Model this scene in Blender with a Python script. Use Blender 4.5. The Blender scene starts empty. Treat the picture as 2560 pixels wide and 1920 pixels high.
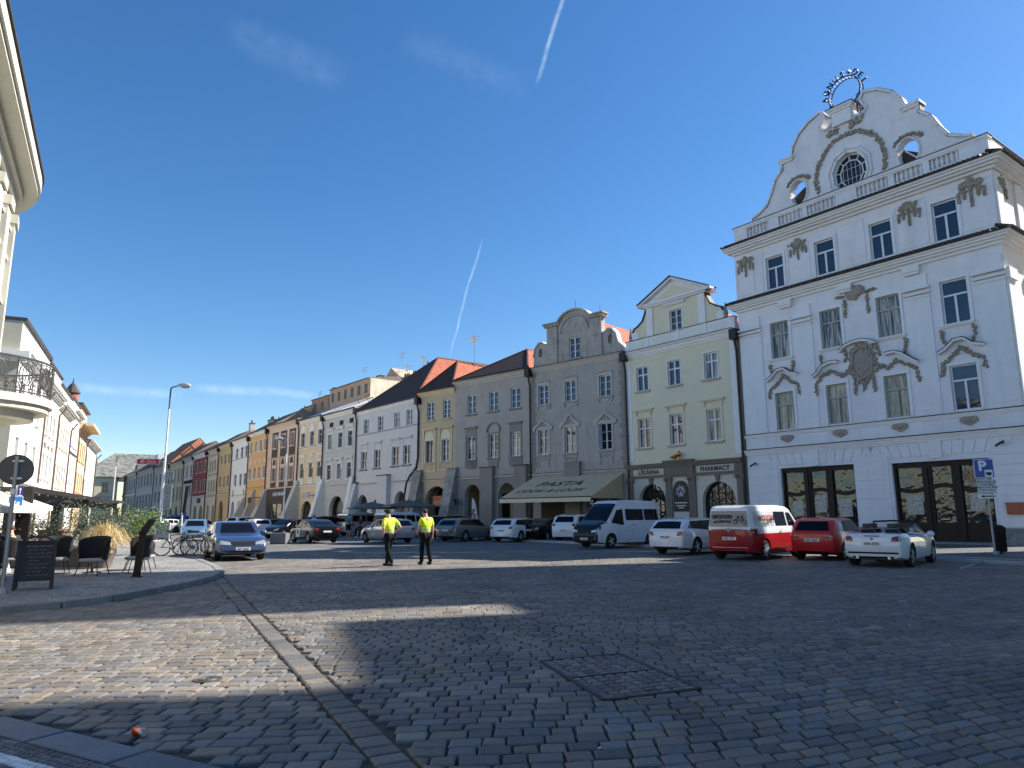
import bpy, bmesh, math, random
from mathutils import Vector, Matrix
from mathutils.geometry import tessellate_polygon
from mathutils.bvhtree import BVHTree
S = bpy.context.scene
COL = S.collection
rnd = random.Random(7)
R = math.radians

# ------------------------------------------------------------ camera
cam = bpy.data.objects.new('camera', bpy.data.cameras.new('camera'))
COL.objects.link(cam)
cam.location = (0, 0, 1.6)
cam.rotation_euler = (Matrix.Rotation(R(90 + 10.39), 4, 'X') @ Matrix.Rotation(R(-0.3), 4, 'Z')).to_euler()
cam.data.sensor_width = 36
cam.data.lens = 36 * 1800 / 2560
cam.data.clip_start = .1
cam.data.clip_end = 3000
S.camera = cam

# ------------------------------------------------------------ sun and sky
SUN_EL = math.atan(.80)
SX, SY = .958, .287
sun = bpy.data.objects.new('sun', bpy.data.lights.new('sun', 'SUN'))
COL.objects.link(sun)
sun.data.energy = 5.0
sun.data.angle = R(.53)
sun.data.color = (1, .945, .86)
sd = Vector((SX * math.cos(SUN_EL), SY * math.cos(SUN_EL), math.sin(SUN_EL)))
sun.rotation_euler = sd.to_track_quat('Z', 'Y').to_euler()
sun.location = (60, 20, 60)

W = bpy.data.worlds.new('World')
S.world = W
W.use_nodes = True
NT = W.node_tree
for n in list(NT.nodes): NT.nodes.remove(n)
def wn(t, **k):
    n = NT.nodes.new(t)
    for a, b in k.items(): setattr(n, a, b)
    return n
def wl(a, b): NT.links.new(a, b)
def wmath(op, a, b=None, c=None):
    n = wn('ShaderNodeMath', operation=op)
    for i, v in enumerate((a, b, c)):
        if v is None: continue
        if isinstance(v, (int, float)): n.inputs[i].default_value = v
        else: wl(v, n.inputs[i])
    return n.outputs[0]
sky = wn('ShaderNodeTexSky', sky_type='NISHITA')
sky.sun_disc = False
sky.sun_elevation = SUN_EL
sky.sun_rotation = math.atan2(SX, SY)
sky.altitude = 300
sky.air_density = 1.0
sky.dust_density = .25
sky.ozone_density = 2.2
tc = wn('ShaderNodeTexCoord')
nrm = wn('ShaderNodeVectorMath', operation='NORMALIZE'); wl(tc.outputs['Generated'], nrm.inputs[0])
DIR = nrm.outputs[0]
def dirpx(px, py):                       # direction in the sky, measured once from the photograph
    x = (px - 1280) / 1800; y = -(py - 960) / 1800; p = math.atan(330 / 1800)
    return Vector((x, math.cos(p) - y * math.sin(p), math.sin(p) + y * math.cos(p))).normalized()
nz = wn('ShaderNodeTexNoise'); nz.inputs['Scale'].default_value = 9; nz.inputs['Detail'].default_value = 6
wl(DIR, nz.inputs['Vector'])
nz2 = wn('ShaderNodeTexNoise'); nz2.inputs['Scale'].default_value = 60; nz2.inputs['Detail'].default_value = 4
wl(DIR, nz2.inputs['Vector'])
def trail(a, b, width, strength, wob=.004):
    A, B = dirpx(*a), dirpx(*b)
    N = A.cross(B).normalized(); M = (A + B).normalized(); half = A.angle(B) / 2
    d1 = wn('ShaderNodeVectorMath', operation='DOT_PRODUCT'); wl(DIR, d1.inputs[0]); d1.inputs[1].default_value = N
    d2 = wn('ShaderNodeVectorMath', operation='DOT_PRODUCT'); wl(DIR, d2.inputs[0]); d2.inputs[1].default_value = M
    off = wmath('MULTIPLY_ADD', nz.outputs['Fac'], wob * 2, -wob)
    d = wmath('ABSOLUTE', wmath('ADD', d1.outputs['Value'], off))
    prof = wn('ShaderNodeMapRange', interpolation_type='SMOOTHSTEP'); wl(d, prof.inputs['Value'])
    prof.inputs['From Min'].default_value = width; prof.inputs['From Max'].default_value = 0
    al = wn('ShaderNodeMapRange', interpolation_type='SMOOTHSTEP'); wl(d2.outputs['Value'], al.inputs['Value'])
    al.inputs['From Min'].default_value = math.cos(half * 1.05); al.inputs['From Max'].default_value = math.cos(half * .55)
    rag = wn('ShaderNodeMapRange'); wl(nz2.outputs['Fac'], rag.inputs['Value'])
    rag.inputs['From Min'].default_value = .3; rag.inputs['From Max'].default_value = .65
    rag.inputs['To Min'].default_value = .35
    return wmath('MULTIPLY', wmath('MULTIPLY', prof.outputs[0], al.outputs[0]), wmath('MULTIPLY', rag.outputs[0], strength))
tr = [trail((1430, -60), (1345, 215), .0042, .27), trail((1210, 590), (1120, 900), .0024, .24, .007),
      trail((150, 962), (470, 985), .009, .17, .006), trail((470, 965), (800, 985), .0085, .20, .006),
      trail((560, 60), (880, 200), .03, .045, .02), trail((1000, 90), (1330, 230), .03, .035, .02)]
acc = tr[0]
for t in tr[1:]: acc = wmath('ADD', acc, t)
hs = wn('ShaderNodeHueSaturation'); hs.inputs['Saturation'].default_value = 1.29; hs.inputs['Value'].default_value = 1.07
hs.inputs['Hue'].default_value = .5025
wl(sky.outputs[0], hs.inputs['Color'])
mx = wn('ShaderNodeMixRGB'); wl(acc, mx.inputs['Fac']); wl(hs.outputs[0], mx.inputs[1]); mx.inputs[2].default_value = (7.0, 8.4, 9.8, 1)
bg = wn('ShaderNodeBackground'); bg.inputs['Strength'].default_value = .078
wo = wn('ShaderNodeOutputWorld')
wl(mx.outputs[0], bg.inputs['Color']); wl(bg.outputs[0], wo.inputs['Surface'])
S.view_settings.view_transform = 'Standard'
S.view_settings.look = 'None'
S.view_settings.exposure = 1.08
S.view_settings.gamma = 1
S.cycles.max_bounces = 6

# ------------------------------------------------------------ materials
MATS = {}
def nodes_of(name):
    m = bpy.data.materials.new(name); m.use_nodes = True
    return m, m.node_tree, m.node_tree.nodes['Principled BSDF']
def add(nt, t, **k):
    n = nt.nodes.new(t)
    for a, b in k.items():
        if a in ('Scale', 'Detail', 'Roughness', 'Distortion'): n.inputs[a].default_value = b
        else: setattr(n, a, b)
    return n
def c4(c): return (c[0], c[1], c[2], 1)
def mat(name, col, rough=.6, metal=0, spec=.5, coat=0, emit=None, bump=0, bscale=30, var=0, vscale=3, island=0):
    if name in MATS: return MATS[name]
    m, nt, b = nodes_of(name)
    b.inputs['Base Color'].default_value = c4(col); b.inputs['Roughness'].default_value = rough
    b.inputs['Metallic'].default_value = metal; b.inputs['Specular IOR Level'].default_value = spec
    b.inputs['Coat Weight'].default_value = coat; b.inputs['Coat Roughness'].default_value = .03
    co = add(nt, 'ShaderNodeTexCoord')
    if var:
        n = add(nt, 'ShaderNodeTexNoise', Scale=vscale, Detail=6, Roughness=.65); nt.links.new(co.outputs['Object'], n.inputs['Vector'])
        r = add(nt, 'ShaderNodeMapRange'); nt.links.new(n.outputs['Fac'], r.inputs['Value'])
        r.inputs['From Min'].default_value = .3; r.inputs['From Max'].default_value = .7
        r.inputs['To Min'].default_value = 1 - var; r.inputs['To Max'].default_value = 1 + var
        src = r.outputs[0]
        if island:
            g = add(nt, 'ShaderNodeNewGeometry'); r2 = add(nt, 'ShaderNodeMapRange'); nt.links.new(g.outputs['Random Per Island'], r2.inputs['Value'])
            r2.inputs['To Min'].default_value = 1 - island; r2.inputs['To Max'].default_value = 1 + island
            mm = add(nt, 'ShaderNodeMath', operation='MULTIPLY'); nt.links.new(src, mm.inputs[0]); nt.links.new(r2.outputs[0], mm.inputs[1]); src = mm.outputs[0]
        v = add(nt, 'ShaderNodeVectorMath', operation='SCALE'); v.inputs[0].default_value = col
        nt.links.new(src, v.inputs['Scale']); nt.links.new(v.outputs[0], b.inputs['Base Color'])
    if bump:
        n = add(nt, 'ShaderNodeTexNoise', Scale=bscale, Detail=5); nt.links.new(co.outputs['Object'], n.inputs['Vector'])
        u = add(nt, 'ShaderNodeBump'); u.inputs['Strength'].default_value = bump; u.inputs['Distance'].default_value = .02
        nt.links.new(n.outputs['Fac'], u.inputs['Height']); nt.links.new(u.outputs[0], b.inputs['Normal'])
    if emit: b.inputs['Emission Color'].default_value = c4(emit); b.inputs['Emission Strength'].default_value = 1
    MATS[name] = m
    return m
def plaster(name, col, dirt=.12, stain=(.1, .09, .08), amount=.25, streak=True):
    """painted render: blotches, rain streaks and fine grain"""
    if name in MATS: return MATS[name]
    if not name.startswith(('white', 'sunny', 'peach', 'warm', 'cream_stucco', 'beige_end')): col = [min(.8, a * k) for a, k in zip(col, (1.27, 1.19, 1.10))]
    m, nt, b = nodes_of(name)
    b.inputs['Roughness'].default_value = .88; b.inputs['Specular IOR Level'].default_value = .25
    co = add(nt, 'ShaderNodeTexCoord')
    n1 = add(nt, 'ShaderNodeTexNoise', Scale=.7, Detail=8, Roughness=.7); nt.links.new(co.outputs['Object'], n1.inputs['Vector'])
    mp = add(nt, 'ShaderNodeMapping'); mp.inputs['Scale'].default_value = (2.2, 2.2, .18); nt.links.new(co.outputs['Object'], mp.inputs['Vector'])
    n2 = add(nt, 'ShaderNodeTexNoise', Scale=1.5, Detail=5, Roughness=.6); nt.links.new(mp.outputs[0], n2.inputs['Vector'])
    n3 = add(nt, 'ShaderNodeTexNoise', Scale=26, Detail=4); nt.links.new(co.outputs['Object'], n3.inputs['Vector'])
    r = add(nt, 'ShaderNodeMapRange'); nt.links.new(n1.outputs['Fac'], r.inputs['Value'])
    r.inputs['From Min'].default_value = .3; r.inputs['From Max'].default_value = .72; r.inputs['To Min'].default_value = 1 + dirt * .5; r.inputs['To Max'].default_value = 1 - dirt
    v = add(nt, 'ShaderNodeVectorMath', operation='SCALE'); v.inputs[0].default_value = col; nt.links.new(r.outputs[0], v.inputs['Scale'])
    r2 = add(nt, 'ShaderNodeMapRange'); nt.links.new(n2.outputs['Fac'], r2.inputs['Value'])
    r2.inputs['From Min'].default_value = .52; r2.inputs['From Max'].default_value = .8; r2.inputs['To Max'].default_value = amount
    mxx = add(nt, 'ShaderNodeMixRGB'); nt.links.new(r2.outputs[0], mxx.inputs['Fac']); nt.links.new(v.outputs[0], mxx.inputs[1]); mxx.inputs[2].default_value = c4(stain)
    nt.links.new(mxx.outputs[0], b.inputs['Base Color'])
    u = add(nt, 'ShaderNodeBump'); u.inputs['Strength'].default_value = .25; u.inputs['Distance'].default_value = .012
    nt.links.new(n3.outputs['Fac'], u.inputs['Height']); nt.links.new(u.outputs[0], b.inputs['Normal'])
    MATS[name] = m
    return m
def tiles(name, col, var=.3, sx=4.2, sz=3.2, bump=.8):
    """roof tiles laid in rows, from the object's own coordinates"""
    if name in MATS: return MATS[name]
    m, nt, b = nodes_of(name)
    b.inputs['Roughness'].default_value = .8
    co = add(nt, 'ShaderNodeTexCoord')
    uvm = add(nt, 'ShaderNodeUVMap')
    br = add(nt, 'ShaderNodeTexBrick'); br.inputs['Scale'].default_value = 1; br.inputs['Brick Width'].default_value = 1 / sx; br.inputs['Row Height'].default_value = 1 / sz
    br.inputs['Mortar Size'].default_value = .035; br.inputs['Mortar Smooth'].default_value = .5
    br.inputs['Color1'].default_value = c4([c * (1 + var) for c in col]); br.inputs['Color2'].default_value = c4([c * (1 - var) for c in col]); br.inputs['Mortar'].default_value = c4([c * .25 for c in col])
    nt.links.new(uvm.outputs[0], br.inputs['Vector'])
    n = add(nt, 'ShaderNodeTexNoise', Scale=1.1, Detail=7, Roughness=.7); nt.links.new(co.outputs['Object'], n.inputs['Vector'])
    r = add(nt, 'ShaderNodeMapRange'); nt.links.new(n.outputs['Fac'], r.inputs['Value']); r.inputs['To Min'].default_value = .6; r.inputs['To Max'].default_value = 1.4
    v = add(nt, 'ShaderNodeVectorMath', operation='SCALE'); nt.links.new(br.outputs['Color'], v.inputs[0]); nt.links.new(r.outputs[0], v.inputs['Scale'])
    nt.links.new(v.outputs[0], b.inputs['Base Color'])
    wv = add(nt, 'ShaderNodeTexWave', wave_type='BANDS', bands_direction='Y', wave_profile='SAW'); wv.inputs['Scale'].default_value = sz / 6.283 * 3.1416 / 1.0
    nt.links.new(uvm.outputs[0], wv.inputs['Vector'])
    ad = add(nt, 'ShaderNodeMath', operation='SUBTRACT'); nt.links.new(wv.outputs['Fac'], ad.inputs[0]); nt.links.new(br.outputs['Fac'], ad.inputs[1])
    u = add(nt, 'ShaderNodeBump'); u.inputs['Strength'].default_value = bump; u.inputs['Distance'].default_value = .04
    nt.links.new(ad.outputs[0], u.inputs['Height']); nt.links.new(u.outputs[0], b.inputs['Normal'])
    MATS[name] = m
    return m
def cobble(name, cA, cB, joint, sc, row=.5, mortar=.12, rot=0, voro=False):
    if name in MATS: return MATS[name]
    m, nt, b = nodes_of(name)
    b.inputs['Roughness'].default_value = .75; b.inputs['Specular IOR Level'].default_value = .35
    co = add(nt, 'ShaderNodeTexCoord')
    nn = add(nt, 'ShaderNodeTexNoise', Scale=.9, Detail=3); nt.links.new(co.outputs['Object'], nn.inputs['Vector'])
    sc2 = add(nt, 'ShaderNodeVectorMath', operation='SCALE'); nt.links.new(nn.outputs['Color'], sc2.inputs[0]); sc2.inputs['Scale'].default_value = .35
    ad = add(nt, 'ShaderNodeVectorMath', operation='ADD'); nt.links.new(co.outputs['Object'], ad.inputs[0]); nt.links.new(sc2.outputs[0], ad.inputs[1])
    mp = add(nt, 'ShaderNodeMapping'); mp.inputs['Rotation'].default_value = (0, 0, rot); nt.links.new(ad.outputs[0], mp.inputs['Vector'])
    if voro:
        br = add(nt, 'ShaderNodeTexVoronoi', feature='DISTANCE_TO_EDGE'); br.inputs['Scale'].default_value = sc; br.inputs['Randomness'].default_value = .55
        nt.links.new(mp.outputs[0], br.inputs['Vector'])
        v2 = add(nt, 'ShaderNodeTexVoronoi'); v2.inputs['Scale'].default_value = sc; v2.inputs['Randomness'].default_value = .55; nt.links.new(mp.outputs[0], v2.inputs['Vector'])
        sp = add(nt, 'ShaderNodeSeparateColor'); nt.links.new(v2.outputs['Color'], sp.inputs[0])
        mixc = add(nt, 'ShaderNodeMixRGB'); nt.links.new(sp.outputs[0], mixc.inputs['Fac']); mixc.inputs[1].default_value = c4(cA); mixc.inputs[2].default_value = c4(cB)
        rr = add(nt, 'ShaderNodeMapRange'); nt.links.new(br.outputs['Distance'], rr.inputs['Value']); rr.inputs['From Max'].default_value = mortar
        mj = add(nt, 'ShaderNodeMixRGB'); nt.links.new(rr.outputs[0], mj.inputs['Fac']); mj.inputs[1].default_value = c4(joint); nt.links.new(mixc.outputs[0], mj.inputs[2])
        colo, hgt = mj.outputs[0], rr.outputs[0]
    else:
        br = add(nt, 'ShaderNodeTexBrick'); br.inputs['Scale'].default_value = sc; br.inputs['Brick Width'].default_value = 1; br.inputs['Row Height'].default_value = row
        br.inputs['Mortar Size'].default_value = mortar; br.inputs['Mortar Smooth'].default_value = .6; br.inputs['Bias'].default_value = -.1
        br.inputs['Color1'].default_value = c4(cA); br.inputs['Color2'].default_value = c4(cB); br.inputs['Mortar'].default_value = c4(joint)
        nt.links.new(mp.outputs[0], br.inputs['Vector'])
        inv = add(nt, 'ShaderNodeMath', operation='SUBTRACT'); inv.inputs[0].default_value = 1; nt.links.new(br.outputs['Fac'], inv.inputs[1])
        colo, hgt = br.outputs['Color'], inv.outputs[0]
    n = add(nt, 'ShaderNodeTexNoise', Scale=.35, Detail=8, Roughness=.7); nt.links.new(co.outputs['Object'], n.inputs['Vector'])
    r = add(nt, 'ShaderNodeMapRange'); nt.links.new(n.outputs['Fac'], r.inputs['Value']); r.inputs['From Min'].default_value = .3; r.inputs['From Max'].default_value = .7; r.inputs['To Min'].default_value = .72; r.inputs['To Max'].default_value = 1.25
    v = add(nt, 'ShaderNodeVectorMath', operation='SCALE'); nt.links.new(colo, v.inputs[0]); nt.links.new(r.outputs[0], v.inputs['Scale'])
    nt.links.new(v.outputs[0], b.inputs['Base Color'])
    u = add(nt, 'ShaderNodeBump'); u.inputs['Strength'].default_value = .7; u.inputs['Distance'].default_value = .03
    nt.links.new(hgt, u.inputs['Height']); nt.links.new(u.outputs[0], b.inputs['Normal'])
    MATS[name] = m
    return m
def glass(name, col=(.02, .024, .03), wav=.02, wsc=1.3, rough=.03, spec=1.0, coat=.6):
    if name in MATS: return MATS[name]
    m, nt, b = nodes_of(name)
    b.inputs['Base Color'].default_value = c4(col); b.inputs['Roughness'].default_value = rough
    b.inputs['Specular IOR Level'].default_value = spec; b.inputs['Coat Weight'].default_value = coat; b.inputs['Coat Roughness'].default_value = .02
    co = add(nt, 'ShaderNodeTexCoord'); gm = add(nt, 'ShaderNodeNewGeometry')
    n = add(nt, 'ShaderNodeTexNoise', Scale=wsc, Detail=2); nt.links.new(gm.outputs['Position'], n.inputs['Vector'])
    u = add(nt, 'ShaderNodeBump'); u.inputs['Strength'].default_value = 1; u.inputs['Distance'].default_value = wav
    nt.links.new(n.outputs['Fac'], u.inputs['Height']); nt.links.new(u.outputs[0], b.inputs['Normal']); nt.links.new(u.outputs[0], b.inputs['Coat Normal'])
    MATS[name] = m
    return m
def curtain(name, dark, light, wav=.03):
    """window pane with a pleated curtain close behind it"""
    if name in MATS: return MATS[name]
    m = glass(name, dark, wav, 1.3, .05, .5, .15)
    nt = m.node_tree; b = nt.nodes['Principled BSDF']
    g = add(nt, 'ShaderNodeNewGeometry'); mp = add(nt, 'ShaderNodeMapping'); mp.inputs['Scale'].default_value = (7, 7, .5); nt.links.new(g.outputs['Position'], mp.inputs['Vector'])
    n = add(nt, 'ShaderNodeTexNoise', Scale=1, Detail=3, Distortion=.8); nt.links.new(mp.outputs[0], n.inputs['Vector'])
    r = add(nt, 'ShaderNodeMapRange'); nt.links.new(n.outputs['Fac'], r.inputs['Value']); r.inputs['From Min'].default_value = .4; r.inputs['From Max'].default_value = .62
    x = add(nt, 'ShaderNodeMixRGB'); nt.links.new(r.outputs[0], x.inputs['Fac']); x.inputs[1].default_value = c4(dark); x.inputs[2].default_value = c4(light)
    nt.links.new(x.outputs[0], b.inputs['Base Color'])
    return m

# ------------------------------------------------------------ mesh builder
class MB:
    def __init__(s): s.v = []; s.f = []; s.m = []; s.uv = {}
    def poly(s, pts, m=0, uv=None):
        i = len(s.v); s.v += [tuple(p) for p in pts]; s.f.append(tuple(range(i, i + len(pts)))); s.m.append(m)
        if uv: s.uv[len(s.f) - 1] = uv
        return s
    def box(s, x0, x1, y0, y1, z0, z1, m=0):
        i = len(s.v)
        s.v += [(x0, y0, z0), (x1, y0, z0), (x1, y1, z0), (x0, y1, z0), (x0, y0, z1), (x1, y0, z1), (x1, y1, z1), (x0, y1, z1)]
        for f in ((0, 3, 2, 1), (4, 5, 6, 7), (0, 1, 5, 4), (1, 2, 6, 5), (2, 3, 7, 6), (3, 0, 4, 7)):
            s.f.append(tuple(i + k for k in f)); s.m.append(m)
        return s
    def hexa(s, b, t, m=0):                       # four bottom and four top corners
        i = len(s.v); s.v += [tuple(p) for p in b] + [tuple(p) for p in t]
        for f in ((0, 3, 2, 1), (4, 5, 6, 7), (0, 1, 5, 4), (1, 2, 6, 5), (2, 3, 7, 6), (3, 0, 4, 7)):
            s.f.append(tuple(i + k for k in f)); s.m.append(m)
        return s
    def beam(s, a, b, w, h, m=0):
        a, b = Vector(a), Vector(b); d = (b - a).normalized()
        x = d.cross(Vector((0, 0, 1))); x = (x if x.length > .01 else Vector((1, 0, 0))).normalized(); z = x.cross(d)
        q = [x * sx * w / 2 + z * sz * h / 2 for sx, sz in ((-1, -1), (1, -1), (1, 1), (-1, 1))]
        return s.hexa([a + k for k in q], [b + k for k in q], m)
    def prism(s, pl, y0, y1, m=0, ax='y'):
        def P(a, b, y): return (a, y, b) if ax == 'y' else ((a, b, y) if ax == 'z' else (y, a, b))
        n = len(pl); i = len(s.v)
        s.v += [P(a, b, y0) for a, b in pl] + [P(a, b, y1) for a, b in pl]
        s.f.append(tuple(range(i, i + n))); s.m.append(m)
        s.f.append(tuple(range(i + 2 * n - 1, i + n - 1, -1))); s.m.append(m)
        for k in range(n):
            l = (k + 1) % n; s.f.append((i + k, i + n + k, i + n + l, i + l)); s.m.append(m)
        return s
    def plate(s, outer, holes, y0, y1, m=0, hm=None):     # flat board with holes, in the XZ plane
        loops = [outer] + holes; flat = [p for l in loops for p in l]; n = len(flat); i = len(s.v)
        s.v += [(a, y0, b) for a, b in flat] + [(a, y1, b) for a, b in flat]
        for t in tessellate_polygon([[Vector((a, b, 0)) for a, b in l] for l in loops]):
            s.f.append((i + t[0], i + t[1], i + t[2])); s.m.append(m)
            s.f.append((i + n + t[2], i + n + t[1], i + n + t[0])); s.m.append(m)
        o = 0
        for li, l in enumerate(loops):
            for k in range(len(l)):
                a = o + k; b = o + (k + 1) % len(l)
                s.f.append((i + a, i + b, i + n + b, i + n + a)); s.m.append(m if not li or hm is None else hm)
            o += len(l)
        return s
    def cyl(s, p0, p1, r0, r1=None, n=12, m=0, caps=True):
        r1 = r0 if r1 is None else r1
        p0, p1 = Vector(p0), Vector(p1); d = (p1 - p0).normalized()
        x = d.orthogonal().normalized(); y = d.cross(x); i = len(s.v)
        for p, r in ((p0, r0), (p1, r1)):
            for k in range(n):
                a = 2 * math.pi * k / n; s.v.append(tuple(p + x * math.cos(a) * r + y * math.sin(a) * r))
        for k in range(n):
            l = (k + 1) % n; s.f.append((i + k, i + l, i + n + l, i + n + k)); s.m.append(m)
        if caps:
            s.f.append(tuple(i + k for k in range(n - 1, -1, -1))); s.m.append(m); s.f.append(tuple(i + n + k for k in range(n))); s.m.append(m)
        return s
    def tube(s, path, r, n=8, m=0, closed=False):
        P = [Vector(p) for p in path]; i = len(s.v); rs = r if isinstance(r, (list, tuple)) else [r] * len(P)
        prev = None
        for k, p in enumerate(P):
            a = P[k - 1] if (k or closed) else p; b = P[(k + 1) % len(P)] if (k < len(P) - 1 or closed) else p
            d = (b - a).normalized()
            x = d.orthogonal().normalized() if prev is None else (prev - d * prev.dot(d)).normalized()
            prev = x; y = d.cross(x)
            for j in range(n):
                t = 2 * math.pi * j / n; s.v.append(tuple(p + x * math.cos(t) * rs[k] + y * math.sin(t) * rs[k]))
        for k in range(len(P) if closed else len(P) - 1):
            for j in range(n):
                l = (j + 1) % n; q = (k + 1) % len(P)
                s.f.append((i + k * n + j, i + k * n + l, i + q * n + l, i + q * n + j)); s.m.append(m)
        if not closed:
            s.f.append(tuple(i + j for j in range(n - 1, -1, -1))); s.m.append(m)
            s.f.append(tuple(i + (len(P) - 1) * n + j for j in range(n))); s.m.append(m)
        return s
    def lathe(s, prof, c=(0, 0, 0), n=12, m=0, ax='z'):
        i = len(s.v)
        for r, h in prof:
            for j in range(n):
                t = 2 * math.pi * j / n; a, b = r * math.cos(t), r * math.sin(t)
                s.v.append((c[0] + a, c[1] + b, c[2] + h) if ax == 'z' else (c[0] + a, c[1] + h, c[2] + b))
        for k in range(len(prof) - 1):
            for j in range(n):
                l = (j + 1) % n; s.f.append((i + k * n + j, i + k * n + l, i + (k + 1) * n + l, i + (k + 1) * n + j)); s.m.append(m)
        s.f.append(tuple(i + j for j in range(n - 1, -1, -1))); s.m.append(m)
        s.f.append(tuple(i + (len(prof) - 1) * n + j for j in range(n))); s.m.append(m)
        return s
    def ball(s, c, r, seg=8, ring=5, m=0):
        if not isinstance(r, (tuple, list)): r = (r, r, r)
        i = len(s.v); s.v.append((c[0], c[1], c[2] - r[2]))
        for k in range(1, ring):
            a = math.pi * k / ring
            for j in range(seg):
                t = 2 * math.pi * j / seg
                s.v.append((c[0] + r[0] * math.sin(a) * math.cos(t), c[1] + r[1] * math.sin(a) * math.sin(t), c[2] - r[2] * math.cos(a)))
        s.v.append((c[0], c[1], c[2] + r[2])); e = len(s.v) - 1
        for j in range(seg):
            l = (j + 1) % seg
            s.f.append((i, i + 1 + l, i + 1 + j)); s.m.append(m)
            for k in range(ring - 2):
                s.f.append((i + 1 + k * seg + j, i + 1 + k * seg + l, i + 1 + (k + 1) * seg + l, i + 1 + (k + 1) * seg + j)); s.m.append(m)
            s.f.append((e, i + 1 + (ring - 2) * seg + j, i + 1 + (ring - 2) * seg + l)); s.m.append(m)
        return s
    def mesh(s, name, mats, smooth=False):
        me = bpy.data.meshes.new(name); me.from_pydata(s.v, [], s.f)
        for m in (mats if isinstance(mats, (list, tuple)) else [mats]): me.materials.append(m)
        me.polygons.foreach_set('material_index', s.m)
        if s.uv:
            ul = me.uv_layers.new(name='UVMap')
            for fi, uv in s.uv.items():
                p = me.polygons[fi]
                for k, li in enumerate(p.loop_indices): ul.data[li].uv = uv[k]
        if smooth:
            me.polygons.foreach_set('use_smooth', [True] * len(me.polygons))
            try: me.set_sharp_from_angle(angle=R(40))
            except Exception: pass
        me.update()
        return me
    def build(s, name, mats, parent=None, smooth=False, bevel=0, loc=None, rotz=0):
        o = bpy.data.objects.new(name, s.mesh(name, mats, smooth)); COL.objects.link(o)
        if parent is not None: o.parent = parent
        if loc: o.location = loc
        if rotz: o.rotation_euler = (0, 0, rotz)
        if bevel:
            md = o.modifiers.new('bevel', 'BEVEL'); md.width = bevel; md.segments = 2; md.limit_method = 'ANGLE'
        return o
def tag(o, label=None, cat=None, group=None, kind=None):
    if label: o['label'] = label
    if cat: o['category'] = cat
    if group: o['group'] = group
    if kind: o['kind'] = kind
    return o
def empty(name, loc, rotz, label, cat, group=None):
    o = bpy.data.objects.new(name, None); COL.objects.link(o); o.empty_display_size = .3
    o.location = loc; o.rotation_euler = (0, 0, rotz)
    return tag(o, label, cat, group)
def put(me, name, parent, loc=(0, 0, 0), rot=None, scale=None):
    o = bpy.data.objects.new(name, me); COL.objects.link(o); o.parent = parent; o.location = loc
    if rot: o.rotation_euler = rot
    if scale: o.scale = scale
    return o
def copy_tree(o, parent=None):
    c = o.copy(); COL.objects.link(c)
    if parent is not None: c.parent = parent
    for ch in [x for x in bpy.data.objects if x.parent == o]: copy_tree(ch, c)
    return c
def text(s, size, mt, parent, loc, rot=(R(90), 0, 0), ext=.01, name='lettering', shear=0, off=0, sx=1, space=1):
    cu = bpy.data.curves.new('t', 'FONT'); cu.body = s; cu.size = size; cu.extrude = ext; cu.align_x = 'CENTER'; cu.align_y = 'CENTER'
    cu.shear = shear; cu.offset = off; cu.resolution_u = 3; cu.space_character = space
    t = bpy.data.objects.new('t', cu); COL.objects.link(t)
    bpy.context.view_layer.update()
    me = bpy.data.meshes.new_from_object(t.evaluated_get(bpy.context.evaluated_depsgraph_get()))
    bpy.data.objects.remove(t); me.materials.clear(); me.materials.append(mt)
    o = put(me, name, parent, loc, rot)
    if sx != 1: o.scale = (sx, 1, 1)
    return o
def arc(cx, cz, r, a0, a1, n, rz=None):
    rz = r if rz is None else rz
    return [(cx + r * math.cos(R(a0 + (a1 - a0) * k / n)), cz + rz * math.sin(R(a0 + (a1 - a0) * k / n))) for k in range(n + 1)]

# ------------------------------------------------------------ palette
WHITE = plaster('white_render', (.79, .775, .80), .13, (.46, .45, .46), .32)
WHITE2 = plaster('white_trim', (.80, .79, .80), .08, (.5, .49, .48), .25)
GREY = plaster('grey_render', (.325, .315, .305), .16, (.15, .14, .13), .5)
GREYD = plaster('dark_grey_render', (.215, .205, .20), .12, (.12, .11, .10), .3)
GREYL = plaster('light_grey_trim', (.42, .41, .40), .12, (.2, .19, .18), .35)
WORN = plaster('weathered_render', (.34, .33, .32), .35, (.09, .085, .08), .9)
CREAM = plaster('cream_green_render', (.58, .56, .45), .06, (.36, .35, .27), .12)
OCHRE = plaster('dull_ochre_render', (.42, .36, .26), .12, (.22, .19, .14), .3)
BLUEG = plaster('pale_blue_grey_render', (.48, .50, .53), .08, (.3, .3, .3), .15)
GREYG = plaster('grey_green_render', (.42, .44, .44), .08, (.26, .26, .25), .2)
YEL = plaster('pale_yellow_render', (.58, .485, .34), .08, (.4, .33, .2), .15)
PINK = plaster('pinkish_render', (.55, .45, .38), .08, (.33, .27, .22), .15)
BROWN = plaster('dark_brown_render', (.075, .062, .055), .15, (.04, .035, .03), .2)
ORANGE = plaster('orange_render', (.54, .36, .17), .08, (.4, .25, .1), .15)
RED = plaster('dark_red_render', (.25, .045, .045), .08, (.14, .03, .03), .15)
PALE = plaster('pale_white_render', (.60, .63, .64), .08, (.4, .41, .4), .15)
BEIGE = plaster('beige_render', (.52, .44, .34), .08, (.33, .27, .2), .15)
LWH = plaster('sunny_white_render', (.80, .79, .74), .06, (.5, .48, .42), .15)
LCR = plaster('sunny_cream_render', (.72, .64, .46), .06, (.45, .4, .3), .12)
LPE = plaster('peach_render', (.74, .56, .36), .06, (.5, .38, .24), .12)
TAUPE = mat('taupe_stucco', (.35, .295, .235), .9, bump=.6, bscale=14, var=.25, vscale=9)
PORTAL = plaster('brown_grey_stone', (.16, .145, .125), .15, (.08, .07, .06), .3)
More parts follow.
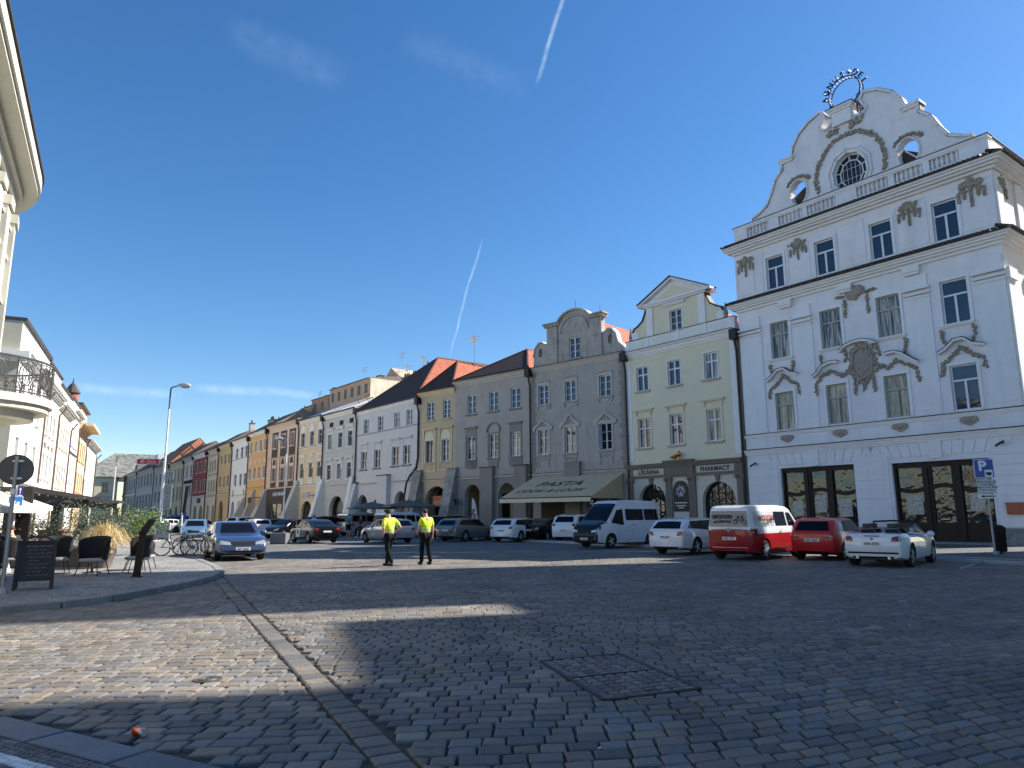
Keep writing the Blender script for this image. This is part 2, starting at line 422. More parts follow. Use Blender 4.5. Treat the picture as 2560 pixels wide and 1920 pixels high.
STONE = mat('rough_stone', (.27, .26, .24), .9, var=.45, vscale=1.6, bump=1, bscale=6)
KERB = mat('kerb_granite', (.20, .205, .205), .8, var=.2, vscale=2.5, bump=.4, bscale=40, island=.15)
IRON = mat('black_iron', (.018, .017, .017), .5, metal=.3)
PIPE = mat('dark_downpipe', (.022, .018, .016), .45, metal=.4)
LEDGET = mat('dark_ledge_tiles', (.045, .036, .032), .7, var=.4, vscale=5, island=.4)
WFRAME = mat('white_window_frame', (.72, .73, .76), .45)
GFRAME = mat('grey_window_frame', (.30, .31, .33), .5)
TFRAME = mat('taupe_window_frame', (.36, .34, .30), .5)
WOOD = mat('dark_brown_joinery', (.032, .021, .015), .6, spec=.25, var=.25, vscale=6)
PANE = glass('window_pane', wav=.004, wsc=.9, spec=.7, coat=.3)
PANEW = glass('wavy_window_pane', (.02, .019, .018), .035, 1.5, .03, .6, .25)
PANEB = glass('bluish_window_pane', (.014, .022, .05), .006, spec=.6, coat=.25)
PANEC = curtain('curtained_pane', (.16, .125, .08), (.52, .43, .29))
PANEK = curtain('patterned_curtain_pane', (.05, .045, .04), (.46, .43, .38))
DARKIN = mat('dark_interior', (.012, .011, .011), .9)
REDT = tiles('red_roof_tiles', (.50, .125, .055), .18)
DKT = tiles('dark_and_shaded_roof_tiles', (.055, .032, .026), .3)  # dark brown that also paints the shade of unlit front slopes
ORT = tiles('orange_roof_tiles', (.52, .20, .10), .15)
GRT = tiles('mottled_green_grey_roof', (.18, .18, .155), .45, 1.0, 1.4, .3)
METAL = mat('pale_metal_roof', (.84, .84, .83), .5, metal=.0, var=.12, vscale=1.2)
CONC = mat('concrete', (.30, .30, .29), .85, var=.2, vscale=3, bump=.3)
CHIM = mat('chimney_render', (.55, .50, .42), .9, var=.35, vscale=1.5, bump=.5)

# ------------------------------------------------------------ ground
mb = MB(); mb.poly([(-40, -20, -.03), (60, -20, -.03), (60, 34, -.03), (-40, 34, -.03)])
tag(mb.build('ground', mat('dark_joint_sand', (.050, .047, .043), .95, var=.4, vscale=4, bump=.5)), kind='structure')
FARC = cobble('far_cobbles', (.20, .195, .185), (.14, .138, .135), (.04, .038, .036), 4.2, .9, .09)
mb = MB()
for q in (((-1600, 34), (1600, 34), (1600, 2500), (-1600, 2500)), ((-1600, -1200), (-40, -1200), (-40, 34), (-1600, 34)), ((60, -1200), (1600, -1200), (1600, 34), (60, 34)), ((-40, -1200), (60, -1200), (60, -20), (-40, -20))):
    mb.poly([(x, y, -.028) for x, y in q])
tag(mb.build('road', FARC), kind='structure')

# real cobblestones where the camera can tell them apart
ga, gb = Vector((-8.19, 20.53)), Vector((-.60, 4.75)); gd = (gb - ga).normalized(); gn = Vector((-gd.y, gd.x))
def gut(x, y):
    q = Vector((x, y)) - ga; return q.dot(gd), q.dot(gn)
KERBL = [(-30, 63), (-23.1, 49.85), (-15.7, 34.6), (-11.0, 26.2), (-9.3, 23.2), (-8.35, 21.2), (-7.85, 19.2), (-7.72, 17.6), (-7.75, 16.0), (-7.9, 14.6), (-8.25, 13.6), (-8.9, 12.8), (-9.9, 12.1), (-11.5, 11.6), (-16, 11)]
def inside(poly, x, y):
    c = False; j = len(poly) - 1
    for i in range(len(poly)):
        xi, yi = poly[i]; xj, yj = poly[j]
        if (yi > y) != (yj > y) and x < (xj - xi) * (y - yi) / (yj - yi) + xi: c = not c
        j = i
    return c
PAVL = KERBL + [(-60, 11), (-60, 80)]
SLA, SLB = Vector((-4.6, 6.55)), Vector((-1.6, 4.88)); SLd = (SLB - SLA).normalized(); SLn = Vector((-SLd.y, SLd.x))
PVR = [(16.9, 22.0), (14.9, 25.6), (13.9, 28.6), (10.2, 33.8), (-60, 140), (90, 140), (90, 22)]
GR = [(.30, 8.46), (1.25, 8.86), (1.74, 7.14), (.80, 6.74)]
GRs = [(.38, 8.38), (1.19, 8.73), (1.63, 7.21), (.86, 6.88)]; GRb = [(.26, 8.48), (1.27, 8.92), (1.80, 7.12), (.78, 6.69)]
def stone(mb, cs, z=0, ins=.013, low=.03, tilt=.004, sh=.009):
    cx = sum(c[0] for c in cs) / 4; cy = sum(c[1] for c in cs) / 4; i = len(mb.v)
    for c in cs: mb.v.append((c[0], c[1], z - low))
    t = [rnd.uniform(-tilt, tilt) for _ in range(4)]
    for k, c in enumerate(cs):
        d = math.hypot(c[0] - cx, c[1] - cy) or 1; f = 1 - ins * .25 / d
        mb.v.append((cx + (c[0] - cx) * f, cy + (c[1] - cy) * f, z - sh + t[k]))
    for k, c in enumerate(cs):
        d = math.hypot(c[0] - cx, c[1] - cy) or 1; f = 1 - ins * 1.9 / d
        mb.v.append((cx + (c[0] - cx) * f, cy + (c[1] - cy) * f, z + t[k]))
    for a in (0, 4):
        for k in range(4):
            l = (k + 1) % 4; mb.f.append((i + a + k, i + a + l, i + a + 4 + l, i + a + 4 + k)); mb.m.append(0)
    mb.f.append((i + 8, i + 9, i + 10, i + 11)); mb.m.append(0)
mb = MB(); b = 2.6
def warp(a, b):
    t = a + 1.2
    f = 0
    if t > 0: f = .065 * t * t if t < 4.2 else .065 * 4.2 ** 2 + .546 * (t - 4.2)
    f *= max(0, 1 - max(0, b - 1) / 30)
    return a, b + f + .10 * math.sin(a * .55 + b * .21) + .05 * math.sin(a * 1.3 - b * .7)
while b < 34:
    rh = rnd.uniform(.165, .215) * (1 if b < 20 else 1.25); a = -.78 * b - 4 + rnd.uniform(0, .2); lim = .78 * b + 3
    while a < lim:
        w = rnd.uniform(.17, .30) * (1 if b < 20 else 1.25); g = .008 if b < 12 else .005
        cs = []
        for aa, bb in ((a + g, b + g), (a + w - g, b + g), (a + w - g, b + rh - g), (a + g, b + rh - g)):
            x, y = warp(aa, bb); cs.append((x + rnd.uniform(-.009, .009), y + rnd.uniform(-.009, .009)))
        a += w
        cx = sum(c[0] for c in cs) / 4; cy = sum(c[1] for c in cs) / 4
        if abs(cx) > .76 * cy + 1.2 or cy > 33.8: continue
        s_, d_ = gut(cx, cy)
        if abs(d_) < .10 and s_ > 0: continue
        if s_ > 0 and abs(d_) < .6:
            sg = 1 if d_ > 0 else -1; cc = []
            for x, y in cs:
                s2, d2 = gut(x, y)
                if d2 * sg < .145: p = Vector((x, y)) + gn * (sg * .145 - d2); x, y = p.x, p.y
                cc.append((x, y))
            cs = cc
        q = Vector((cx, cy)) - SLA
        if q.dot(SLn) < .05 and cx < -.9: continue
        if inside(PAVL, cx - .12, cy) or inside(PVR, cx, cy) or inside(GRs, cx, cy): continue
        stone(mb, cs, -.022 * max(0, (cy - 27) / 7), **({} if cy < 12 else dict(ins=.008, sh=.005, tilt=.003)))
    b += rh
s_ = 0
while s_ < 19:
    w = rnd.uniform(.18, .30)
    for d0, d1 in ((-.12, .12),):
        cs = [ga + gd * (s_ + .012) + gn * d0, ga + gd * (s_ + w - .012) + gn * d0, ga + gd * (s_ + w - .012) + gn * d1, ga + gd * (s_ + .012) + gn * d1]
        stone(mb, [(c.x, c.y) for c in cs], -.003)
    s_ += w
for sgn in ():
    s_ = 0
    while s_ < 19:
        w = rnd.uniform(.14, .2)
        d0, d1 = sorted((sgn * .165, sgn * .27))
        cs = [ga + gd * (s_ + .01) + gn * d0, ga + gd * (s_ + w - .01) + gn * d0, ga + gd * (s_ + w - .01) + gn * d1, ga + gd * (s_ + .01) + gn * d1]
        stone(mb, [(c.x, c.y) for c in cs]); s_ += w
COB = mat('cobblestone', (.160, .147, .130), .72, spec=.35, var=.28, vscale=.5, bump=.7, bscale=22, island=.20)
nt = COB.node_tree; bs = nt.nodes['Principled BSDF']; old = bs.inputs['Base Color'].links[0].from_socket
gi = add(nt, 'ShaderNodeNewGeometry'); wn_ = add(nt, 'ShaderNodeTexWhiteNoise', noise_dimensions='1D'); nt.links.new(gi.outputs['Random Per Island'], wn_.inputs['W'])
cr = add(nt, 'ShaderNodeValToRGB'); nt.links.new(wn_.outputs['Value'], cr.inputs['Fac']); cr.color_ramp.interpolation = 'CONSTANT'
for k_, (ps, cl) in enumerate(((0, (1.05, 1.0, .95)), (.3, (.92, .97, 1.06)), (.55, (1.10, .99, .88)), (.7, (.72, .74, .80)), (.82, (1.0, 1.0, 1.0)), (.965, (1.35, 1.30, 1.2)))):
    e_ = cr.color_ramp.elements[k_] if k_ < 2 else cr.color_ramp.elements.new(ps); e_.position = ps; e_.color = c4(cl)
ml = add(nt, 'ShaderNodeMixRGB', blend_type='MULTIPLY'); ml.inputs['Fac'].default_value = 1; nt.links.new(old, ml.inputs[1]); nt.links.new(cr.outputs[0], ml.inputs[2]); nt.links.new(ml.outputs[0], bs.inputs['Base Color'])
tag(mb.build('cobblestones', COB), kind='structure')

# left pavement with its kerb
MOS = cobble('small_mosaic_paving', (.35, .34, .32), (.24, .235, .23), (.07, .07, .068), 11, voro=True, mortar=.10)
mb = MB(); mb.prism(PAVL, -.03, .11, ax='z'); tag(mb.build('pavement', MOS), kind='structure')
mb = MB()
for k in range(1, len(KERBL) - 1):
    A, B = Vector(KERBL[k]), Vector(KERBL[k + 1]); L = (B - A).length; n = max(1, round(L / 1.1)); d = (B - A) / n; nn = Vector((d.y, -d.x)).normalized()
    for j in range(n):
        p, q = A + d * (j + .01), A + d * (j + .99)
        o1, o2 = -nn * .10, nn * .14
        mb.hexa([(p.x + o1.x, p.y + o1.y, -.03), (q.x + o1.x, q.y + o1.y, -.03), (q.x + o2.x, q.y + o2.y, -.03), (p.x + o2.x, p.y + o2.y, -.03)],
                [(p.x + o1.x, p.y + o1.y, .125), (q.x + o1.x, q.y + o1.y, .125), (q.x + o2.x, q.y + o2.y, .125), (p.x + o2.x, p.y + o2.y, .125)])
tag(mb.build('kerb', KERB, bevel=.02), kind='structure')
# pavement corner at the viewer's feet: slabs, cubes and a double white line
mb = MB(); s_ = -.5
while s_ < 3.9:
    w = rnd.uniform(.75, 1.05)
    cs = [SLA + SLd * (s_ + .01) - SLn * .30, SLA + SLd * (s_ + w - .01) - SLn * .30, SLA + SLd * (s_ + w - .01), SLA + SLd * (s_ + .01)]
    stone(mb, [(c.x, c.y) for c in cs], .004, ins=.01, tilt=.002); s_ += w
tag(mb.build('flush_kerb', mat('blue_grey_slab', (.085, .10, .13), .6, var=.2, vscale=3, bump=.3, island=.2)), kind='structure')
mb = MB(); mw = MB()
for r_ in range(26):
    s_ = -.5 + rnd.uniform(0, .05); d0 = .32 + r_ * .062
    white = r_ in (3, 4, 6, 7)
    while s_ < 3.9:
        w = .075 if white else rnd.uniform(.05, .075)
        cs = [SLA + SLd * (s_ + .004) - SLn * (d0 + .056), SLA + SLd * (s_ + w - .004) - SLn * (d0 + .056), SLA + SLd * (s_ + w - .004) - SLn * d0, SLA + SLd * (s_ + .004) - SLn * d0]
        cs = [(c.x + rnd.uniform(-.004, .004), c.y + rnd.uniform(-.004, .004)) for c in cs]
        s_ += w
        if cs[0][1] > .9 * abs(cs[0][0]) + 1: stone(mw if white else mb, cs, 0, ins=.005, tilt=.003)
tag(mb.build('small_cube_paving', mat('small_dark_cubes', (.12, .125, .13), .75, var=.2, vscale=3, island=.35)), kind='structure')
tag(mw.build('white_cube_lines', mat('white_marble_cubes', (.62, .63, .64), .7, var=.1, vscale=5, island=.12)), kind='structure')
# pavement in front of the white building
mb = MB(); mb.prism(PVR, -.03, .09, ax='z'); tag(mb.build('side_pavement', cobble('grey_paving', (.15, .15, .155), (.10, .10, .105), (.06, .06, .06), 6, voro=True, mortar=.08)), kind='structure')
mb = MB(); A_ = [(18.2, 19.6)] + PVR[:4] + [(-7, 58.5)]
for k in range(len(A_) - 1):
    A, B = Vector(A_[k]), Vector(A_[k + 1]); n = max(1, round((B - A).length / 1.2)); d = (B - A) / n; nn = Vector((d.y, -d.x)).normalized()
    for j in range(n):
        p, q = A + d * (j + .01), A + d * (j + .99)
        for o0, o1, zt in ((-.16, .16, .10), (.9, 1.1, .105)):
            a1, a2 = nn * o0, nn * o1
            mb.hexa([(p.x + a1.x, p.y + a1.y, -.03), (q.x + a1.x, q.y + a1.y, -.03), (q.x + a2.x, q.y + a2.y, -.03), (p.x + a2.x, p.y + a2.y, -.03)],
                    [(p.x + a1.x, p.y + a1.y, zt), (q.x + a1.x, q.y + a1.y, zt), (q.x + a2.x, q.y + a2.y, zt), (p.x + a2.x, p.y + a2.y, zt)])
tag(mb.build('side_kerb', mat('pale_kerb_stone', (.36, .36, .36), .8, var=.15, vscale=3, island=.1), bevel=.015), kind='structure')

# cobble-filled access cover, valve cap
t = empty('manhole_cover', (GR[0][0], GR[0][1], 0), 0, 'rectangular iron access cover filled with small cobbles in the foreground paving', 'manhole cover')
def gp(u, v):
    A, B, C_, D_ = [Vector(p) for p in GR]; p = (A * (1 - u) + B * u) * (1 - v) + (D_ * (1 - u) + C_ * u) * v
    return (p.x - GR[0][0], p.y - GR[0][1])
mb = MB()
for u0, v0, u1, v1, wd in ((0, 0, 1, 0, .045), (0, 1, 1, 1, .045), (0, 0, 0, 1, .045), (1, 0, 1, 1, .045), (0, .5, 1, .5, .02)):
    a, c = gp(u0, v0), gp(u1, v1); mb.beam((a[0], a[1], -.006), (c[0], c[1], -.006), wd, .036)
mb.build('frame', mat('rusty_iron', (.05, .04, .033), .6, metal=.5, var=.3, vscale=8), t)
mb = MB()
for i in range(8):
    for j in range(14):
        u0, u1, v0, v1 = i / 8 + .012, (i + 1) / 8 - .012, j / 14 + .008, (j + 1) / 14 - .008
        stone(mb, [gp(u0, v0), gp(u1, v0), gp(u1, v1), gp(u0, v1)], .006, ins=.006, tilt=.004)
mb.build('infill', mat('cover_cobbles', (.15, .135, .13), .75, var=.2, vscale=3, bump=.5, island=.35), t)
mb = MB(); mb.lathe([(.14, -.03), (.14, .004), (.12, .008), (.115, .002), (.09, .002), (.085, .009), (.05, .009), (.045, .003), (.02, .003), (.018, .01), (.0, .01)], n=24)
tag(mb.build('valve_cover', mat('worn_iron', (.10, .085, .07), .6, metal=.4, var=.3, vscale=20), None, True, loc=(-3.07, 7.64, .004)), 'small round iron valve cover where the sunlit cobbles meet the shade', 'valve cover')
t = empty('drinks_can', (-2.79, 5.74, .033), R(-30), 'crushed red drinks can lying on the cobbles beside the blue grey slabs', 'drinks can')
mb = MB(); mb.tube([(-.058, 0, 0), (-.05, 0, 0), (-.02, .004, -.002), (.0, -.004, .006), (.03, .003, 0), (.05, 0, .002)], [.024, .033, .032, .025, .033, .033], 14)
mb.build('body', mat('red_can_paint', (.55, .06, .025), .25, metal=.5, coat=.4), t, True)
MB().cyl((.05, 0, .002), (.062, 0, .003), .033, .026, 14).build('rim', mat('aluminium', (.75, .75, .76), .3, metal=1), t, True)
for k in range(9):
    x, y = [(-1.2, 12.3), (2.6, 9.2), (4.9, 14.2), (-4.6, 9.2), (.6, 5.4), (3.3, 6.6), (7.5, 17), (-.7, 16), (5.8, 11)][k]
    mb = MB(); mb.ball((0, 0, 0), (.022, .012, .006), 6, 4)
    tag(mb.build('litter_scrap', mat('pale_litter', (.6, .58, .53), .8), None, loc=(x, y, .006), rotz=k), 'tiny pale scrap of litter lying between the cobbles', 'litter', 'scraps of litter on the cobbles')

# ------------------------------------------------------------ houses
def uvp(pts):
    P = [Vector(p) for p in pts]; e = (P[1] - P[0]).normalized(); n = (P[1] - P[0]).cross(P[2] - P[0]).normalized(); f = n.cross(e)
    return [((p - P[0]).dot(e), (p - P[0]).dot(f)) for p in P]
def rpoly(mb, pts, m=0): mb.poly(pts, m, uvp(pts))
def wallmb(Wd, H, D, ops, rev=.24, x0=0.0, sidehide=False):
    """facade with real openings. ops: (x0,x1,z0,z1,rise)"""
    mb = MB()
    xs = sorted({x0, Wd} | {round(o[0], 3) for o in ops} | {round(o[1], 3) for o in ops})
    zs = sorted({0.0, H} | {round(o[2], 3) for o in ops} | {round(o[3] + o[4], 3) for o in ops})
    for i in range(len(xs) - 1):
        zr = None
        for j in range(len(zs) - 1):
            cx, cz = (xs[i] + xs[i + 1]) / 2, (zs[j] + zs[j + 1]) / 2
            if any(o[0] < cx < o[1] and o[2] < cz < o[3] + o[4] for o in ops):
                if zr is not None: mb.poly([(xs[i], 0, zr), (xs[i + 1], 0, zr), (xs[i + 1], 0, zs[j]), (xs[i], 0, zs[j])]); zr = None
            elif zr is None: zr = zs[j]
        if zr is not None: mb.poly([(xs[i], 0, zr), (xs[i + 1], 0, zr), (xs[i + 1], 0, H), (xs[i], 0, H)])
    for a, b_, z0, z1, r in ops:
        d = rev if r == 0 else max(rev, .45)
        mb.poly([(a, 0, z0), (a, d, z0), (a, d, z1), (a, 0, z1)]); mb.poly([(b_, 0, z0), (b_, 0, z1), (b_, d, z1), (b_, d, z0)])
        mb.poly([(a, 0, z0), (b_, 0, z0), (b_, d, z0), (a, d, z0)])
        if r == 0: mb.poly([(a, 0, z1), (a, d, z1), (b_, d, z1), (b_, 0, z1)])
        else:
            A = arc((a + b_) / 2, z1, (b_ - a) / 2, 180, 0, 14, r); cx = (a + b_) / 2
            for k in range(14):
                p, q = A[k], A[k + 1]
                cr = (a, z1 + r) if p[0] < cx - 1e-4 else (b_, z1 + r)
                mb.poly([(p[0], 0, p[1]), (q[0], 0, q[1]), (cr[0], 0, cr[1])])
                mb.poly([(p[0], 0, p[1]), (p[0], d, p[1]), (q[0], d, q[1]), (q[0], 0, q[1])])
            mb.poly([(a, 0, z1 + r), (A[7][0], 0, A[7][1]), (b_, 0, z1 + r)][::-1]) if 0 else None
    mb.poly([(Wd, 0, 0), (Wd, D, 0), (Wd, D, H), (Wd, 0, H)]); mb.poly([(x0, D, 0), (x0, 0, 0), (x0, 0, H), (x0, D, H)])
    mb.poly([(Wd, D, 0), (x0, D, 0), (x0, D, H), (Wd, D, H)]); mb.poly([(x0, 0, H), (Wd, 0, H), (Wd, D, H), (x0, D, H)])
    return mb
WC = {}
def win_meshes(w, h, st, fm, pm):
    k = (round(w, 2), round(h, 2), st, fm.name, pm.name)
    if k in WC: return WC[k]
    f = MB(); t = .075; y0, y1 = .13, .20
    f.box(-w / 2, -w / 2 + t, y0, y1, 0, h).box(w / 2 - t, w / 2, y0, y1, 0, h).box(-w / 2 + t, w / 2 - t, y0, y1, 0, t).box(-w / 2 + t, w / 2 - t, y0, y1, h - t, h)
    zt = h * .66
    if st in ('T', 'plus'): f.box(-w / 2 + t, w / 2 - t, y0 - .03, y1 - .002, zt - .05, zt + .05)
    if st == 'T': f.box(-.055, .055, y0 - .02, y1 - .003, t, zt - .05)
    if st == 'plus': f.box(-.055, .055, y0 - .02, y1 - .003, t, h - t); f.box(-w / 2 + t, w / 2 - t, y0 + .01, y1 - .01, h * .33 - .015, h * .33 + .015) if 0 else None
    if st in ('g23', 'g24', 'g22'):
        f.box(-.05, .05, y0 - .02, y1 - .003, t, h - t); n = int(st[2])
        for i in range(1, n):
            for s in (-1, 1): f.box(min(s * .05, s * (w / 2 - t)), max(s * .05, s * (w / 2 - t)), y0 + .012, y1 - .012, h * i / n - .018, h * i / n + .018)
    p = MB(); p.poly([(-w / 2 + .03, .185, .03), (w / 2 - .03, .185, .03), (w / 2 - .03, .185, h - .03), (-w / 2 + .03, .185, h - .03)])
    WC[k] = (f.mesh('window', fm), p.mesh('pane', pm))
    return WC[k]
SC = {}
def surround(kind, w, h, mt):
    k = (kind, round(w, 2), round(h, 2), mt.name)
    if k in SC: return SC[k]
    b = MB(); t = .16; W2 = w / 2
    if kind != 'slim':
        b.box(-W2 - t, -W2, -.05, 0.02, -.02, h).box(W2, W2 + t, -.05, 0.02, -.02, h).box(-W2 - t, W2 + t, -.052, 0.02, h, h + t)
    else:
        b.box(-W2 - .09, -W2, -.03, 0.02, -.02, h).box(W2, W2 + .09, -.03, 0.02, -.02, h).box(-W2 - .09, W2 + .09, -.032, 0.02, h, h + .09)
    if kind == 'hood':
        z = h + .62
        b.box(-W2 - .42, W2 + .42, -.24, 0.02, z, z + .07).box(-W2 - .34, W2 + .34, -.16, 0.02, z - .09, z)
        for s in (-1, 1): b.prism([(0, z - .09), (-.13, z - .12), (-.09, z - .4), (0, z - .5)], s * (W2 + .12) - .07, s * (W2 + .12) + .07, ax='x')
    if kind == 'cap':
        z = h + .75
        b.box(-W2 - .26, W2 + .26, -.22, 0.02, z, z + .07).box(-W2 - .2, W2 + .2, -.13, 0.02, z - .1, z)
        b.box(-W2 - .16, W2 + .16, -.035, 0.02, h + .2, z - .1).box(-W2 - .16, W2 + .16, -.10, .02, -.75, -.1)
    if kind in ('arch', 'baroque', 'gablet'):
        z = h + .18
        if kind == 'arch':
            o = arc(0, z + .12, W2 + .28, 180, 0, 12, .78); i = arc(0, z + .12, W2 + .12, 0, 180, 12, .62)
            o = [(-W2 - .34, z)] + o + [(W2 + .34, z)]; i = [(W2 + .12, z)] + i + [(-W2 - .12, z)]
        elif kind == 'baroque':
            up = [(-W2 - .5, z - .18), (-W2 - .46, z + .05), (-W2 - .2, z + .22), (-.34, z + .5), (-.22, z + .72), (-.08, z + .86)]
            o = up + [(-x, y) for x, y in up[::-1]]; i = [(x * .78, y - .15) for x, y in o[::-1]]
        else:
            up = [(-W2 - .5, z - .22), (-W2 - .5, z + .02), (-W2 - .18, z + .2), (-.4, z + .42), (0, z + .68)]
            o = up + [(-x, y) for x, y in up[:-1][::-1]]; i = [(x * .80, y - .14) for x, y in o[::-1]]
        n = len(o)
        for q in range(n - 1):
            a, c, d, e = o[q], o[q + 1], i[n - 2 - q], i[n - 1 - q]
            b.hexa([(a[0], -.13, a[1]), (c[0], -.13, c[1]), (d[0], -.13, d[1]), (e[0], -.13, e[1])], [(a[0], .02, a[1]), (c[0], .02, c[1]), (d[0], .02, d[1]), (e[0], .02, e[1])])
        if kind != 'arch':
            b.tube([(-.25, -.06, z + .08), (-.05, -.07, z + .35), (.05, -.07, z + .35), (.25, -.06, z + .08)], .035, 5)
            for s in (-1, 1): b.tube([(s * (W2 + .15), -.05, -.25), (s * (W2 + .06), -.06, -.45), (s * (W2 - .08), -.06, -.8), (s * (W2 + .12), -.06, -1.05), (s * (W2 + .0), -.05, -1.1)], .05, 5)
            b.tube([(-W2 + .1, -.05, -.55), (-.25, -.06, -.35), (0, -.06, -.55), (.25, -.06, -.35), (W2 - .1, -.05, -.55)], .035, 5)
    if kind == 'apron':
        for s in (-1, 1): b.tube([(s * (W2 + .14), -.06, -.12), (s * (W2 + .12), -.07, -.36), (s * (W2 - .02), -.06, -.42)], .06, 6)
        b.prism([(-W2, -.02), (W2, -.02), (W2 - .2, -.3), (0, -.48), (-W2 + .2, -.3)], -.04, .02)
        b.tube([(-W2 - .2, -.06, h + .12), (-W2 - .12, -.07, h + .28), (-.3, -.07, h + .3), (0, -.08, h + .42), (.3, -.07, h + .3), (W2 + .12, -.07, h + .28), (W2 + .2, -.06, h + .12)], .04, 5)
    if kind == 'blind':
        o = arc(0, h + .15, W2 + .12, 180, 0, 12, .8)
        b.prism([(-W2 - .12, h + .1)] + o + [(W2 + .12, h + .1)], -.03, .02)
    SC[k] = b.mesh('surround', mt)
    return SC[k]
SI = {}
def sill(w, mt):
    k = (round(w, 2), mt.name)
    if k not in SI: SI[k] = MB().box(-w / 2 - .22, w / 2 + .22, -.17, .13, -.10, -.02).box(-w / 2 - .14, w / 2 + .14, -.1, .02, -.18, -.10).mesh('sill', mt)
    return SI[k]
def window(h, x, z, w, hh, st='plus', fm=None, pm=None, sur=None, sm=None, sl=True, slm=None, simple=False):
    f, p = win_meshes(w, hh, st, fm or WFRAME, pm or PANE)
    o = put(f, 'window', h, (x, 0, z)); put(p, 'pane', o)
    if simple: 
        if sur: put(surround(sur, w, hh, sm), 'surround', o)
        return o
    if sl: put(sill(w, slm or sm or GREYL), 'sill', o)
    if sur: put(surround(sur, w, hh, sm), 'surround', o)
    return o
def eave(h, Wd, z, mt, out=.45, hgt=.55, x0=0, x1=None, name='cornice'):
    x1 = Wd if x1 is None else x1; b = MB()
    for k, (f0, f1, o) in enumerate(((0, .22, .18), (.22, .38, .34), (.38, .72, .52), (.72, .86, .82), (.86, 1, 1))):
        b.box(x0, x1, -out * o, .02, z - hgt + hgt * f0, z - hgt + hgt * f1)
    return b.build(name, mt, h)
def course(h, Wd, z, mt, out=.1, hgt=.14, x0=0, cap=None, name='string_course'):
    b = MB().box(x0, Wd, -out, .02, z - hgt, z - .03); b.box(x0, Wd, -out - .05, .02, z - .03, z + .015, 1)
    return b.build(name, [mt, cap or LEDGET], h)
def gutter(h, Wd, z, out=.55, x0=0):
    MB().cyl((x0, -out, z), (Wd, -out, z), .085, n=8).build('gutter', PIPE, h, True)
def pipe(h, x, z, zb=.2, out=.5, r=.075, box=True, end=None, mt=None):
    b = MB(); 
    if box: b.box(x - .26, x + .26, -out - .1, .0, z - .75, z - .05)
    b.tube([(x, -out + .1, z - .6), (x, -.14, z - 1.5), (x, -.14, zb)] if end is None else [(x, -out + .1, z - .6), (x, -.14, z - 1.5)] + end, r, 8)
    b.build('drainpipe', mt or PIPE, h, True)
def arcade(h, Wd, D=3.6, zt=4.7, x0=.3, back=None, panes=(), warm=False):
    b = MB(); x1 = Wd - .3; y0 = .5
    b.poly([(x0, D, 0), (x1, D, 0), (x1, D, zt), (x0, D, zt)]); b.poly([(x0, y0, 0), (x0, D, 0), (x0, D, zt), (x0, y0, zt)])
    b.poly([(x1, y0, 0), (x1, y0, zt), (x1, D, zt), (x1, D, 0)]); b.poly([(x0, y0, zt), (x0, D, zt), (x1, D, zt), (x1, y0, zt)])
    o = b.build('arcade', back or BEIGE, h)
    for a, c, z0, z1 in panes:
        MB().box(a, c, D - .1, D - .02, z0, z1).build('shop_window', PANEW, h)
        MB().box(a - .08, a, D - .14, D - .02, z0, z1).box(c, c + .08, D - .14, D - .02, z0, z1).box((a + c) / 2 - .04, (a + c) / 2 + .04, D - .13, D - .02, z0, z1).box(a - .08, c + .08, D - .14, D - .02, z1, z1 + .1).build('shop_frame', WOOD, h)
def fanlight(h, a, b_, z0, z1, rise, bars=4, rows=3, pm=None, fm=None, y=.36):
    cx, r = (a + b_) / 2, (b_ - a) / 2
    A = [(a, z0)] + arc(cx, z1, r, 180, 0, 14, rise) + [(b_, z0)]
    g = MB(); g.prism(A, y, y + .02); o = g.build('arched_glazing', pm or PANEW, h)
    f = MB()
    for k in range(1, len(A)):
        f.beam((A[k - 1][0], y - .03, A[k - 1][1]), (A[k][0], y - .03, A[k][1]), .06, .09)
    for k in range(1, bars):
        x = a + (b_ - a) * k / bars; zt = z1 + rise * math.sqrt(max(0, 1 - ((x - cx) / r) ** 2)); f.box(x - .025, x + .025, y - .05, y - .004, z0, zt)
    for k in range(rows):
        z = z0 + (z1 + rise - z0) * (k + 1) / (rows + 1); hw = r if z < z1 else r * math.sqrt(max(0, 1 - ((z - z1) / rise) ** 2)); f.box(cx - hw, cx + hw, y - .048, y - .006, z - .03, z + .03)
    f.build('glazing_bars', fm or IRON, o)
def buttress(h, x, w, zt, foot, mt, cap=None, xslant=0):
    """sloping pier leaning against the facade"""
    b = MB(); b.hexa([(x - w / 2, -foot, 0), (x + w / 2, -foot, 0), (x + w / 2, 0, 0), (x - w / 2, 0, 0)], [(x - w / 2, -.32, zt), (x + w / 2, -.32, zt), (x + w / 2, 0, zt), (x - w / 2, 0, zt)])
    b.hexa([(x - w / 2 - .06, -.42, zt), (x + w / 2 + .06, -.42, zt), (x + w / 2 + .06, 0, zt), (x - w / 2 - .06, 0, zt)], [(x - w / 2 - .06, -.38, zt + .05), (x + w / 2 + .06, -.38, zt + .05), (x + w / 2 + .06, 0, zt + .16), (x - w / 2 - .06, 0, zt + .16)], 1)
    return b.build('buttress', [mt, cap or LEDGET], h)
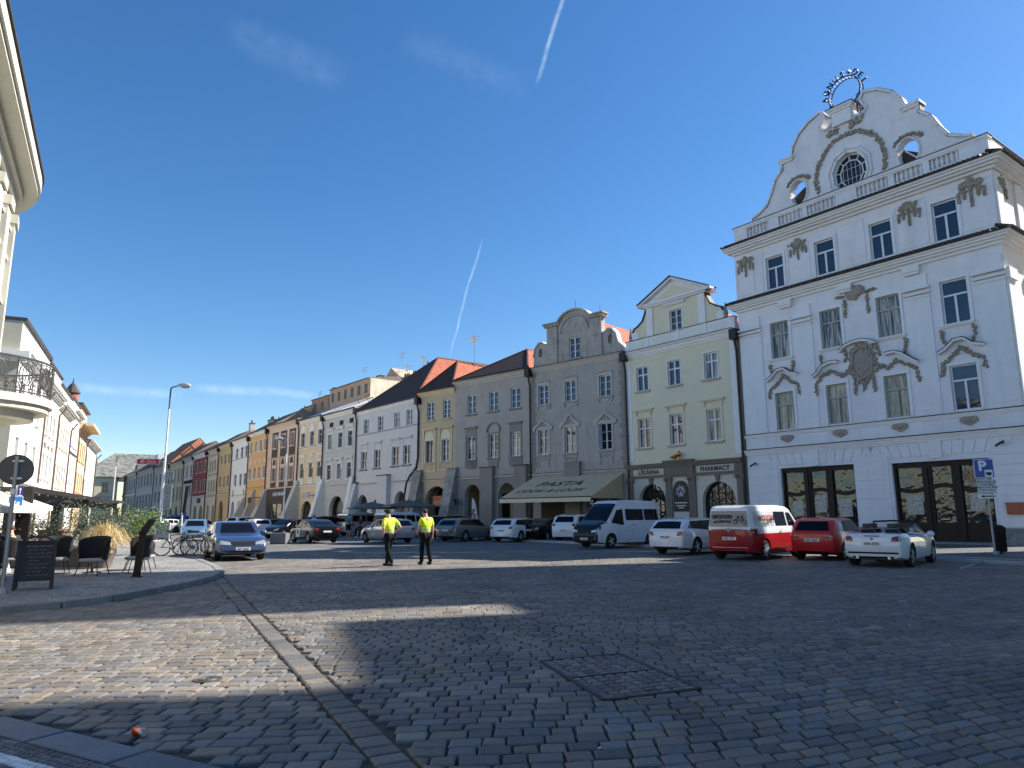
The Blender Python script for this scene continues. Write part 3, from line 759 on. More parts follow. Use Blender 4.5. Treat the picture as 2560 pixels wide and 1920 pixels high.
def pavilion(h, Wd, z, rise, s, D, fm, sm, out=.5):  # fm paints the front slope dark as unlit, sm keeps the lit sides red
    b = MB(); a, c = -.02, Wd + .02; A = (Wd / 2, s, z + rise); B = (Wd / 2, D, z + rise)
    rpoly(b, [(a, -out, z - .02), (c, -out, z - .02), A], 0); rpoly(b, [(c, -out, z - .02), (c, D, z - .02), B, A], 1); rpoly(b, [(a, D, z - .02), (a, -out, z - .02), A, B], 1)
    rpoly(b, [(c, D, z - .02), (a, D, z - .02), B], 0); b.poly([(a, -out, z - .06), (a, D, z - .06), (c, D, z - .06), (c, -out, z - .06)], 0)
    o = b.build('roof', [fm, sm], h)
    MB().tube([(a, -out, z), A, B], .10, 6).tube([(c, -out, z), A], .10, 6).build('ridge_tiles', REDT, o, True)
    return o
def ridgeroof(h, Wd, z, rise, s, D, fm, x0=0, back=None, out=.5):
    b = MB(); A, B = (x0, s, z + rise), (Wd, s, z + rise)
    rpoly(b, [(x0, -out, z - .02), (Wd, -out, z - .02), B, A], 0); rpoly(b, [(Wd, D, z - .02), (x0, D, z - .02), A, B], 1)
    b.poly([(x0, -out, z - .02), A, (x0, D, z - .02)], 2); b.poly([(Wd, D, z - .02), B, (Wd, -out, z - .02)], 2); b.poly([(x0, -out, z - .05), (x0, D, z - .05), (Wd, D, z - .05), (Wd, -out, z - .05)], 2)
    return b.build('roof', [fm, back or fm, ORT if fm is ORT else GBL], h)
GBL = plaster('dull_gable_render', (.20, .17, .15), .2)
def gableroof(h, Wd, z, rise, D, m, y0=.35):
    b = MB(); A, B = (Wd / 2, y0, z + rise), (Wd / 2, D, z + rise)
    rpoly(b, [(Wd, y0, z), (Wd, D, z), B, A]); rpoly(b, [(0, D, z), (0, y0, z), A, B]); b.poly([(0, y0, z), (Wd, y0, z), A], 1); b.poly([(Wd, D, z), (0, D, z), B], 1)
    return b.build('roof', [m, CHIM], h)
def chimney(rf, x, y, z0, z1, w=.9, d=.6, mt=None, pots=0):
    b = MB().box(x - w / 2, x + w / 2, y - d / 2, y + d / 2, z0, z1).box(x - w / 2 - .08, x + w / 2 + .08, y - d / 2 - .08, y + d / 2 + .08, z1, z1 + .12, 1)
    for k in range(pots): b.cyl((x - w / 3 + k * .4, y, z1 + .1), (x - w / 3 + k * .4, y, z1 + .7), .11, .09, 8, 1)
    return b.build('chimney', [mt or CHIM, LEDGET], rf)
def aerial(rf, x, y, z0, z1, dish=False, arms=3):
    b = MB().cyl((x, y, z0), (x, y, z1), .03, n=6)
    for k in range(arms):
        z = z1 - .25 - .28 * k; L = .9 - .15 * k; b.cyl((x - L, y, z), (x + L, y, z), .018, n=4)
        for j in range(5): b.cyl((x - L + L * j / 2, y - .2, z), (x - L + L * j / 2, y + .2, z), .010, n=4)
    o = b.build('aerial', mat('aerial_metal', (.25, .25, .27), .5, metal=.6), rf)
    if dish:
        MB().lathe([(.02, 0), (.25, .03), (.42, .11), (.43, .12), (.25, .05), (.02, .03)], n=14, ax='y').build('dish', mat('white_dish', (.75, .75, .75), .5), o, True).location = (x, y - .35, z1 - .5)
    return o
PTS = [(24.0, 35.1), (15.1, 47.1), (8.9, 54.8), (1.7, 61.4), (-5.4, 67.9), (-9.2, 71.5), (-17.8, 82.4), (-23.5, 89.6), (-28.4, 95.8), (-35.6, 104.8), (-41.2, 112.8), (-47.2, 121.6), (-52.6, 129.5), (-57.7, 136.9), (-64.5, 146.6), (-70.1, 154.6), (-79.3, 167.5), (-90.6, 183.3), (-107, 206.7), (-123.2, 229.9)]
def base(L, Rr, label, group=None, name='town_house', cat='building'):
    W_ = math.dist(L, Rr); h = empty(name, (L[0], L[1], 0), math.atan2(Rr[1] - L[1], Rr[0] - L[0]), label, cat, group)
    return h, W_
GRP = 'houses in a row along the square'

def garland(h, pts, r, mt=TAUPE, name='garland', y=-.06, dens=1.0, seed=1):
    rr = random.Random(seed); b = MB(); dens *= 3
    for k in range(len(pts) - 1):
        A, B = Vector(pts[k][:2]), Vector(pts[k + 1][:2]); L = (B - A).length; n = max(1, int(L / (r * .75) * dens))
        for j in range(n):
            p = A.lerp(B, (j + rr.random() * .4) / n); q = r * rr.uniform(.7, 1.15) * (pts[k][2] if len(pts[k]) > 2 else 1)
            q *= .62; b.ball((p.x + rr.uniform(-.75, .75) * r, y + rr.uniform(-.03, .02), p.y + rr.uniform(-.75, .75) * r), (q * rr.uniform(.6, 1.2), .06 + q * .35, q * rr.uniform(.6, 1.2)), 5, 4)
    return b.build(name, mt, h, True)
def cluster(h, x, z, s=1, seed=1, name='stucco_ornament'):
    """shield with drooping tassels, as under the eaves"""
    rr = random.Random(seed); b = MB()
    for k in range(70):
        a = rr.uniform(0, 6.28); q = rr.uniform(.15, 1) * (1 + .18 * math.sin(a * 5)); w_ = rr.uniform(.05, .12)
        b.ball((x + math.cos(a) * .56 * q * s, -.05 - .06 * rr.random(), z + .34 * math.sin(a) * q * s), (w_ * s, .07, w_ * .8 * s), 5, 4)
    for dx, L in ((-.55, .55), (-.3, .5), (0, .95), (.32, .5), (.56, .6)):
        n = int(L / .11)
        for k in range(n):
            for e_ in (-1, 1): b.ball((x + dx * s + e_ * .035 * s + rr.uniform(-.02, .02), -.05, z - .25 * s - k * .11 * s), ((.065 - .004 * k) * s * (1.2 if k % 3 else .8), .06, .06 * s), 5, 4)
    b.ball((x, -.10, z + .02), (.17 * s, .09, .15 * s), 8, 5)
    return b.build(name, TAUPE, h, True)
def tile_ledge(h, x0, x1, z, out, ret=None):
    """row of roof tiles capping a cornice"""
    b = MB(); n = int((x1 - x0) / .24)
    b.hexa([(x0, -out - .12, z - .03), (x1, -out - .12, z - .03), (x1, .02, z - .03), (x0, .02, z - .03)], [(x0, -out - .12, z + .03), (x1, -out - .12, z + .03), (x1, .02, z + .30), (x0, .02, z + .30)])
    for k in range(n + 1):
        x = x0 + k * (x1 - x0) / n; b.tube([(x, -out - .17, z + .03), (x, .0, z + .34)], .085, 6)
    if ret:
        b.hexa([(x1 - .02, -out - .12, z - .03), (x1 + out + .12, -out - .12, z - .03), (x1 + out + .12, ret, z - .03), (x1 - .02, ret, z - .03)], [(x1 - .02, -.02, z + .30), (x1 + out + .12, -out - .12, z + .03), (x1 + out + .12, ret, z + .03), (x1 - .02, ret, z + .30)])
        m = int(ret / .24)
        for k in range(-2, m): b.tube([(x1 + out + .17, k * .24, z + .03), (x1, k * .24, z + .34)], .085, 6)
    return b.build('tile_ledge', LEDGET, h, True)

# ---- white corner building with the scrolled gable
h, Wd = base((15.1, 47.1), (24.42, 34.53), 'tall white corner house with a scrolled baroque gable and an open metal wreath of letters', None, 'corner_house')
Wd = 15.95; DW = 16
wx = [3.26, 6.68, 10.1, 13.53]; TOP = 19.45
ops = []
for x in wx: ops += [(x - .62, x + .62, 15.95, 18.1, 0), (x - .65, x + .65, 11.35, 13.7, 0), (x - .64, x + .64, 6.8, 9.15, 0)]
ops += [(2.6, 7.3, .15, 4.42, 0), (9.42, 14.2, .15, 4.32, 0)]
wallmb(Wd, TOP, DW, ops, .3, x0=.25).build('wall', WHITE, h)
for i, x in enumerate(wx):
    window(h, x, 15.95, 1.24, 2.15, 'T', WFRAME, PANEB, sl=False, sur='flat', sm=WHITE2)
    window(h, x, 11.35, 1.30, 2.35, 'T', TFRAME if i < 3 else WFRAME, [PANEK, PANEK, PANEK, PANEB][i], 'flat', WHITE2, slm=WHITE2)
    window(h, x, 6.8, 1.28, 2.35, 'T', TFRAME if i < 3 else WFRAME, [PANEC, PANEC, PANEC, PANEB][i], 'flat', WHITE2, sl=False)
# cornices wrap the corner
def wrapc(z, prof, x0=.2, name='cornice', mt=WHITE2):
    b = MB()
    for o, z0, z1 in prof: b.box(x0 - (o if o > .3 else 0) * .6, Wd + o, -o, DW, z + z0, z + z1)
    return b.build(name, mt, h)
wrapc(TOP, [(.72, -.12, -.01), (.6, -.24, -.12), (.42, -.36, -.24), (.2, -.5, -.36)]); tile_ledge(h, -.15, Wd, TOP + .02, .68, DW)
wrapc(15.45, [(.62, -.12, -.01), (.5, -.24, -.12), (.34, -.36, -.24), (.16, -.52, -.36)]); tile_ledge(h, -.15, Wd, 15.46, .58, DW)
wrapc(6.66, [(.1, -.10, 0), (.06, -.2, -.1)], name='string_course'); wrapc(5.68, [(.22, -.1, 0), (.14, -.22, -.1), (.08, -.34, -.22)], name='string_course')
MB().box(.2, Wd + .27, -.27, .02, 5.68, 5.73).box(.2, Wd + .14, -.14, .02, 6.66, 6.70).build('lead_flashing', PIPE, h)
for x in (3.9, 7.8, 11.6): # blocks under the middle cornice
    MB().box(x - .45, x + .45, -.30, 0.02, 14.6, 14.9).box(x - .4, x + .4, -.22, 0.02, 14.45, 14.6).build('cornice_bracket', WHITE2, h)
# parapet with balusters, set on the top cornice
b = MB(); z0, z1 = TOP + .3, 20.92
b.box(.35, Wd, .02, .42, z0, z0 + .28).box(.3, Wd + .05, -.04, .48, z1 - .16, z1).box(.33, Wd + .02, 0, .45, z1 - .26, z1 - .16)
piers = [(.35, 1.35), (3.0, 3.75), (5.45, 5.75), (7.65, 8.95), (10.8, 11.15), (12.7, 13.05), (14.55, Wd)]
for a, c in piers: b.box(a, c, .021, .40, z0 + .28, z1 - .26)
b.box(Wd - .40, Wd - .001, .42, DW, z0 - .3, z1 - .02).box(.45, Wd - .1, .30, .38, z0 + .28, z1 - .26)
b.build('parapet', WHITE, h)
MB().box(.25, Wd + .09, -.08, .5, z1, z1 + .04).box(Wd - .46, Wd + .06, .5, DW, z1 - .02, z1 + .02).build('coping', LEDGET, h)
for k in range(len(piers) - 1):
    b = MB(); a, c = piers[k][1], piers[k + 1][0]; n = max(3, int((c - a) / .25))
    for j in range(n):
        x = a + (c - a) * (j + .5) / n; b.lathe([(.06, 0), (.06, .05), (.035, .09), (.085, .26), (.05, .46), (.035, .56), (.06, .62), (.06, .67)], (x, .14, z0 + .28), 8)
    b.build('balustrade', WHITE2, h, True)
# gable
half = [(0, 21.0), (1.55, 21.0), (1.55, 21.35), (2.05, 21.5), (2.7, 21.85), (3.15, 22.6), (3.5, 23.4), (4.05, 23.95), (4.05, 24.45), (4.75, 24.55), (4.95, 25.2), (5.4, 25.85), (6.1, 26.35), (6.9, 26.62), (7.1, 26.3), (6.95, 25.9), (6.75, 25.7), (6.85, 25.42), (7.15, 25.25), (7.5, 25.35), (7.68, 25.75)]
GC = 8.32
left = half[1:]; right = [(2 * GC - x, z) for x, z in left[::-1]]
outer = [(1.55, TOP + .3)] + left + right + [(2 * GC - 1.55, TOP + .3)]
octo = [(GC + .12 + 1.08 * math.cos(R(22.5 + 36 * k)), 22.0 + 1.28 * math.sin(R(22.5 + 36 * k))) for k in range(10)][::-1]
ovl = [[(x + .56 * math.cos(R(a)), z + .82 * math.sin(R(a))) for a in range(0, 360, 24)][::-1] for x, z in ((5.02, 22.0), (11.86, 21.82))]
b = MB(); b.plate(outer, [octo] + ovl, .55, 1.0); b.build('gable', WHITE, h)
def rim(path, t, y0, y1, mt, par, name):
    b = MB(); n = len(path)
    for k in range(n - 1):
        A, B = Vector(path[k]), Vector(path[k + 1]); d = (B - A); 
        if d.length < 1e-3: continue
        d.normalize(); nn = Vector((-d.y, d.x)) * t; A2, B2 = A - d * t * .35, B + d * t * .35
        b.hexa([(A2.x, y0, A2.y), (B2.x, y0, B2.y), (B2.x, y1, B2.y), (A2.x, y1, A2.y)], [(A2.x + nn.x, y0, A2.y + nn.y), (B2.x + nn.x, y0, B2.y + nn.y), (B2.x + nn.x, y1, B2.y + nn.y), (A2.x + nn.x, y1, A2.y + nn.y)])
    return b.build(name, mt, par)
rim(outer[2:22], .14, .43, 1.08, WHITE2, h, 'gable_moulding'); rim(outer[22:-2], .14, .43, 1.08, WHITE2, h, 'gable_moulding')
rim(outer[2:15], .17, .47, 1.04, LEDGET, h, 'lead_edge'); rim(outer[-16:-3], .17, .47, 1.04, LEDGET, h, 'lead_edge')
for s in (-1, 1):
    x = GC + s * 3.95; MB().box(x - .55, x + .55, .3, 1.15, 24.46, 24.62).box(x - .45, x + .45, .38, 1.1, 24.3, 24.46).build('gable_moulding', WHITE2, h)
MB().box(7.72, 8.92, .3, 1.3, 25.2, 26.05).box(7.58, 9.06, .2, 1.4, 26.05, 26.2).box(7.5, 9.14, .12, 1.45, 26.2, 26.34).build('pedestal', WHITE2, h)
MB().box(7.46, 9.18, .08, 1.5, 26.34, 26.38).build('lead_edge', LEDGET, h)
for r_, t_ in ((1.18, .1), (1.42, .08)):
    p = [(GC + .12 + r_ * math.cos(R(22.5 + 36 * k)), 22.0 + (r_ + .2) * math.sin(R(22.5 + 36 * k))) for k in range(11)]; rim(p, t_, .43, .57, WHITE2, h, 'window_moulding')
for x, z in ((5.02, 22.0), (11.86, 21.82)): rim([(x + .66 * math.cos(R(a)), z + .92 * math.sin(R(a))) for a in range(0, 361, 20)], .08, .45, .57, WHITE2, h, 'window_moulding')
ow = MB().prism(octo[::-1], .80, .83).build('rose_window', mat('dark_leaded_glass', (.012, .012, .014), .3), h)
b = MB(); c0, z0_ = GC + .12, 22.0
ring = lambda r: [(c0 + r * math.cos(R(22.5 + 36 * k)), .76, z0_ + (r + .2 * r / 1.08) * math.sin(R(22.5 + 36 * k))) for k in range(10)]
for r_, wd in ((1.04, .05), (.72, .05)):
    q = ring(r_)
    for k in range(10): b.beam(q[k], q[(k + 1) % 10], .05, .07)
q1, q2 = ring(.72), ring(1.04)
for k in range(10): b.beam(q1[k], q2[k], .05, .06)
for k in range(-2, 3): b.box(c0 + k * .26 - .01, c0 + k * .26 + .01, .74, .77, z0_ - .75 + abs(k) * .1, z0_ + .75 - abs(k) * .1)
for k in (-1, 1): b.box(c0 - .65, c0 + .65, .74, .77, z0_ + k * .32 - .01, z0_ + k * .32 + .01)
b.build('glazing_bars', WFRAME, ow)
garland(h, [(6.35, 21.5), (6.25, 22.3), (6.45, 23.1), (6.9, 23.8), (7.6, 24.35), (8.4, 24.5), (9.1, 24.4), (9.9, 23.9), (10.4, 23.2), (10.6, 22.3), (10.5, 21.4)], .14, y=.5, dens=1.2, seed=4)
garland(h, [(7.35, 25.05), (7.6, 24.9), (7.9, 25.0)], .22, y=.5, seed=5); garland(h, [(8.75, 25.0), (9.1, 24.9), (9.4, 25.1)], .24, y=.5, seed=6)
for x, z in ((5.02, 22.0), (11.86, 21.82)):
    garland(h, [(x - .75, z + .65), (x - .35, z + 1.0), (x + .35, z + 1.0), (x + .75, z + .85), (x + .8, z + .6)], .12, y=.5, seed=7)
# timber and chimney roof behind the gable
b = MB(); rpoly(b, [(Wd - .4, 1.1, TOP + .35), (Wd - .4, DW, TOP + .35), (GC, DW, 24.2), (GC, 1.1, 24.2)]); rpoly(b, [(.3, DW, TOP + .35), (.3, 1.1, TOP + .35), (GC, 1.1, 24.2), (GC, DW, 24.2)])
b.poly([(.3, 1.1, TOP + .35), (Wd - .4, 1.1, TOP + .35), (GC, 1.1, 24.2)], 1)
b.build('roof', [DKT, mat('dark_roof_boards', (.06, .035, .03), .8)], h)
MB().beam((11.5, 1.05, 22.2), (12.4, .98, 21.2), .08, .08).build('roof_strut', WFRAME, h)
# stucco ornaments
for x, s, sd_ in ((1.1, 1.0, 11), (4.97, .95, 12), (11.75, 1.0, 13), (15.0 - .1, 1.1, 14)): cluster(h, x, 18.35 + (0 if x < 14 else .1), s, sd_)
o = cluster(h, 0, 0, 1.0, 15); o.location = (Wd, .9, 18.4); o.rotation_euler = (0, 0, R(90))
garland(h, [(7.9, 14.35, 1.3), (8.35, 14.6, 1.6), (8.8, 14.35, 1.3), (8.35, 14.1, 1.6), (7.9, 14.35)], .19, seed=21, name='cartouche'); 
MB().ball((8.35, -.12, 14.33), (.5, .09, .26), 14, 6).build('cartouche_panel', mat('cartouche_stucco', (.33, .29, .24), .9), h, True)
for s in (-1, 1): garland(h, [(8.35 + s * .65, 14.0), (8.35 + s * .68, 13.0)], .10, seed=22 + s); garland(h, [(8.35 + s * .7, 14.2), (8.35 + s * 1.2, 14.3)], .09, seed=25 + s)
b = MB()
for p in ([(7.15, 10.95), (7.5, 11.25), (8.0, 11.38), (8.45, 11.42), (8.9, 11.33), (9.3, 11.12)], [(5.35, 9.72), (5.7, 9.95), (6.0, 10.3), (6.5, 10.45), (7.0, 10.42)], [(9.75, 10.35), (10.3, 10.4), (10.75, 10.2), (11.1, 9.9), (11.5, 9.6)], [(2.2, 9.95), (2.55, 10.15), (3.0, 10.55), (3.5, 10.6), (3.95, 10.25), (4.4, 10.1)], [(12.5, 9.85), (12.9, 10.05), (13.3, 10.42), (13.8, 10.45), (14.2, 10.1), (14.7, 9.95)]):
    b = MB()
    for k in range(len(p) - 1): b.beam((p[k][0], -.16, p[k][1]), (p[k + 1][0], -.16, p[k + 1][1]), .34, .13)
    b.build('hood_moulding', WHITE2, h)
b = MB()
for p in ([(7.15, 11.03), (7.5, 11.33), (8.0, 11.46), (8.45, 11.5), (8.9, 11.41), (9.3, 11.2)], [(5.35, 9.8), (5.7, 10.03), (6.0, 10.38), (6.5, 10.53), (7.0, 10.5)], [(9.75, 10.43), (10.3, 10.48), (10.75, 10.28), (11.1, 9.98), (11.5, 9.68)], [(2.2, 10.03), (2.55, 10.23), (3.0, 10.63), (3.5, 10.68), (3.95, 10.33), (4.4, 10.18)], [(12.5, 9.93), (12.9, 10.13), (13.3, 10.5), (13.8, 10.53), (14.2, 10.18), (14.7, 10.03)]):
    b = MB()
    for k in range(len(p) - 1): b.beam((p[k][0], -.17, p[k][1]), (p[k + 1][0], -.17, p[k + 1][1]), .36, .035)
    b.build('lead_edge', PIPE, h)
for pts, sd_ in (([(5.45, 8.7), (5.5, 9.3), (5.9, 9.75), (6.55, 9.95), (7.2, 9.55), (7.75, 9.95)], 31), ([(9.2, 9.9), (9.8, 9.55), (10.25, 9.95), (10.8, 9.6), (11.3, 9.35), (11.4, 8.6)], 32), ([(2.25, 8.85), (2.35, 9.4), (2.9, 9.75), (3.3, 10.2), (3.8, 9.8), (4.3, 9.45), (4.35, 8.9)], 33), ([(12.55, 8.7), (12.65, 9.3), (13.1, 9.6), (13.55, 10.05), (14.0, 9.65), (14.55, 9.35), (14.6, 8.8)], 34)): garland(h, pts, .12, seed=sd_, dens=1.15)
garland(h, [(7.85, 10.9, 1.3), (7.75, 10.2, 1.2), (7.7, 9.6, 1.2), (8.1, 9.2, 1.2), (8.45, 8.95), (8.85, 9.25, 1.2), (9.15, 9.7, 1.2), (9.05, 10.4, 1.2), (8.95, 11.0, 1.3), (8.4, 11.15, 1.3), (7.85, 10.9)], .15, seed=35, name='cartouche')
cq = MB().ball((8.42, -.08, 10.1), (.58, .10, .88), 16, 8); rq_ = random.Random(2)
for k in range(34): cq.ball((8.42 + rq_.gauss(0, .2), -.17, 10.1 + rq_.gauss(0, .33)), (rq_.uniform(.03, .09), .04, rq_.uniform(.04, .12)), 5, 4)
cq.tube([(8.42 + .6 * math.cos(R(a)) * (1 + .06 * math.sin(R(a * 6))), -.14, 10.1 + .9 * math.sin(R(a)) * (1 + .05 * math.sin(R(a * 6)))) for a in range(0, 360, 12)], .06, 6, closed=True)
cq.build('cartouche_panel', MATS['cartouche_stucco'], h, True)
for s in (-1, 1): garland(h, [(8.42 + s * .55, 9.2), (8.42 + s * .55, 8.4)], .10, seed=37 + s)
garland(h, [(8.42, 9.0), (8.42, 8.55)], .12, seed=39)
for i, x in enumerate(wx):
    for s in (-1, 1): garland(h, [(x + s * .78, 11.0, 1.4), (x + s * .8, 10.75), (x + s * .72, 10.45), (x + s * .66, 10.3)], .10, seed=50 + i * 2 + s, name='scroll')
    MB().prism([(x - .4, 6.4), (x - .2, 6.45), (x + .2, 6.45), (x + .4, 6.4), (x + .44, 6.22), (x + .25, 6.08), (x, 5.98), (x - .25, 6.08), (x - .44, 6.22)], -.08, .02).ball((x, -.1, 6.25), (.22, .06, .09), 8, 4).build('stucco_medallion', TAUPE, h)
# pilasters
for a, c in ((.35, 1.95), (4.25, 5.5), (11.1, 12.35), (14.55, Wd - .02)):
    b = MB().box(a, c, -.06, .02, 6.72, 13.1)
    for z, o in ((13.1, .12), (13.3, .2), (13.55, .28)): b.box(a - o / 3, c + o / 3, -o, .02, z, z + .12)
    b.box(a + .05, c - .05, -.09, .02, 13.68, 14.4).box(a + .15, c - .15, -.085, .02, 7.0, 7.1).build('pilaster', WHITE2, h)
for a, c in ((.35, 1.7), (2.35, 2.52), (4.2, 5.7), (7.5, 9.2), (10.95, 12.65), (14.3, Wd - .02)):
    b = MB(); b.box(a, a + .05, -.03, .02, 16.1, 18.6).box(c - .05, c, -.03, .02, 16.1, 18.6).box(a, c, -.03, .02, 18.6, 18.65).box(a, c, -.03, .02, 16.05, 16.1); b.build('wall_panel', WHITE2, h)
b = MB()
for a, c in ((Wd, Wd + .1),): 
    for y in (.0, 2.6, 5.2, 9): MB().box(a - .01, c, y + .02, y + .9, 6.72, 13.1).box(a - .01, c + .12, y - .05, y + .97, 13.1, 13.7).box(a - .01, c, y + .05, y + .85, 16, 18.9).build('side_pilaster', WHITE2, h)
# ground floor rustication and the fan of voussoirs
b = MB()
for a, c in ((.27, 2.45), (7.45, 9.27), (14.35, Wd + .03)):
    z = .95
    b = MB()
    while z < 4.6: b.box(a, c, -.045, .02, z, z + .46); z += .5
    b.build('rusticated_pier', WHITE2, h)
b = MB()
for cx in (4.95, 11.8):
    b = MB()
    for k in range(-6, 7):
        x = cx + k * .5; sl = k * .055
        b.hexa([(x - .235, -.05, 4.62), (x + .235, -.05, 4.62), (x + .235, .01, 4.62), (x - .235, .01, 4.62)], [(x - .235 + sl, -.05, 5.28), (x + .235 + sl, -.05, 5.28), (x + .235 + sl, .01, 5.28), (x - .235 + sl, .01, 5.28)])
    b.box(cx - .3, cx + .3, -.12, .02, 4.45, 5.34); b.build('voussoirs', WHITE2, h)
for q in ((.22, 2.6, .02), (7.3, 9.42, .02), (14.2, Wd + .09, DW)): MB().box(q[0], q[1], -.09, q[2], 0, .9).build('plinth', STONE, h)
POST = mat('poster_print', (.5, .47, .4), .6)
def poster_mat():
    m, nt, b_ = nodes_of('photo_poster'); co = add(nt, 'ShaderNodeTexCoord'); n = add(nt, 'ShaderNodeTexVoronoi'); n.inputs['Scale'].default_value = 7
    nt.links.new(co.outputs['Object'], n.inputs['Vector']); r = add(nt, 'ShaderNodeValToRGB'); nt.links.new(n.outputs['Distance'], r.inputs['Fac'])
    n.inputs['Scale'].default_value = 11; r.color_ramp.elements[0].color = (.03, .025, .02, 1); r.color_ramp.elements[1].color = (.55, .5, .42, 1); r.color_ramp.elements[1].position = .6
    nt.links.new(r.outputs[0], b_.inputs['Base Color']); b_.inputs['Roughness'].default_value = .5; MATS['photo_poster'] = m; return m
PM = poster_mat()
def portal(x0, x1, z1, kinds):
    y = .26; n = 3; w = (x1 - x0) / n
    f = MB().box(x0, x1, y, y + .1, .15, .3).box(x0, x1, y - .06, y + .1, z1 - .28, z1)
    for k in range(n + 1): x = x0 + k * w; f.box(max(x0, x - .13), min(x1, x + .13), y - .08, y + .1, .15, z1 - .002)
    for k in range(n):
        a, c = x0 + k * w + .13, x0 + (k + 1) * w - .13; zt = 3.0
        f.box(a, c, y, y + .08, .3, 1.15)
        f.box(a + .2, c - .2, y - .02, y, .45, 1.0)
        m = 8
        for j in range(m):
            xa, xb = a + (c - a) * j / m, a + (c - a) * (j + 1) / m; s = [math.sin(math.pi * t / m) * .14 * (-1 if k == 1 else 1) for t in (j, j + 1)]
            f.hexa([(xa, y, 2.82 - s[0]), (xb, y, 2.82 - s[1]), (xb, y + .08, 2.82 - s[1]), (xa, y + .08, 2.82 - s[0])], [(xa, y, 3.04 - s[0]), (xb, y, 3.04 - s[1]), (xb, y + .08, 3.04 - s[1]), (xa, y + .08, 3.04 - s[0])])
        if kinds[k] == 'd': f.box(a, a + .18, y - .01, y + .08, 1.15, z1 - .28).box(c - .18, c, y - .01, y + .08, 1.15, z1 - .28)
    o = f.build('shopfront', WOOD, h)
    MB().poly([(x0, y + .07, .3), (x1, y + .07, .3), (x1, y + .07, z1 - .2), (x0, y + .07, z1 - .2)]).build('shop_glass', PANEW, o)
    return o
pf = portal(2.6, 7.3, 4.42, 'pdp'); pf2 = portal(9.42, 14.2, 4.32, 'pdp')
for par, x, z, w, hh in ((pf, 3.45, 1.55, .62, .85), (pf, 4.95, 1.75, .62, .95), (pf, 6.45, 1.5, .72, .95), (pf2, 10.3, 1.6, .8, .95), (pf2, 13.35, 1.75, .62, .85)):
    MB().box(x - w / 2, x + w / 2, .315, .322, z, z + hh).box(x - w / 2 - .03, x + w / 2 + .03, .322, .326, z - .03, z + hh + .03, 1).build('poster', [PM, POST], par)
MB().box(11.6, 12.0, .16, .24, 1.3, 1.34).cyl((11.62, .2, 1.32), (11.9, .2, 1.32), .02, n=6).build('handle', mat('brass', (.5, .4, .2), .3, metal=1), pf2)
MB().box(9.2, 14.4, -.5, .2, .08, .2).build('door_step', KERB, h)
# wreath of iron letters above the pedestal
cx_, cz_ = 8.5, 27.3; rr_ = 1.0
wr = MB()
P_ = lambda r, a, y: (cx_ + r * math.cos(R(a)), y, cz_ + r * 1.02 * math.sin(R(a)))
for y in (.62, 1.0):
    for r_ in (rr_, rr_ * 1.22 if 0 else rr_ + .02):
        wr.tube([P_(r_, a, y) for a in range(-62, 243, 8)], .028, 5)
for a in range(-62, 243, 12): wr.beam(P_(rr_, a, .62), P_(rr_, a, 1.0), .03, .03)
for s in (-1, 1):
    for y in (.62, 1.0):
        wr.tube([(cx_ + s * .95, y, 26.95), (cx_ + s * 1.0, y, 25.5)], .03, 5); wr.tube([(cx_ + s * .68, y, 26.6), (cx_ + s * .72, y, 25.6)], .03, 5)
    for k in range(13):
        z = 25.55 + k * .1; wr.beam((cx_ + s * .7, .62, z), (cx_ + s * .97, .62, z + .1), .02, .02); wr.beam((cx_ + s * .97, .62, z), (cx_ + s * .7, .62, z + .1), .02, .02); wr.beam((cx_ + s * .97, .62, z), (cx_ + s * .97, 1.0, z + .1), .02, .02)
wr.cyl((cx_ + .0, .8, cz_ + 1.05), (cx_ + .02, .8, cz_ + 1.75), .02, n=5)
NAVY = mat('navy_iron', (.02, .022, .055), .45, metal=.4)
wo_ = wr.build('letter_wreath', NAVY, h)
for i, ch in enumerate('AGNUS+DEI'):
    a = 175 - i * (175 - 12) / 8
    t_ = text(ch, .50, NAVY, wo_, P_(rr_ + .25, a, .7), (R(90), 0, 0), .03, off=.012)
    t_.rotation_euler = Matrix.Rotation(-R(a - 90), 3, 'Y').to_4x4().to_euler() if 0 else (Matrix.Rotation(R(90 - a), 3, 'Y') @ Matrix.Rotation(R(90), 3, 'X')).to_euler()
for s in (-1, 1): garland(wo_, [(cx_ + s * 1.08, 26.6), (cx_ + s * .98, 25.75)], .07, NAVY, 'iron_leaves', y=.8, seed=60 + s)
# cameras, letter box
for x, z in ((.95, 4.75), (14.9, 4.95)):
    MB().beam((x, -.02, z), (x + .05, -.28, z + .1), .05, .05).beam((x - .2, -.45, z - .12), (x + .12, -.25, z + .12), .09, .1).build('security_camera', IRON, h)
MB().box(14.75, 15.6, -.2, -.09, 1.55, 2.1).box(14.72, 15.62, -.23, -.09, 2.05, 2.12).build('letter_box', mat('rust_red_board', (.36, .10, .05), .6), h)

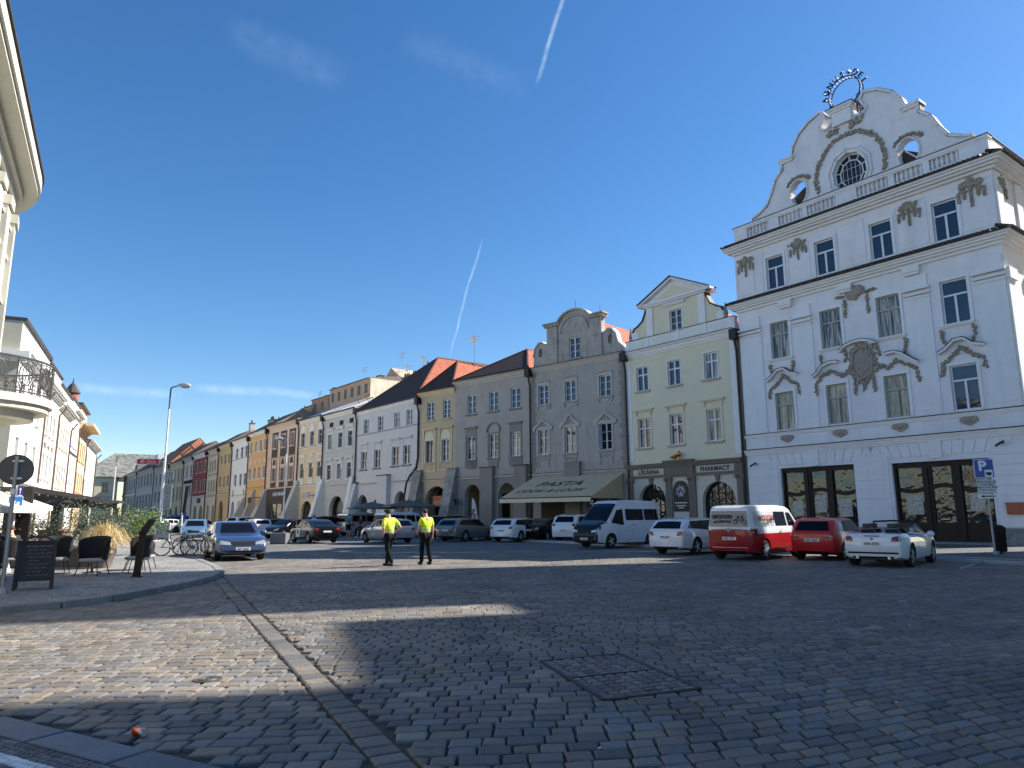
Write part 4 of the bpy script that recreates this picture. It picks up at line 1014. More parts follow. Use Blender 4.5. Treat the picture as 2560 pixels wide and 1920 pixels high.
# ---- cream house with the pharmacy front
h, Wd = base(PTS[2], PTS[1], 'cream house with a pedimented gable above a pharmacy front, left of the white corner house', GRP)
ops = []
for x in (1.55, 4.55, 7.75): ops += [(x - .56, x + .56, 10.85, 12.7, 0), (x - .58, x + .58, 6.55, 8.75, 0)]
ops += [(.85, 3.35, .1, 2.6, 1.25), (6.5, 9.15, .1, 2.5, 1.32)]
wallmb(Wd - .03, 13.9, 12, ops).build('wall', CREAM, h)
for i, x in enumerate((1.55, 4.55, 7.75)):
    window(h, x, 10.85, 1.12, 1.85, 'plus', WFRAME, PANEB if i < 2 else PANEK, 'slim', WHITE2, slm=GREYL)
    window(h, x, 6.55, 1.16, 2.2, 'plus', WFRAME, [PANEW, PANEB, PANEC][i], 'hood', CREAM, slm=GREYL)
MB().box(.0, .42, -.03, .02, 5.6, 13.4).build('corner_strip', WHITE2, h); MB().box(Wd - .55, Wd - .03, -.03, .02, 5.6, 13.4).build('corner_strip', WHITE2, h)
eave(h, Wd, 13.95, WHITE2, .42, .5, .05, Wd - .1); MB().box(.02, Wd - .08, -.46, .1, 13.95, 13.99).box(.0, Wd - .05, -.06, .45, 14.86, 14.9).build('lead_flashing', LEDGET, h)
b = MB().box(.02, Wd - .08, -.0, .4, 13.99, 14.86)
for x in (.1, 1.95, 4.85, 7.25, 9.3): b.box(x, x + .35, -.04, 0, 13.99, 14.86)
b.build('parapet', WHITE2, h)
b = MB()
for a, c in ((.6, 1.8), (2.5, 4.6), (5.3, 7.1), (7.75, 9.1)):
    p = [(a + .2, 14.15), (c - .2, 14.15)] + arc(c - .25, 14.43, .25, -80, 80, 5) + [(c - .2, 14.7), (a + .2, 14.7)] + arc(a + .25, 14.43, .25, 100, 260, 5); b.prism(p[::-1] if 0 else p, -.03, .02)
b.build('parapet_panel', PALE, h)
g = [(.75, 14.86), (.75, 15.5), (.9, 15.75), (1.2, 15.85), (1.75, 16.2), (2.1, 16.9), (2.15, 17.25), (7.5, 17.25), (7.55, 16.9), (7.9, 16.2), (8.45, 15.85), (8.75, 15.75), (8.9, 15.5), (8.9, 14.86)]
gw = (4.3, 5.4, 14.95, 16.5)
b = MB(); b.plate(g, [[(gw[0], gw[2]), (gw[0], gw[3]), (gw[1], gw[3]), (gw[1], gw[2])]], .1, .45); b.build('gable', CREAM, h)
wg = window(h, 4.85, 14.95, 1.1, 1.55, 'g23', WFRAME, PANE, 'slim', WHITE2, slm=GREYL); wg.location.y = .1
b = MB()
for c_ in ((.95, 15.2), (8.7, 15.2)): b.cyl((c_[0], .06, c_[1]), (c_[0], .12, c_[1]), .34, n=16)
b.box(2.15, 2.75, .02, .12, 14.9, 17.1).box(6.9, 7.5, .02, .12, 14.9, 17.1).box(3.85, 5.85, -.12, .12, 16.95, 17.05).box(4.0, 5.7, -.05, .12, 16.85, 16.95)
rimp = g[1:7]; b.box(2.0, 7.65, -.1, .5, 17.12, 17.25)
b.build('gable_trim', WHITE2, h)
rim(g[1:7], .1, .0, .55, LEDGET, h, 'gable_edge'); rim(g[7:13], .1, .0, .55, LEDGET, h, 'gable_edge')
b = MB(); ap = (4.82, 18.85); b.prism([(1.8, 17.25), (7.85, 17.25), ap], .02, 1.2)
for p, q in (((1.55, 17.3), ap), (ap, (8.1, 17.3))):
    b.beam((p[0], .15, p[1]), (q[0], .15, q[1]), .9, .18, 0); b.beam((p[0], .15, p[1] + .13), (q[0], .15, q[1] + .13), 1.1, .07, 1)
b.box(1.5, 8.15, -.22, .3, 17.25, 17.42).prism([(3.0, 17.55), (6.7, 17.55), (4.82, 18.35)], -.03, .03, 2)
b.build('pediment', [WHITE2, LEDGET, CREAM], h)
for x in (.4, 9.05): MB().lathe([(.2, 0), (.2, .12), (.1, .16), (.19, .3), (.17, .4), (.02, 1.15)], (x, .2, 14.9), 8).build('obelisk', STONE, h)
gableroof(h, Wd - .05, 14.1, 3.2, 13, REDT, .5)
# pharmacy front
b = MB(); b.box(-.25, Wd - .02, -.36, .02, 5.16, 5.30).box(-.2, Wd - .05, -.28, .02, 5.0, 5.16).box(-.1, Wd - .08, -.12, .02, 4.35, 5.0).box(-.15, Wd - .08, -.18, .02, 4.27, 4.38)
for a, c in ((-.1, .35), (3.45, 4.0), (5.45, 6.05), (9.35, Wd - .08)):
    b.box(a, c, -.16, .02, .0, 4.27).box(a - .06, c + .06, -.22, .02, 0, .5)
b.box(3.5, 6.0, -.5, .02, 5.30, 5.44).box(3.55, 5.95, -.22, .02, 4.38, 5.0)
for x in (2.1, 7.85): b.hexa([(x - .1, -.14, 3.8), (x + .1, -.14, 3.8), (x + .1, .02, 3.8), (x - .1, .02, 3.8)], [(x - .19, -.2, 4.27), (x + .19, -.2, 4.27), (x + .19, .02, 4.27), (x - .19, .02, 4.27)])
b.build('shopfront', PORTAL, h)
b = MB()
for x in (3.72, 5.75, 9.6, .12):
    for s in (-1, 1): b.cyl((x + s * .25, -.26, 4.08), (x + s * .25, -.12, 4.08), .12, n=12)
    b.box(x - .3, x + .3, -.24, -.12, 4.15, 4.27)
b.build('capital', PORTAL, h)
PBL = plaster('pale_plaster_panel', (.50, .475, .43), .08, (.3, .28, .25), .15)
b = MB()
for a, c, l, r_ in ((.35, 3.45, .85, 3.35), (6.05, 9.35, 6.5, 9.15)):
    zz = 2.6 if a < 1 else 2.5; ri = 1.25 if a < 1 else 1.32; A = arc((l + r_) / 2, zz, (r_ - l) / 2, 180, 0, 14, ri)
    b.prism([(a, 0), (l, 0)] + A + [(r_, 0), (c, 0), (c, 4.27), (a, 4.27)], -.05, .01)
b.box(4.0, 5.45, -.05, .01, 0, 4.27)
b.build('pale_panels', PBL, h)
MB().box(.45, 3.35, -.15, -.1, 4.47, 4.93).build('sign_board', mat('cream_sign', (.50, .48, .41), .6), h); MB().box(6.2, 9.2, -.15, -.1, 4.47, 4.93).build('sign_board', MATS['cream_sign'], h)
BLK = mat('black_lettering', (.01, .01, .01), .5)
text('LÉKÁRNA', .42, BLK, h, (1.95, -.17, 4.68), off=.012, space=1.1); text('PHARMACY', .42, BLK, h, (7.7, -.17, 4.68), off=.012, space=1.1)
pl = MB(); pl.prism([(4.1, 1.85), (5.38, 1.85), (5.38, 3.35)] + arc(4.74, 3.35, .64, 0, 180, 10)[1:] , -.12, -.05); o = pl.build('sign_plate', IRON, h)
# heraldic lion head, white line work
b = MB(); c0 = (4.74, 3.25)
for k in range(14):
    a = k * 2 * math.pi / 14 + .2; r0, r1 = .22, .42 + .05 * (k % 2); b.tube([(c0[0] + r0 * math.sin(a), -.13, c0[1] + r0 * math.cos(a)), (c0[0] + r1 * math.sin(a + .2), -.13, c0[1] + r1 * math.cos(a + .1))], [.05, .012], 5)
b.ball((c0[0] - .12, -.13, c0[1] + .1), (.07, .02, .05)).ball((c0[0] + .12, -.13, c0[1] + .1), (.07, .02, .05)).ball((c0[0], -.13, c0[1] - .12), (.06, .02, .12)).tube([(c0[0] - .12, -.13, c0[1] - .3), (c0[0], -.13, c0[1] - .2), (c0[0] + .12, -.13, c0[1] - .3)], .03, 5)
b.build('lion_emblem', mat('silver_white', (.7, .7, .7), .4), o, True)
for k, (z, w) in enumerate(((2.45, 1.05), (2.25, .8), (2.1, .45))): MB().box(4.74 - w / 2, 4.74 + w / 2, -.13, -.12, z - .03, z + .03).build('lettering', MATS['silver_white'], o)
MB().box(4.12, 5.36, -.10, -.05, .6, 1.8).build('notice_panel', mat('pale_board', (.55, .53, .50), .6), h)
b = MB(); b.tube([(4.1, -.3, 5.62), (4.4, -.3, 5.66), (4.75, -.3, 5.7)], [.05, .14, .15], 8).ball((4.9, -.3, 5.86), (.16, .15, .18), 8, 6)
for x in (4.25, 4.4, 4.75, 4.85): b.tube([(x, -.32, 5.66), (x + .03, -.34, 5.45)], .045, 5)
b.build('gilt_lion', mat('gold_leaf', (.62, .30, .06), .35, metal=.9), h, True)
fanlight(h, .85, 3.35, .1, 2.6, 1.25, 6, 4); fanlight(h, 6.5, 9.15, .1, 2.5, 1.32, 5, 4)
pipe(h, Wd + .05, 13.9, .1, .45, .09)

# ---- grey house with the round-topped gable and the big awning
h, Wd = base(PTS[3], PTS[2], 'grey plastered house with a weathered round topped gable behind the beige pasta awning', GRP)
ops = []
for x in (1.33, 4.22, 7.7): ops += [(x - .56, x + .56, 10.88, 12.6, 0)]
for x in (1.25, 4.1, 7.65): ops += [(x - .56, x + .56, 6.65, 8.78, 0)]
ops += [(.9, 3.9, .1, 2.7, .6), (5.6, 8.6, .1, 2.7, .6)]
wallmb(Wd, 14.1, 12, ops).build('wall', GREY, h)
for i, x in enumerate((1.33, 4.22, 7.7)): window(h, x, 10.88, 1.12, 1.72, 'g23', WFRAME, [PANEB, PANE, PANEW][i], 'apron', GREYL, slm=GREY)
for i, x in enumerate((1.25, 4.1, 7.65)): window(h, x, 6.65, 1.12, 2.13, 'g23', WFRAME, [PANEW, PANE, DARKIN][i], ['gablet', 'baroque', 'gablet'][i], GREYL, slm=GREY)
MB().hexa([(7.12, .1, 6.75), (7.2, -.55, 6.75), (7.24, -.55, 6.75), (7.16, .1, 6.75)], [(7.12, .1, 8.7), (7.2, -.55, 8.7), (7.24, -.55, 8.7), (7.16, .1, 8.7)]).build('open_casement', WFRAME, h)
eave(h, Wd, 14.15, GREYL, .35, .45, .1, Wd - .2); MB().box(.05, Wd - .1, -.4, .3, 14.15, 14.2).build('lead_flashing', LEDGET, h)
for s in (0, 1):
    b = MB(); z = 5.3
    while z < 13.3:
        w = .5 if int(z / .42) % 2 else .34; b.box(.02 if not s else Wd - w - .25, (.02 + w) if not s else Wd - .27, -.035, .02, z, z + .38); z += .42
    b.build('quoins', GREYD, h)
g = [(.15, 14.2), (.2, 15.2), (.4, 15.9), (.8, 16.3), (1.15, 16.35), (1.45, 16.1), (1.85, 16.05), (1.85, 17.7), (3.0, 17.72)] + arc(4.68, 17.35, 1.75, 168, 12, 10, 1.2) + [(6.35, 17.72), (7.5, 17.72), (7.5, 16.1), (7.75, 16.1), (8.1, 16.35), (8.45, 16.25), (8.8, 15.85), (9.0, 15.1), (9.55, 14.6), (9.75, 14.2)]
gw = (4.1, 5.22, 14.45, 16.25)
ovs = [[(x + .24 * math.cos(R(a)), 15.45 + .38 * math.sin(R(a))) for a in range(0, 360, 30)][::-1] for x in (.98, 8.25)]
b = MB(); b.plate(g, [[(gw[0], gw[2]), (gw[0], gw[3]), (gw[1], gw[3]), (gw[1], gw[2])]] + ovs, .1, .5); b.build('gable', WORN, h)
for x in (.98, 8.25): MB().box(x - .3, x + .3, .3, .32, 15.0, 15.9).build('blind_niche', GREYD, h)
o = window(h, 4.66, 14.45, 1.12, 1.8, 'g23', WFRAME, PANE, None, None, slm=GREY); o.location.y = .1
rim(g[1:8], .1, .02, .58, GREYL, h, 'gable_edge'); rim(g[8:22], .14, -.12, .62, GREYL, h, 'gable_edge'); rim(g[22:], .1, .02, .58, WHITE2, h, 'gable_edge')
b = MB().box(1.85, 2.9, -.02, .12, 14.3, 17.6).box(6.45, 7.5, -.02, .12, 14.3, 17.6)
A = arc(4.68, 16.75, 1.45, 180, 0, 12, 1.35)
for k in range(12): b.beam((A[k][0], .06, A[k][1]), (A[k + 1][0], .06, A[k + 1][1]), .14, .09)
b.box(1.5, 3.0, -.3, .6, 17.7, 17.82).box(6.35, 7.85, -.3, .6, 17.7, 17.82).box(1.6, 2.95, -.2, .6, 17.5, 17.7).box(6.4, 7.75, -.2, .6, 17.5, 17.7).box(1.8, 2.95, -.06, .12, 16.0, 16.1).box(6.4, 7.55, -.06, .12, 16.0, 16.1)
b.cyl((4.68, .02, 17.35), (4.68, .12, 17.35), .22, n=14); b.build('gable_pilasters', WORN, h)
rf = gableroof(h, Wd, 14.2, 4.05, 13, REDT, .5)
MB().cyl((4.7, .3, 18.5), (4.7, .3, 19.5), .02, n=5).cyl((7.0, .6, 17.8), (7.0, .6, 18.7), .015, n=5).build('lightning_rod', PIPE, rf)
course(h, Wd, 5.12, GREYL, .12, .14); MB().box(3.7, 5.2, -.34, .02, 0, 5.8).box(3.62, 5.28, -.42, .02, 5.8, 5.88).build('buttress', GREYD, h)
arcade(h, Wd, panes=((1, 3.8, .3, 2.9), (5.7, 8.4, .3, 2.9)))
pipe(h, Wd - .05, 14.1, .1, .45)
# awning: canvas with valance and arms
AX0, AX1, AD, AH0, AH1 = .2, 9.2, 4.3, 4.8, 2.95
BE = mat('beige_canvas', (.60, .46, .29), .85, var=.08, vscale=2, bump=.15, bscale=60)
aw = tag(bpy.data.objects.new('awning', None), 'large beige sloping awning lettered with pasta, over the shop in the grey gabled house', 'awning'); COL.objects.link(aw)
aw.location = h.location; aw.rotation_euler = h.rotation_euler
b = MB(); n = 14
def cur(t): return (-.12 - (AD - .12) * t, AH0 + (AH1 - AH0) * t - .02 * math.sin(math.pi * t))
for k in range(n):
    (ya, za), (yb, zb) = cur(k / n), cur((k + 1) / n)
    b.poly([(AX0, yb, zb), (AX1, yb, zb), (AX1, ya, za), (AX0, ya, za)])
    b.poly([(AX0, yb, zb - .012), (AX0, ya, za - .012), (AX1, ya, za - .012), (AX1, yb, zb - .012)])
    for x in (AX0, AX1): b.poly([(x, ya, za), (x, yb, zb), (x, yb, max(zb - 2, AH1 - .1)), (x, ya, max(AH1 - .1, AH1 - .1))] if x == AX1 else [(x, yb, zb), (x, ya, za), (x, ya, AH1 - .1), (x, yb, AH1 - .1)])
b.build('canvas', BE, aw)
b = MB(); m = 34
for k in range(m):
    x0, x1 = AX0 + (AX1 - AX0) * k / m, AX0 + (AX1 - AX0) * (k + 1) / m; d0, d1 = .03 * math.sin(k * 1.9), .03 * math.sin((k + 1) * 1.9)
    b.poly([(x0, -AD - .02 + d0, AH1 - .34), (x1, -AD - .02 + d1, AH1 - .34), (x1, -AD - .01, AH1), (x0, -AD - .01, AH1)])
b.build('valance', mat('pale_valance', (.70, .58, .42), .85), aw, True)
b = MB()
for x in (AX0 + .1, 4.7, AX1 - .1): b.cyl((x, -.1, 3.2), (x, -AD + .1, AH1 - .05), .03, n=6)
b.cyl((AX0, -AD, AH1), (AX1, -AD, AH1), .04, n=8).build('awning_frame', IRON, aw)
DKL = mat('brown_print', (.07, .06, .052), .8)
sl = math.atan2(AH0 - AH1, AD)
t_ = text('PASTA', 1.25, DKL, aw, (4.3, -1.75, 4.13 - .03), (sl, 0, 0), .006, shear=.25, off=.03, sx=1.25); t_.location.z = AH0 - (AH0 - AH1) * (1.75 / AD) + .02
t_ = text('COOK & LOOK', .85, DKL, aw, (4.2, -3.05, 3.5), (sl, 0, 0), .006, shear=.35, sx=1.15); t_.location.z = AH0 - (AH0 - AH1) * (3.05 / AD) + .02

# ---- grey arcaded house
h, Wd = base(PTS[4], PTS[3], 'plain grey arcaded house with one round hood between two flat window hoods', GRP)
ops = []
for x in (2.2, 5.03, 7.73): ops += [(x - .56, x + .56, 10.95, 12.75, 0)]
for x in (2.15, 5.05, 7.73): ops += [(x - .58, x + .58, 6.72, 8.88, 0)]
ops += [(1.3, 3.55, .1, 3.35, 1.1), (5.6, 7.75, .1, 3.35, 1.1)]
wallmb(Wd, 14.2, 12, ops, .5).build('wall', GREY, h)
for i, x in enumerate((2.2, 5.03, 7.73)): window(h, x, 10.95, 1.12, 1.8, 'g23', WFRAME, [PANE, PANE, PANEB][i], None, None, slm=GREYD)
for i, x in enumerate((2.15, 5.05, 7.73)): window(h, x, 6.72, 1.16, 2.16, 'g23', WFRAME, [PANE, PANEW, PANEC][i], ['cap', 'arch', 'cap'][i], GREYD, slm=GREYD)
MB().box(1.55, 2.75, -.1, .02, 5.85, 6.55).box(4.45, 5.65, -.1, .02, 5.85, 6.55).box(7.15, 8.3, -.1, .02, 5.85, 6.55).build('apron_panel', GREYD, h)
eave(h, Wd, 14.25, GREYL, .5, .6, .0, Wd - .15); gutter(h, Wd, 14.25, .52); pavilion(h, Wd, 14.25, 3.3, 5.0, 13, DKT, REDT)
course(h, Wd, 5.15, GREYL, .14, .16)
b = MB().box(3.7, 5.25, -.42, .02, 0, 5.85).box(3.62, 5.33, -.5, .02, 5.85, 5.93, 1).box(7.85, 9.2, -.42, .02, 0, 5.85).box(7.78, 9.28, -.5, .02, 5.85, 5.93, 1); b.build('buttress', [GREYD, LEDGET], h)
b = MB()
for x0_, x1_ in ((.9, 3.7), (5.25, 7.85)):
    A = arc((x0_ + x1_) / 2, 3.35, 1.125, 180, 0, 12, 1.1); cxx = (x0_ + x1_) / 2
    b.prism([(x0_, 0), (cxx - 1.125, 0)] + A + [(cxx + 1.125, 0), (x1_, 0), (x1_, 4.99), (x0_, 4.99)], -.04, .01)
b.build('arcade_front', GREYD, h)
arcade(h, Wd, panes=((1.2, 3.6, .4, 3.6), (5.2, 8.2, .4, 3.6)), zt=5)
pipe(h, Wd - .1, 14.2, .1, .5)

# ---- narrow ochre house
h, Wd = base(PTS[5], PTS[4], 'narrow ochre house with two arched window panels between rough stone buttresses', GRP)
ops = []
for x in (1.55, 3.98): ops += [(x - .54, x + .54, 10.9, 12.72, 0)]
for x in (1.5, 3.9): ops += [(x - .56, x + .56, 6.75, 8.9, 0)]
ops += [(.95, 4.25, .1, 2.9, 1.55)]
wallmb(Wd, 13.75, 12, ops).build('wall', OCHRE, h)
for x in (1.55, 3.98): window(h, x, 10.9, 1.08, 1.82, 'g24', WFRAME, PANEB if x < 2 else PANE, None, None, slm=OCHRE)
for i, x in enumerate((1.5, 3.9)): window(h, x, 6.75, 1.12, 2.15, 'g23', GFRAME if i == 0 else WFRAME, PANE if i == 0 else PANEW, 'blind', LCR, slm=OCHRE)
OC2 = plaster('pale_ochre_trim', (.50, .44, .31), .1, (.3, .26, .2), .3)
b = MB()
for x in (1.5, 3.9): b.box(x - 1.12, x + 1.12, -.28, .02, 10.05, 10.13).box(x - 1.05, x + 1.05, -.2, .02, 9.92, 10.05).box(x - 1.0, x - .8, -.07, .02, 6.0, 9.92).box(x + .8, x + 1.0, -.07, .02, 6.0, 9.92).box(x - 1.0, x + 1.0, -.06, .02, 5.85, 6.05)
b.build('window_panels', OC2, h)
eave(h, Wd, 13.8, OC2, .45, .6, 0.02, Wd); gutter(h, Wd, 13.8, .5); rf = pavilion(h, Wd, 13.8, 3.3, 2.6, 13, DKT, REDT)
MB().box(3.2, 4.4, 5.3, 6.4, 15.75, 15.8).build('skylight', PANEB, rf)
b = aerial(rf, 2.8, 4.8, 16.8, 20.2, True)
course(h, Wd, 5.1, OC2, .14, .16); fanlight(h, .95, 4.25, .1, 2.9, 1.55, 3, 2, y=1.4); arcade(h, Wd, D=3, x0=.4)
MB().box(1.5, 4.4, .5, .6, 2.55, 3.55).build('restaurant_sign', mat('orange_sign', (.50, .13, .045), .6), h); text('RESTAURACE', .42, mat('cream_lettering', (.7, .6, .4), .6), h, (2.95, .48, 2.85), ext=.01)
text('♥' if 0 else 'o', .5, MATS['cream_lettering'], h, (2.95, .48, 3.3), ext=.01)
buttress(h, .05, 1.15, 5.95, 1.7, STONE, STONE); buttress(h, Wd - .15, 1.25, 5.95, 1.7, STONE, STONE)
text('88', .8, IRON, h, (Wd + .75, -.5, 2.9), off=.02); 

# ---- pale blue grey house with the steep pavilion roof
h, Wd = base(PTS[6], PTS[5], 'pale blue grey house under a big steep roof with a shade-dark front and orange side', GRP)
ops = []; TX = (2.15, 5.55, 9.2, 11.75); LX = (1.85, 5.0, 9.0, 11.35)
for x in TX: ops += [(x - .62, x + .62, 10.82, 12.45, 0)]
for x in LX: ops += [(x - .75, x + .75, 6.82, 8.85, 0)]
ops += [(.55, 3.0, .1, 2.8, 1.2), (4.2, 5.5, .1, 2.6, .8), (9.0, 11.3, .1, 3.0, 1.15)]
wallmb(Wd, 13.4, 12, ops).build('wall', BLUEG, h)
for i, x in enumerate(TX): window(h, x, 10.82, 1.24, 1.63, 'g23', WFRAME, PANE if i < 2 else PANEK, 'slim', PALE, sl=False)
for i, x in enumerate(LX): window(h, x, 6.82, 1.5, 2.03, 'g22', WFRAME, PANEW if i else PANE, 'slim', PALE, slm=GREYD)
for a, c in ((.85, 2.9), (4.0, 6.1), (7.9, 10.1), (10.3, 12.5)): MB().box(a, c, -.24, .02, 9.6, 9.68).box(a + .08, c - .08, -.15, .02, 9.48, 9.6).box(a + .15, a + .3, -.04, .02, 8.95, 9.48).box(c - .3, c - .15, -.04, .02, 8.95, 9.48).build('window_hood', BLUEG, h)
eave(h, Wd, 13.45, WHITE2, .4, .35); gutter(h, Wd, 13.45, .45); rf = pavilion(h, Wd, 13.45, 6.1, 6.4, 15, DKT, REDT)
course(h, Wd, 10.72, BLUEG, .07, .1); course(h, Wd, 5.2, BLUEG, .12, .14)
MB().box(6.0, 8.1, -.5, .02, 0, 5.85).box(5.9, 8.2, -.58, .02, 5.85, 5.95, 1).build('buttress', [BLUEG, LEDGET], h)
buttress(h, .1, 1.1, 5.3, 1.6, BLUEG)
arcade(h, Wd, panes=((9, 11.6, .3, 3.2),), zt=4.6, back=GREY)
MB().box(9.3, 11.0, 1.2, 1.25, 1.6, 3.9).build('curtained_screen', mat('cream_screen', (.62, .62, .5), .8), h)
pipe(h, Wd - .12, 13.4, 2, .45, end=[(Wd - .12, -.14, 7.3), (Wd - .35, -.16, 6.4), (Wd - 1.5, -.2, 5.6), (Wd - 1.7, -.45, 4.9), (Wd - 1.75, -1.2, .2)], r=.10)

GL = 'sunlit houses along the left side'; BRP = mat('brown_downpipe', (.10, .06, .045), .6)
def simple_house(L, Rr, label, mt, H, tr, xs, ws, z1, hh1, z2, hh2, roofm, rise=3.2, s=5, arches=(), st='g22', fm=GFRAME, sur='slim', trim=None, pane=PANE, cor=.45, pp=True, att=None, rb=None, D=12, group=GRP, name='town_house', z3=None, hh3=1.5):
    h, Wd = base(L, Rr, label, group, name); ops = []
    for x in xs:
        ops += [(x - ws / 2, x + ws / 2, z1, z1 + hh1, 0), (x - ws / 2, x + ws / 2, z2, z2 + hh2, 0)]
        if z3: ops += [(x - ws / 2, x + ws / 2, z3, z3 + hh3, 0)]
    for a in arches: ops.append(a)
    wallmb(Wd, H, D, ops).build('wall', mt, h)
    rq = random.Random(len(label) * 7 + int(H * 10))
    for x in xs:
        if pane is PANE: pane_ = rq.choice((PANE, PANE, PANEK, PANEC, PANEW))
        else: pane_ = rq.choice((pane, PANE))
        window(h, x, z1, ws, hh1, st, fm, pane_, sur, trim or mt, slm=trim or mt); window(h, x, z2, ws, hh2, st, fm, rq.choice((pane, PANE, PANEK, PANEW)), sur, trim or mt, slm=trim or mt)
        if z3: window(h, x, z3, ws, hh3, st, fm, pane, sur, trim or mt, slm=trim or mt)
    lf = group == GL
    eave(h, Wd, H + .05, trim or mt, cor, .5)
    if not lf: gutter(h, Wd, H + .05, cor + .05)
    rf = ridgeroof(h, Wd, H + .05, rise, s, D + .5, METAL if lf and roofm else roofm, back=rb) if roofm else None
    if pp: pipe(h, Wd - .05, H, .2, cor, r=.085, box=not lf, mt=BRP if lf else None)
    return h, Wd, rf
# ---- grey green, three square attic windows, metal roof
h, Wd, rf = simple_house(PTS[7], PTS[6], 'grey green house with three tiny attic windows and a large glazed arch between white buttresses', GREYG, 14.0, PALE, (1.88, 4.75, 7.4), 1.2, 9.75, 1.8, 6.05, 1.8, METAL, 2.9, 6.5, [(2.2, 6.3, .1, 2.2, 1.85)], 'T', GFRAME, 'hood', PALE)
for x in (2.1, 4.9, 7.6): MB().box(x - .5, x + .5, -.03, .03, 12.45, 13.0).build('attic_window', DARKIN, h)
course(h, Wd, 12.15, PALE, .08, .12); course(h, Wd, 5.3, PALE, .1, .1); buttress(h, .3, .9, 6.1, 2.0, PALE, PALE); buttress(h, Wd - .6, .8, 6.1, 1.4, PALE, PALE)
fanlight(h, 2.2, 6.3, .1, 2.2, 1.85, 2, 1, y=1.0, pm=mat('pale_reflecting_glass', (.30, .31, .25), .05, coat=.5)); chimney(rf, 7.9, 7.2, 16, 18.4, 1.4, .8, pots=3); chimney(rf, 5.2, 8.5, 16, 19.0, .8, .7, pots=1)
for x, y, z in ((2, 4, 15.2), (6.2, 3, 15.1)): MB().tube([(x, y, z), (x, y - .6, z + 1), (x, y, z + 1.2)], .05, 6).build('roof_hatch', PIPE, rf)
aerial(rf, 6.5, 8, 17, 20.6, True); aerial(rf, 3.8, 8, 17, 20.3)
# ---- pale yellow with white blind arches
h, Wd, rf = simple_house(PTS[8], PTS[7], 'pale yellow house with white blind arches over its top windows and grey buttresses', YEL, 14.15, PALE, (1.3, 4.2, 6.8), 1.25, 10.7, 1.8, 6.6, 1.85, METAL, 3.0, 6.5, [(1.7, 5.0, .1, 2.2, 1.45)], 'T', GFRAME, None, PALE)
for x in (1.3, 4.2, 6.8):
    MB().prism([(x - .8, 12.5), (x + .8, 12.5)] + arc(x, 12.6, .8, 0, 180, 12, .95), -.06, .02).box(x - .8, x - .64, -.05, .02, 10.6, 12.5).box(x + .64, x + .8, -.05, .02, 10.6, 12.5).build('blind_arch', PALE, h)
    MB().box(x - .75, x + .75, -.05, .02, 8.55, 9.5).box(x - .5, x + .5, -.08, -.04, 8.75, 9.3, 1).box(x - .85, x + .85, -.15, .02, 9.5, 9.62).build('window_panel', [PALE, YEL], h); MB().box(x - .7, x + .7, -.06, .02, 5.75, 6.35).build('apron_panel', PALE, h)
course(h, Wd, 10.55, PALE, .08, .14); course(h, Wd, 5.65, PALE, .18, .2); buttress(h, .3, 1.1, 6.2, 2.6, GREYG, PALE); buttress(h, Wd - .3, .8, 5.9, 1.6, PALE, PALE)
fanlight(h, 1.7, 5.0, .1, 2.2, 1.45, 2, 1); text('CAFE' if 0 else '', .1, IRON, h, (0, 0, 0)) if 0 else None
MB().box(5.4, 7.6, -1.5, -1.4, 3.9, 4.6).box(5.5, 5.6, -1.4, .0, 4.2, 4.3).build('hanging_sign', mat('blue_grey_sign', (.28, .28, .34), .5), h)
# ---- pinkish house with dark brown panels
h, Wd, rf = simple_house(PTS[9], PTS[8], 'pinkish house with tall dark brown window panels above a brown shopfront', PINK, 14.55, PINK, (2.8, 6.0, 9.15), 1.3, 11.25, 1.75, 6.6, 1.8, METAL, 2.2, 6, [], 'g23', TFRAME, 'slim', PINK, PANEK)
for x in (2.8, 6.0, 9.15):
    MB().box(x - 1.12, x - .76, -.03, .02, 9.95, 13.5).box(x + .76, x + 1.12, -.03, .02, 9.95, 13.5).box(x - .76, x + .76, -.03, .02, 9.95, 11.1).box(x - .76, x + .76, -.03, .02, 13.15, 13.5).build('brown_panel', BROWN, h)
    MB().prism([(x - .55, 8.85), (x + .55, 8.85)] + arc(x, 8.9, .55, 0, 180, 10, .8), -.03, .02).box(x - 1.0, x + 1.0, -.03, .02, 5.75, 6.4).box(x - 1.1, x - .9, -.028, .02, 6.4, 9.8).box(x + .9, x + 1.1, -.028, .02, 6.4, 9.8).build('brown_panel', BROWN, h)
course(h, Wd, 9.85, PINK, .08, .14); course(h, Wd, 5.7, PINK, .12, .16)
sf = MB().box(.5, Wd - .2, -.06, .02, .1, 5.5).build('shopfront', BROWN, h)
for a, c in ((1.6, 2.8), (3.3, 4.6), (5.1, 6.6), (7.2, 8.6)): MB().box(a, c, -.09, -.05, .6, 3.4).build('shop_window', PANEW, sf)
for x, w in ((3.6, .5), (4.5, .7), (5.6, .7), (6.7, .9)): MB().tube([(x - w / 2, -.12, 4.6), (x - w / 5, -.12, 4.95), (x, -.12, 4.5), (x + w / 3, -.12, 5.0), (x + w / 2, -.12, 4.6)], .09, 5).build('script_lettering', WFRAME, sf)
buttress(h, .2, .9, 5.4, 2.3, GREYL, PALE); MB().box(-.8, .4, -2.2, -2.1, 3.6, 4.4).box(-.7, .3, -2.0, -.2, 4.35, 4.42).build('hanging_sign', BROWN, h)
